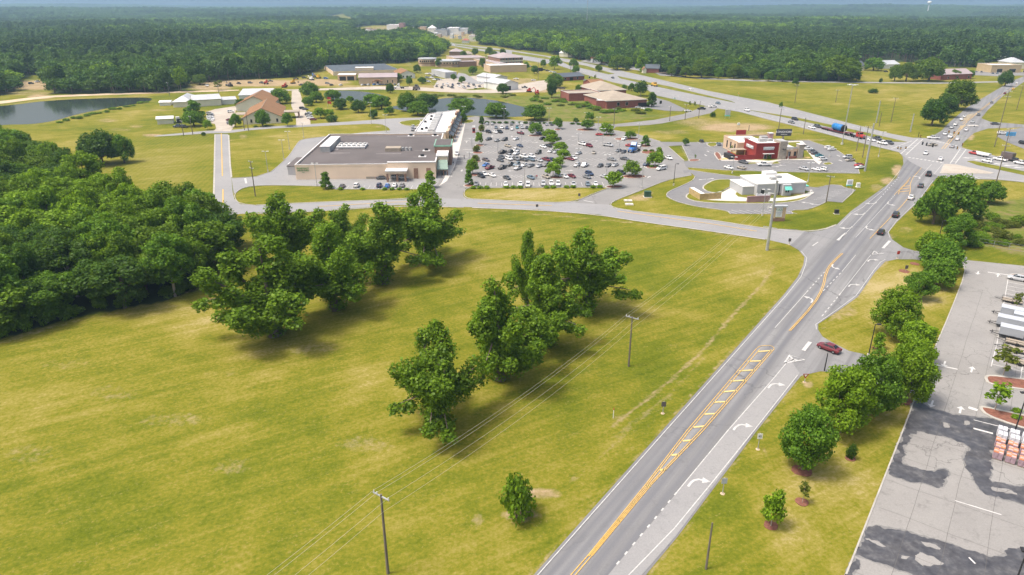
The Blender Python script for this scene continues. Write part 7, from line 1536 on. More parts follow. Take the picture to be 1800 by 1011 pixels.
for x in (-13, -11.6, -10.2, -8.8, 5.5, 6.8):
    for s in (-1, 1): MB().tube((x, s * 1.25 - .2, .5), (x, s * 1.25 + .2, .5), .5, .5, 12).build('wheel', M['tyre'], o)
o = thing('blue_tank', 'large blue cylindrical tank carried on the lowboy trailer', 'tank', P(1475, 234.2) + Vector((0, 0, 1.12)), math.atan2(HL.y, HL.x))
MB().tube((-4.5, 0, 1.75), (2.6, 0, 1.75), 1.6, 1.6, 24).build('shell', plain('blue_tank_paint', (.03, .20, .50), .4, .12, .4), o, True); MB().tube((2.6, 0, 1.75), (3.1, 0, 1.75), 1.72, 1.72, 24).build('end_flange', M['black_metal'], o)
for x in (-3.2, -1, 1.2): MB().tube((x, 0, 1.75), (x + .2, 0, 1.75), 1.64, 1.64, 24).build('band', plain('blue_band', (.02, .14, .38), .4), o)
for x in (-3.4, 1.2): MB().box(x, x + .5, -1.2, 1.2, 0, .5).build('cradle', M['black_metal'], o)
o = thing('dump_truck', 'yellow tow truck on the highway near the library', 'truck', P(1151, 152) + Vector((0, 0, .1)), math.atan2(HL.y, HL.x)); truck_parts(o, 'yellow', sleeper=False); MB().box(-4.4, -1.3, -1.1, 1.1, 1.1, 2.6).build('bed', CAR['yellow'], o)
o = thing('logging_truck', 'logging truck parked by the lane beyond the highway', 'truck', P(1180, 132) + Vector((0, 0, .1)), -.2); truck_parts(o, 'white', sleeper=False)
for s in range(5): MB().tube((-14, -.9 + .45 * s, 1.6 + .3 * (s % 2)), (-3, -.9 + .45 * s, 1.6 + .3 * (s % 2)), .3).build('log', M['bark'], o)
o = thing('boat_trailer', 'white boat trailer behind the red pickup', 'trailer', P(1727, 275.5) + Vector((0, 0, .1)), math.atan2(-HD.y, -HD.x))
b = MB(); loft(b, [(-3, .8, 1.7, 1.0), (0, .6, 1.7, 1.05), (2.2, .7, 1.8, .8), (3.3, 1.2, 1.9, .1)]); b.build('hull', CAR['white'], o)
for s in (-1, 1): MB().tube((-1, s * 1.0 - .1, .33), (-1, s * 1.0 + .1, .33), .33, .33, 10).build('wheel', M['tyre'], o)
MB().box(-2.5, 5, -.1, .1, .4, .55).build('drawbar', M['black_metal'], o)
o = thing('loaded_trailer', 'dark loaded trailer behind the white pickup on the highway', 'trailer', P(1769, 282) + Vector((0, 0, .1)), math.atan2(-HD.y, -HD.x))
MB().box(-2.8, 2.8, -1.2, 1.2, .6, .8).build('deck', M['black_metal'], o); MB().box(-2.6, 2.2, -1.1, 1.1, .8, 3.4).build('load', CAR['brown'], o); MB().box(-1.2, .2, -1.14, -1.1, 1.2, 2.6).build('straps', CAR['tan'], o)
for x in (-1.4, -.5):
    for s in (-1, 1): MB().tube((x, s * 1.2 - .1, .35), (x, s * 1.2 + .1, .35), .35, .35, 10).build('wheel', M['tyre'], o)
MB().box(2.8, 4.8, -.1, .1, .5, .62).build('drawbar', M['black_metal'], o)
o = thing('box_truck', 'red-nosed white delivery truck at the store loading wall', 'truck', P(516, 297) + Vector((0, 0, .1)), 1.57); o.scale = (.8,) * 3; truck_parts(o, 'red', sleeper=False); MB().box(-4.4, -1.3, -1.2, 1.2, 1.1, 3.4).build('box_body', B['white'], o)
o = thing('tractor_unit', 'dark tractor unit on the gravel by the jail road', 'truck', P(733, 158) + Vector((0, 0, .05)), 1.2); truck_parts(o, 'dark_grey'); MB().box(-4.4, -1.3, -1.1, 1.1, 1.1, 2.8).build('bed', CAR['brown'], o)
o = thing('flatbed_truck', 'white flatbed truck on the gravel below the warehouse', 'truck', P(700, 156) + Vector((0, 0, .05)), 3.3); truck_parts(o, 'white'); MB().box(-8, -1.3, -1.2, 1.2, 1.1, 1.4).build('bed', M['black_metal'], o)
# trailers parked on the right-hand car park
TRL = plain('trailer_white_sheet', (.36, .38, .41), .5, .08, .3); TRM = plain('trailer_roof_panel', (.46, .49, .53), .45, .08, .3)
def cargo_trailer(x, y_, L_, h, label):
    p = P(x, y_); ang = math.atan2(-LN.y, -LN.x)
    o = thing('cargo_trailer', label, 'trailer', p + Vector((0, 0, .1)), ang, 'enclosed trailers on the right lot')
    MB().box(-L_ / 2, L_ / 2, -1.1, 1.1, .55, h).build('body', TRL, o); MB().box(-L_ / 2 - .04, L_ / 2 + .04, -1.14, 1.14, h, h + .07).build('roof', TRM, o)
    for k in range(3): MB().box(-L_ / 2 + .3 + k * L_ / 3, -L_ / 2 + L_ / 3 + k * L_ / 3 - .15, -1.1, 1.1, h + .07, h + .085).build('roof_panel', TRM, o)
    MB().box(-L_ / 2, L_ / 2, -1.13, -1.1, .5, .75).box(-L_ / 2, L_ / 2, 1.1, 1.13, .5, .75).build('skirt', M['black_metal'], o)
    for s in (-1, 1):
        MB().tube((-.3, s * 1.12 - .1, .36), (-.3, s * 1.12 + .1, .36), .36, .36, 12).build('wheel', M['tyre'], o); MB().box(-.8, .2, s * 1.18 - .1, s * 1.18 + .1, .72, .8).build('mudguard', M['black_metal'], o)
    MB().tube((L_ / 2, -.8, .5), (L_ / 2 + 1.5, 0, .5), .06).tube((L_ / 2, .8, .5), (L_ / 2 + 1.5, 0, .5), .06).tube((L_ / 2 + 1.1, 0, .1), (L_ / 2 + 1.1, 0, .9), .05).build('drawbar', M['black_metal'], o)
cargo_trailer(1775, 594, 4.0, 2.3, 'front white enclosed trailer on the right lot'); cargo_trailer(1773, 577, 4.6, 2.3, 'second white enclosed trailer from the front'); cargo_trailer(1778, 559, 4.4, 2.2, 'white enclosed trailer behind the second one'); cargo_trailer(1800, 571, 4.4, 2.2, 'white enclosed trailer at the right edge of the frame')
def flat_trailer(x, y_, label):
    o = thing('utility_trailer', label, 'trailer', P(x, y_) + Vector((0, 0, .1)), math.atan2(-LN.y, -LN.x), 'open trailers on the right lot')
    MB().box(-1.9, 1.9, -1, 1, .45, .55).build('deck', B['roof_tan'], o)
    MB().tube((-1.9, -1, .95), (1.9, -1, .95), .05).tube((-1.9, 1, .95), (1.9, 1, .95), .05).tube((1.9, -1, .95), (1.9, 1, .95), .05).tube((-1.9, -1, .5), (-1.9, -1, .95), .04).tube((1.9, 1, .5), (1.9, 1, .95), .04).tube((1.9, -1, .5), (1.9, -1, .95), .04).tube((0, -1, .5), (0, -1, .95), .04).tube((0, 1, .5), (0, 1, .95), .04).build('rail', M['black_metal'], o)
    for s in (-1, 1): MB().tube((-.2, s * 1.1 - .1, .32), (-.2, s * 1.1 + .1, .32), .32, .32, 12).build('wheel', M['tyre'], o)
    MB().tube((1.9, -.7, .45), (3.3, 0, .45), .05).tube((1.9, .7, .45), (3.3, 0, .45), .05).build('drawbar', M['black_metal'], o)
flat_trailer(1786, 606, 'open utility trailer in front of the enclosed trailers'); flat_trailer(1782, 618, 'open utility trailer half hidden by the bronze sapling')
flat_trailer(1790, 640, 'dark open trailer below the sapling'); flat_trailer(1778, 532, 'open trailer behind the enclosed trailers')
# shrink-wrapped pallets of bagged soil
BAGL = plain('bag_plastic_mauve', (.34, .24, .27), .45, .25, 2.0); BAGO = plain('bag_print_orange', (.62, .24, .12), .45, .35, 2.5); BAGP = plain('bag_print_pink', (.58, .36, .34), .45, .3, 2.5); WRAP = plain('shrink_wrap', (.60, .60, .63), .25, .25, 2.0); PAL = plain('pallet_wood', (.36, .27, .18), .9, .2, 2.0)
pal0 = P(1752, 806); uN, uL = LN, LD
k_ = 0
for i in range(5):                                     # rows going back
    for j in range(4):                                 # columns going right
        p = pal0 + uN * (j * 1.55 + .12 * (i % 2)) + uL * (i * 1.75) + Vector((0, 0, .09))
        nm_ = ['front', 'second', 'third', 'fourth', 'last'][i] + ' row, ' + ['leftmost', 'second from left', 'third from left', 'rightmost'][j]
        o = thing('bag_pallet', 'wrapped pallet of bagged goods, %s of the block' % nm_, 'pallet', p, math.atan2(uN.y, uN.x), 'pallets of bagged goods')
        for s in (-.5, 0, .4): MB().box(-.6, .6, s, s + .12, 0, .12).build('pallet_runner', PAL, o)
        hl = 6 if i < 3 else 7
        for q in range(hl):
            t_ = .012 * (q % 2)
            for m_, (a, b) in enumerate(((-.6, -.01), (.01, .6))):
                for n_, (c, d) in enumerate(((-.58, -.2), (-.19, .19), (.2, .58))):
                    zb = .13 + q * .2
                    bm = MB()
                    bm.add([(a + .02, c + .02, zb), (b - .02, c + .02, zb), (b - .02, d - .02, zb), (a + .02, d - .02, zb), (a - t_, c, zb + .1), (b + t_, c, zb + .1), (b + t_, d, zb + .1), (a - t_, d, zb + .1), (a + .04, c + .04, zb + .19), (b - .04, c + .04, zb + .19), (b - .04, d - .04, zb + .19), (a + .04, d - .04, zb + .19)], [(8, 9, 10, 11), (0, 1, 5, 4), (1, 2, 6, 5), (2, 3, 7, 6), (3, 0, 4, 7), (4, 5, 9, 8), (5, 6, 10, 9), (6, 7, 11, 10), (7, 4, 8, 11)])
                    if q == hl - 1:
                        bm.build('bag', (BAGO, BAGP)[(m_ + n_ + i) % 2] if i < 3 else WRAP, o)
                    else:
                        if 'acc' not in dir() or acc is None: acc = MB()
                        acc.add(bm.v, bm.f)
        acc.build('bag_stack', BAGL if i < 3 else WRAP, o); acc = None
# ================================================================== poles, wires, signs, small things
def util_pole(x, yb, yt, label, arms=1, m='pole_wood', r=.16, armlen=1.25, ang=None, name='utility_pole', group='utility poles'):
    p = P(x, yb); h = hgt(x, yb, yt)
    o = thing(name, label, 'pole', p, ROAD_ANG * -1 if ang is None else ang, group)
    MB().tube((0, 0, 0), (0, 0, h), r * 1.15, r * .75, 8).build('post', M[m], o)
    for k in range(arms):
        z = h - .35 - k * 2.2
        MB().box(-armlen, armlen, -.07, .07, z, z + .14).build('crossarm', M['steel'] if m == 'pole_wood' else M[m], o)
        for dx in (-armlen + .12, -armlen * .5, armlen - .12):
            MB().tube((dx, 0, z + .14), (dx, 0, z + .42), .07, .05, 6).build('insulator', M['lamp'], o)
    return o, p, h
pA = util_pole(682, 1008, 869, 'nearest wooden utility pole standing in the field'); pB = util_pole(1105, 644, 556, 'wooden utility pole in the field beside the right pecans')
util_pole(1241, 1000, 919, 'short bare wooden pole on the verge right of the road', 0, r=.13); util_pole(1449, 652, 621, 'short dark post at the near driveway', 0, 'black_metal', .1)
def dbl(x, yb, yt, lb, arms=1, m='pole_wood', r=.17): return util_pole(x, yb, yt, lb, arms, m, r)
for a in ((449, 345, 283, 'wooden pole before the supermarket service drive', 2), (1452, 356, 309, 'wooden pole right of the grey drive-through', 1), (1228, 208, 178, 'wooden pole at the loop road, third from the right'), (1204, 211, 183, 'wooden pole at the loop road by the white sedan'), (1177, 213, 187, 'wooden pole left of the loop road mouth'), (1079, 221, 191, 'wooden pole at the back corner of the plaza car park'), (1368, 231, 191, 'wooden pole behind the steakhouse sign'), (1412, 236, 207, 'wooden pole right of the steakhouse sign'), (1397, 181, 149, 'wooden pole in the far meadow, left one'), (1469, 180, 158, 'wooden pole in the far meadow, middle one'), (1566, 215, 172, 'wooden pole in the far meadow near the signals'), (1316, 230, 220, 'short pole behind the steakhouse roof', 0), (339, 237, 204, 'wooden pole beside the church lot'), (323, 239, 212, 'wooden pole at the side road, left one'), (437, 231, 195, 'wooden pole before the church gable'), (430, 229, 207, 'second pole before the church gable'), (298, 168, 145, 'wooden pole on the dirt road by the pond'), (1003, 135, 110, 'pole at the brick motel'), (946, 140, 110, 'pole at the brick tower car park'), (856, 158, 130, 'pole behind the metal workshops'), (1748, 258, 160, 'tall pole on the corner right of the signals', 2), (1765, 267, 226, 'pole beside the forecourt'), (1751, 321, 255, 'pole at the highway slip lane'), (1787, 193, 150, 'pole on the far side of the side street'), (1505, 266, 222, 'thin pole before the highway queue'), (1516, 277, 222, 'wooden pole beside the steel pole at the highway', 2), (1545, 223, 198, 'thick stub pole across the highway', 0), (387, 178, 150, 'pole at the small white shed')):
    dbl(*a)
pS = util_pole(1348, 440, 318, 'tall pale steel pole at the corner of the plaza road', 0, 'steel', .36, name='steel_pole', group='steel poles'); util_pole(1520, 301, 217, 'tall pale steel pole right of the steakhouse', 0, 'steel', .36, name='steel_pole', group='steel poles'); util_pole(1540, 216, 177, 'pale steel pole across the highway', 0, 'steel', .3, name='steel_pole', group='steel poles'); util_pole(1600, 232, 200, 'pale steel pole left of the signals', 0, 'steel', .3, name='steel_pole', group='steel poles')
for o_, h_ in ((pS[0], pS[2]), ):
    MB().box(-1.8, 1.8, -.1, .1, h_ * .33, h_ * .33 + .22).build('bracket', M['steel'], o_); MB().tube((0, 0, h_ - .4), (0, 0, h_), .36, .36, 10).build('cap', M['steel'], o_)
    for z in (.62, .72, .82): MB().tube((-.3, 0, h_ * z), (-1.3, 0, h_ * z), .06).tube((-1.3, 0, h_ * z), (-1.3, 0, h_ * z - .5), .1).build('insulator', M['lamp'], o_)
# high mast and lot lamps
def lamp_post(x, yb, yt, label, m='steel', heads=2, r=.11, group='car park lamp posts', big=1.0, ang=0):
    p = P(x, yb); h = hgt(x, yb, yt)
    o = thing('lamp_post', label, 'lamp post', p, ang, group)
    MB().tube((0, 0, .0), (0, 0, .75), r * 2.4, r * 2.4, 10).build('footing', M['conc'], o)
    MB().tube((0, 0, .75), (0, 0, h), r, r * .7, 8).build('post', M[m], o)
    for k in range(heads):
        a = k * 6.2832 / heads; c, s_ = math.cos(a), math.sin(a)
        MB().tube((0, 0, h - .1), (c * .5 * big, s_ * .5 * big, h - .05), .05).build('arm', M[m], o)
        hd = MB().box(-.4 * big, .4 * big, -.28 * big, .28 * big, h - .1, h + .08).build('lamp_head', M['lamp'] if m == 'steel' else M['black_metal'], o)
        hd.location = (c * .85 * big, s_ * .85 * big, 0); hd.rotation_euler.z = a
    return o
LP = ((886, 215, 191, 'lamp post by the pond oak, back left'), (965, 213, 190, 'lamp post at the right end of the pond'), (1030, 212, 198, 'lamp post across the loop road'), (1051, 231, 206, 'lamp post at the back right of the plaza lot'), (1122, 247, 217, 'lamp post behind the white SUV'), (1059, 257, 226, 'lamp post beside the red hatchback'), (1017, 250, 235, 'lamp post in the middle back of the lot'), (1016, 296, 261, 'lamp post right of the middle island row'), (1088, 282, 248, 'lamp post left of the blue truck cab'), (1066, 308, 272, 'lamp post near the front right of the lot'), (1128, 331, 294, 'lamp post at the diagonal driveway'), (830, 278, 244, 'lamp post on the store aisle, far one'), (826, 299, 268, 'lamp post on the store aisle, near one'), (916, 268, 231, 'lamp post left of the middle island row'), (922, 331, 276, 'lamp post at the front hedge'), (875, 268, 246, 'lamp post near the black pickups'), (471, 302, 266, 'lamp post on the service drive, nearest'), (499, 281, 246, 'lamp post on the service drive, second'), (509, 263, 231, 'lamp post on the service drive, third'), (534, 243, 216, 'lamp post on the service drive, fourth'), (557, 326, 287, 'lamp post before the pharmacy sign'), (653, 218, 180, 'lamp post behind the supermarket, left'), (679, 233, 202, 'lamp post behind the supermarket, right'), (816, 213, 187, 'lamp post at the end of the shop walkway'), (740, 200, 186, 'lamp post by the pond clump'), (1287, 305, 276, 'lamp post in front of the steakhouse'), (1420, 320, 286, 'lamp post behind the grey drive-through'), (1340, 379, 333, 'lamp post at the drive-through stalls'), (1385, 281, 262, 'lamp post at the steakhouse corner'), (1458, 276, 258, 'lamp post in the right steakhouse lot'), (1544, 276, 232, 'lamp on the highway verge'))
for (x, yb, yt, lb) in LP: lamp_post(x, yb, yt, lb)
lamp_post(1184, 326, 288, 'dark lamp post on the lawn left of the drive-through', 'black_metal', 1)
lamp_post(1526, 628, 570, 'black lamp post at the near driveway', 'black_metal', 1, group='black lamp posts', big=.8); lamp_post(1772, 1060, 975, 'black twin lamp in the bottom right of the lot', 'black_metal', 2, group='black lamp posts', big=.9, ang=1.2); lamp_post(1782, 764, 690, 'black lamp post on the lower mulch island', 'black_metal', 2, group='black lamp posts', big=.8); lamp_post(1648, 428, 388, 'black lamp post among the roadside trees', 'black_metal', 1, group='black lamp posts', big=.8)
o = lamp_post(1480, 254, 149, 'very tall floodlight mast beside the highway', 'steel', 4, .24, 'floodlight masts', 1.9)
p = P(1031, 53); ms = thing('radio_mast', 'thin lattice radio mast rising from the far forest', 'mast', (p.x, p.y, 0))
for k in range(3):
    a = k * 2.094; MB().tube((1.0 * math.cos(a), 1.0 * math.sin(a), 0), (.8 * math.cos(a), .8 * math.sin(a), 105), .22, .18, 5).build('leg', M['steel'], ms)
br = MB()
for z in range(0, 104, 4):
    for k in range(3):
        a, b = k * 2.094, (k + 1) * 2.094; br.tube((.95 * math.cos(a), .95 * math.sin(a), z), (.95 * math.cos(b), .95 * math.sin(b), z + 4), .09, .09, 4)
br.build('bracing', M['steel'], ms)
p = P(1632, 14); wt = thing('water_tower', 'white water tower bulb on the horizon', 'water tower', (p.x * .5, p.y * .5, 0))
MB().tube((0, 0, 0), (0, 0, 52), 2.2, 2.2, 10).build('stem', B['white'], wt)
prof = [(2.2, 47), (7, 50), (10, 55), (10, 59), (7, 63), (2, 65)]
tb = MB()
for (r0, z0), (r1, z1) in zip(prof, prof[1:]): tb.tube((0, 0, z0), (0, 0, z1), r0, r1, 16, cap=(z1 == 65))
tb.build('tank', B['white'], wt)
# wires
def wire(a, b, sag, label, r=.015, n=14):
    a, b = Vector(a), Vector(b); mb = MB()
    pts_ = [a.lerp(b, i / n) - Vector((0, 0, sag * 4 * (i / n) * (1 - i / n))) for i in range(n + 1)]
    for p0, p1 in zip(pts_, pts_[1:]): mb.tube(p0, p1, r, r, 4, cap=False)
    return tag(mb.build('power_line', M['wire']), label, 'wire', 'overhead power lines')
ax = Vector((math.cos(-ROAD_ANG), math.sin(-ROAD_ANG), 0))
dirAB = pA[1] - pB[1]
pN = pA[1] + dirAB
tA, tB, tS, tN = (Vector((q[0], q[1], hh)) for q, hh in ((pA[1], pA[2]), (pB[1], pB[2]), (pS[1], pS[2] * .8), (pN, pA[2])))
for nm, off, dz in (('left outer', -1.13, .05), ('left inner', -.55, .05), ('right outer', 1.13, .05), ('lower', .2, -2.3)):
    d_ = ax * off + Vector((0, 0, dz))
    wire(tB + d_, tA + d_, 1.3, '%s overhead wire between the two field poles' % nm); wire(tA + d_, tN + d_, 1.3, '%s overhead wire running out of the frame at lower left' % nm); wire(tS + d_ * .8, tB + d_, 1.2, '%s overhead wire from the steel pole to the field pole' % nm)
# traffic signals on span wires
def signal(x, y_, z, ang, label):
    p = P(x, y_, z); o = thing('traffic_signal', label, 'traffic light', p, ang, 'traffic signals at the intersection'); o.scale = (.7, .7, .7)
    MB().box(-.3, .3, -.2, .2, -.75, .75).build('housing', plain('signal_housing', (.35, .20, .03), .6), o)
    MB().box(-.45, .45, .2, .25, -.95, .95).build('backplate', M['black_metal'], o)
    for k, c in enumerate(((.35, .03, .02), (.40, .22, .02), (.03, .25, .10))): MB().tube((0, -.2, .48 - .48 * k), (0, -.34, .48 - .48 * k), .18, .18, 10).build('lens', plain('signal_lens', c, .3), o)
    MB().tube((0, 0, .75), (0, 0, 1.5), .04).build('hanger', M['black_metal'], o)
for i, (x, y_) in enumerate(((1668, 232), (1677, 233.5), (1685, 235))): signal(x, y_, 6.0, -ROAD_ANG, 'amber traffic signal over the north approach, %s' % ('left', 'middle', 'right')[i])
for i, (x, y_) in enumerate(((1622, 252), (1629, 253.5), (1640, 256))): signal(x, y_, 6.0, math.pi - ROAD_ANG, 'traffic signal seen from behind over the intersection, %s' % ('left', 'middle', 'right')[i])
for i, (x, y_) in enumerate(((1683, 260), (1692, 254))): signal(x, y_, 6.0, 1.2, 'traffic signal facing the highway, %s' % ('near', 'far')[i])
wire(P(1612, 249, 7.5), P(1700, 240, 7.5), .3, 'span wire carrying the signals across the intersection', .05); wire(P(1655, 229, 7.5), P(1700, 240, 7.5), .3, 'span wire over the north approach', .05)
util_pole(1614, 241, 232.5, 'signal post with a dark head on the left corner', 0, 'black_metal', .14, name='signal_post', group='signal posts')
# signs
def road_sign(x, yb, yt, label, face='rect', col=None, txt=None, ang=0.0, w=.75, hh=.9):
    p = P(x, yb); h = max(1.6, hgt(x, yb, yt)); o = thing('road_sign', label, 'sign', p, ang, 'road signs')
    MB().tube((0, 0, 0), (0, 0, h), .06, .06, 6).build('post', M['steel'], o)
    if face == 'yield':
        MB().add([(-.55, -.07, h), (.55, -.07, h), (0, -.07, h - .95), (-.55, -.04, h), (.55, -.04, h), (0, -.04, h - .95)], [(0, 2, 1), (3, 4, 5), (0, 1, 4, 3), (1, 2, 5, 4), (2, 0, 3, 5)]).build('sign_face', CAR['red'], o)
        MB().add([(-.3, -.075, h - .12), (.3, -.075, h - .12), (0, -.075, h - .62)], [(0, 2, 1)]).build('sign_centre', B['letter'], o)
    else:
        f_ = MB().box(-w / 2, w / 2, -.09, -.06, h - hh, h).build('sign_face', col or B['letter'], o)
        if txt: text(txt, hh * .55, (0, -.11, h - hh / 2), FACE, CAR['navy'], f_, depth=.005)
    c = P(x, yb); MB().prism([(.35 * math.cos(k), .35 * math.sin(k)) for k in range(6)], 0, .04).build('footing', M['dirt'], o)
road_sign(1414, 672, 657, 'yield sign at the near driveway', 'yield'); road_sign(1332, 790, 762, 'white sign numbered 45 on the right verge', txt='45'); road_sign(1270, 868, 840, 'small pale sign on the right verge beside the turn arrow', col=B['signgrey']); road_sign(1165, 727, 706, 'dark sign seen from behind in the left ditch', col=B['roof_grey']); road_sign(1387, 430, 419, 'dark sign post at the plaza road mouth', col=B['roof_grey']); road_sign(944, 368, 359, 'dark sign post beside the plaza road', col=B['roof_grey']); road_sign(1018, 351, 340, 'dark sign post on the plaza lawn tip', col=B['roof_grey']); road_sign(1577, 454, 441, 'sign post at the far driveway', col=CAR['red']); road_sign(1592, 477, 467, 'short dark post in the mulch by the far driveway', col=B['roof_grey']); road_sign(1297, 175, 163, 'orange sign at the highway edge', col=CAR['yellow'])
o = thing('marker_post', 'slim white marker post with red tip in the field ditch', 'post', P(1078, 735)); MB().tube((0, 0, 0), (0, 0, 1.5), .06, .06, 6).build('post', B['white'], o); MB().tube((0, 0, 1.5), (0, 0, 1.9), .065, .065, 6).build('tip', CAR['red'], o)
# monument sign by the plaza road
mA, mrz, mw = frame(1356, 389.5, 1379, 389)
mh_ = hgt(1356, 389.5, 362)
mo = thing('monument_sign', 'brick plaza sign with two white panels and pale cap', 'sign', mA, mrz)
MB().box(0, mw, 0, .8, 0, 1.0).build('base', B['brown_brick'], mo)
for x in (0, mw - 1.0): MB().box(x, x + 1.0, .05, .75, 1.0, mh_ - .5).build('pier', B['tan'], mo)
MB().box(-.4, mw + .4, -.2, 1.0, mh_ - .5, mh_).build('cap', B['signgrey'], mo)
for k, (s_, tx, c_) in enumerate(((.55, 'PLAZA', B['green']), (.1, None, None))):
    z0_ = 1.0 + (mh_ - 1.5) * s_; f_ = MB().box(1.05, mw - 1.05, .12, .68, z0_, z0_ + (mh_ - 1.5) * .40).build('sign_panel', B['letter'], mo)
    if tx: text(tx, .95, (mw / 2, .08, z0_ + (mh_ - 1.5) * .2), FACE, c_, f_, depth=.01)
    else:
        for q in range(3): MB().box(1.4, mw - 1.4, .1, .12, z0_ + .25 + q * .42, z0_ + .42 + q * .42).build('print_line', B['signgrey'], f_)
# steakhouse pylon sign
p = P(1376, 246); h = hgt(1376, 246, 227); po = thing('pylon_sign', 'dark pylon sign behind the steakhouse roof', 'sign', p)
MB().box(-.35, .35, -.35, .35, 0, h - 3.2).build('post', B['stone'], po)
f_ = MB().box(-3.6, 3.6, -.4, .4, h - 3.2, h).build('sign_box', B['signblack'], po); text('LONGHORN', 1.35, (0, -.44, h - 1.3), FACE, B['letter'], f_); text('STEAKHOUSE', .5, (0, -.44, h - 2.5), FACE, B['letter'], f_)
def board(x, yb, yt, wpx, label, colm, legs=2, nm='menu_board'):
    p = P(x, yb); h = hgt(x, yb, yt); w = wpx * mpp(yb); o = thing(nm, label, 'sign', p)
    for s in (-1, 1): MB().box(s * w * .4 - .08, s * w * .4 + .08, -.08, .08, 0, h * .5).build('leg', M['steel'], o)
    MB().box(-w / 2, w / 2, -.2, .2, h * .32, h).build('panel', colm, o); MB().box(-w / 2 - .05, w / 2 + .05, -.23, .23, h * .30, h * .42).build('base_band', B['teal'], o)
    for k in range(3): MB().box(-w * .35 + k * w * .25, -w * .35 + k * w * .25 + w * .18, -.215, -.2, h * .52, h * .85).build('picture', B['signgrey'], o)
board(1492, 331, 316, 10, 'menu board with teal base at the drive-through exit', B['letter']); board(1278, 209, 193, 9, 'grey sign board on the highway verge', B['signgrey'], nm='verge_sign'); board(1298, 221, 216, 4, 'small white sign on the verge behind the steakhouse', B['letter'], nm='verge_sign'); board(1186, 175, 171, 4, 'tiny white sign at the library drive', B['letter'], nm='verge_sign')
for x, yb, yt, lb in ((1508, 329, 322, 'white utility box beside the menu board'), (1470, 376, 369, 'dark utility cabinet on the lush verge')):
    p = P(x, yb); h = hgt(x, yb, yt); o = thing('utility_box', lb, 'utility box', p); MB().box(-.6, .6, -.4, .4, .1, h).build('cabinet', B['white'] if 'white' in lb else M['dark'], o); MB().box(-.8, .8, -.6, .6, 0, .1).build('pad', M['conc'], o); MB().box(-.66, .66, -.46, .46, h, h + .06).build('lid', B['white'] if 'white' in lb else M['dark'], o)
for x, yb, lb in ((1138, 346, 'dark green transformer box on the sandy lawn'),):
    p = P(x, yb); o = thing('transformer_box', lb, 'utility box', p); MB().box(-1.1, 1.1, -.9, .9, .1, 2.0).build('cabinet', plain('transformer_green', (.04, .09, .06), .6), o); MB().box(-1.4, 1.4, -1.2, 1.2, 0, .1).build('pad', M['conc'], o); MB().box(-.02, .02, -.93, -.9, .2, 1.9).build('door_seam', M['dark'], o)
for x, yb, lb in ((1104, 353.5, 'upper grey manhole box on the plaza corner lawn'), (1106, 360, 'lower grey manhole box on the plaza corner lawn')):
    p = P(x, yb); o = thing('inlet_box', lb, 'drain', p); MB().box(-1.3, 1.3, -.9, .9, 0, .35).build('slab', M['conc'], o); MB().tube((0, 0, .35), (0, 0, .42), .4, .4, 12).build('cover', M['steel'], o)
p = P(1710, 222); o = thing('inlet_box', 'concrete culvert headwall by the side street', 'drain', p); MB().box(-2.5, 2.5, -1.2, 1.2, 0, .5).build('slab', M['conc'], o); MB().tube((0, -1.25, .2), (0, -1.15, .2), .35, .35, 12).build('pipe', M['dark'], o)
# shopping-cart corral, red kiosk
p = P(833, 233.5); o = thing('kiosk', 'red and white vending kiosk at the store aisle', 'kiosk', p); MB().box(-.7, .7, -.7, .7, 0, 2.6).build('cabinet', CAR['red'], o); MB().box(-.75, .75, -.75, .75, 2.6, 3.4).build('top_sign', B['white'], o); MB().box(-.5, .5, -.73, -.7, .8, 2.2).build('screen', M['glass'], o)
p = P(1773, 251); o = thing('forecourt_sign', 'blue price sign at the forecourt corner', 'sign', p); MB().tube((0, 0, 0), (0, 0, 4), .15).build('post', M['steel'], o); MB().box(-2.2, 2.2, -.2, .2, 3.2, 5.0).build('panel', plain('blue_sign', (.10, .33, .62), .5), o)
p = P(577, 196); o = thing('flagpole', 'flagpole with red and white flags on the lawn', 'flag', p); MB().tube((0, 0, 0), (0, 0, 9), .09, .06, 8).build('pole', M['steel'], o)
for z in (7.2, 4.6): MB().add([(.08, 0, z), (1.2, .15, z - .1), (2.4, -.1, z - .25), (.08, 0, z + 1.4), (1.2, .15, z + 1.3), (2.4, -.1, z + 1.15)], [(0, 1, 4, 3), (1, 2, 5, 4)]).build('flag', CAR['red'], o); 
# cones and barrels at the signal works
for i, (x, y_) in enumerate(((1578, 262), (1583, 263), (1592, 262), (1618, 241.5))):
    o = thing('traffic_drum', 'small dark work drum near the crosswalk, number %s from the left' % ORD[i], 'drum', P(x, y_), 0, 'work drums'); MB().tube((0, 0, 0), (0, 0, 1.1), .32, .24, 10).build('drum', M['dark'], o); MB().tube((0, 0, .5), (0, 0, .7), .31, .285, 10).build('stripe', CAR['yellow'], o)
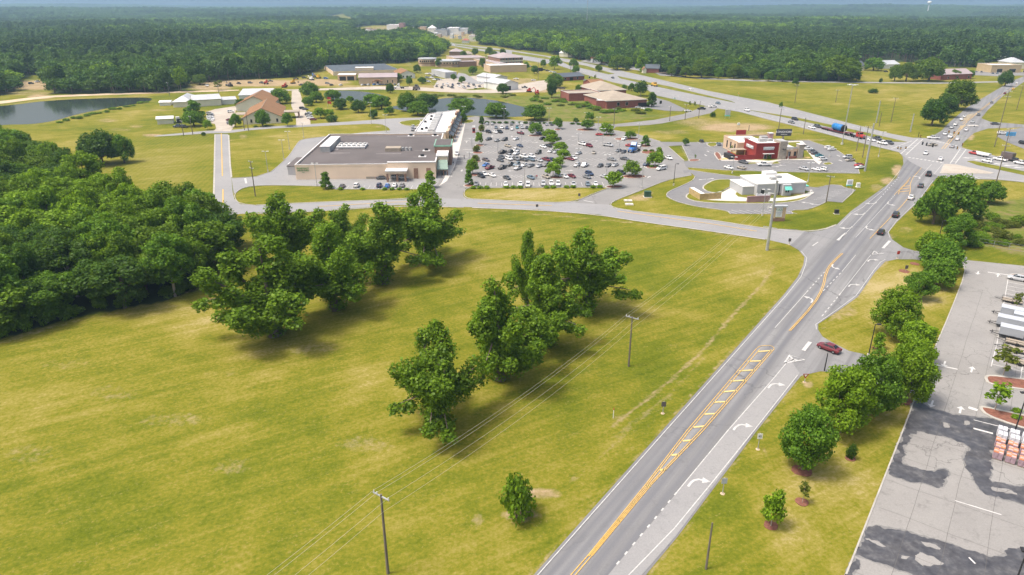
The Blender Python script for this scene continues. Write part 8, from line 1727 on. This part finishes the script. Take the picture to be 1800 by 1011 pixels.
# people in the car park
def person(x, y_, ang, top, legs, label):
    me = bpy.data.meshes.new('body')
    J = [(0, 0, .95), (0, 0, 1.2), (0, .01, 1.42), (0, .01, 1.52), (0, .02, 1.68), (.09, 0, .92), (.11, .06, .5), (.11, .02, .07), (.11, .16, .03), (-.09, 0, .92), (-.11, -.05, .5), (-.11, -.12, .07), (-.11, .02, .03), (.19, 0, 1.40), (.25, -.03, 1.13), (.25, .08, .90), (.25, .12, .80), (-.19, 0, 1.40), (-.25, .03, 1.13), (-.25, .12, .92), (-.25, .16, .82)]
    E = [(0, 1), (1, 2), (2, 3), (3, 4), (0, 5), (5, 6), (6, 7), (7, 8), (0, 9), (9, 10), (10, 11), (11, 12), (2, 13), (13, 14), (14, 15), (15, 16), (2, 17), (17, 18), (18, 19), (19, 20)]
    R_ = [.15, .14, .15, .06, .105, .10, .07, .05, .035, .10, .07, .05, .035, .07, .05, .04, .04, .07, .05, .04, .04]
    me.from_pydata(J, E, [])
    o = bpy.data.objects.new('person', me); COL.objects.link(o)
    o.modifiers.new('skin', 'SKIN'); o.modifiers.new('sub', 'SUBSURF').levels = 1
    for i, r_ in enumerate(R_): me.skin_vertices[0].data[i].radius = (r_, r_ * .85)
    me.skin_vertices[0].data[0].use_root = True
    dg = bpy.context.evaluated_depsgraph_get(); ev = o.evaluated_get(dg); m2 = bpy.data.meshes.new_from_object(ev)
    o.modifiers.clear(); o.data = m2
    m2.materials.clear()
    for m_ in (top, legs, plain('skin_tone', (.35, .22, .16), .6), plain('hair', (.04, .03, .02), .8)): m2.materials.append(m_)
    for f_ in m2.polygons:
        c = f_.center
        f_.material_index = 3 if (c.z > 1.72 or (c.z > 1.58 and c.y < -.02)) else 2 if c.z > 1.50 or (abs(c.x) > .2 and c.z < 1.0) else 0 if c.z > .95 else 1
        f_.use_smooth = True
    o.location = P(x, y_) + Vector((0, 0, .1)); o.rotation_euler.z = ang
    return tag(o, label, 'person', 'people on the plaza')
RC = plain('red_cloth', (.45, .06, .07), .9); WC = plain('pale_cloth', (.6, .58, .55), .9); DC = plain('dark_cloth', (.05, .05, .07), .9)
person(940.5, 314.8, .3, WC, DC, 'person in a pale top walking beside the blue-grey sedan'); person(943.5, 315.2, .1, RC, DC, 'person in a red top walking beside the blue-grey sedan'); person(816, 279.5, 2.2, DC, DC, 'person in dark clothes crossing the store aisle'); person(797, 291, 1.0, DC, WC, 'person standing on the shop walkway')
# chain-link fences
def fence(px, n, h, label):
    pts_ = [P(*q) for q in px]; o = thing('chain_fence', label, 'fence', (0, 0, 0))
    for a, b in zip(pts_, pts_[1:]):
        k_ = max(1, int((b - a).length / n))
        for i in range(k_ + 1): q = a.lerp(b, i / k_); MB().tube((q.x, q.y, 0), (q.x, q.y, h), .05, .05, 5).build('post', M['steel'], o)
        for z in (h - .05, h * .5, .1): MB().tube((a.x, a.y, z), (b.x, b.y, z), .025, .025, 4).build('rail', M['steel'], o)
fence([(1697, 424), (1720, 430), (1800, 443), (1850, 452)], 3.2, 1.8, 'chain-link fence below the overgrown hollow'); fence([(710, 108), (745, 138), (762, 152), (800, 151)], 12, 4, 'tall security fence along the jail yard')
# ================================================================== air
haze = MB().box(-9900, 9900, -600, 9850, -40, 118).build('haze', None)
t = NT('haze_air'); v_ = t.n('ShaderNodeVolumePrincipled')
v_.inputs['Color'].default_value = (.50, .76, 1.0, 1); v_.inputs['Density'].default_value = .000135; v_.inputs['Anisotropy'].default_value = .1
t.l(v_.outputs[0], t.out.inputs['Volume'])
haze.data.materials.append(t.m); haze['kind'] = 'stuff'
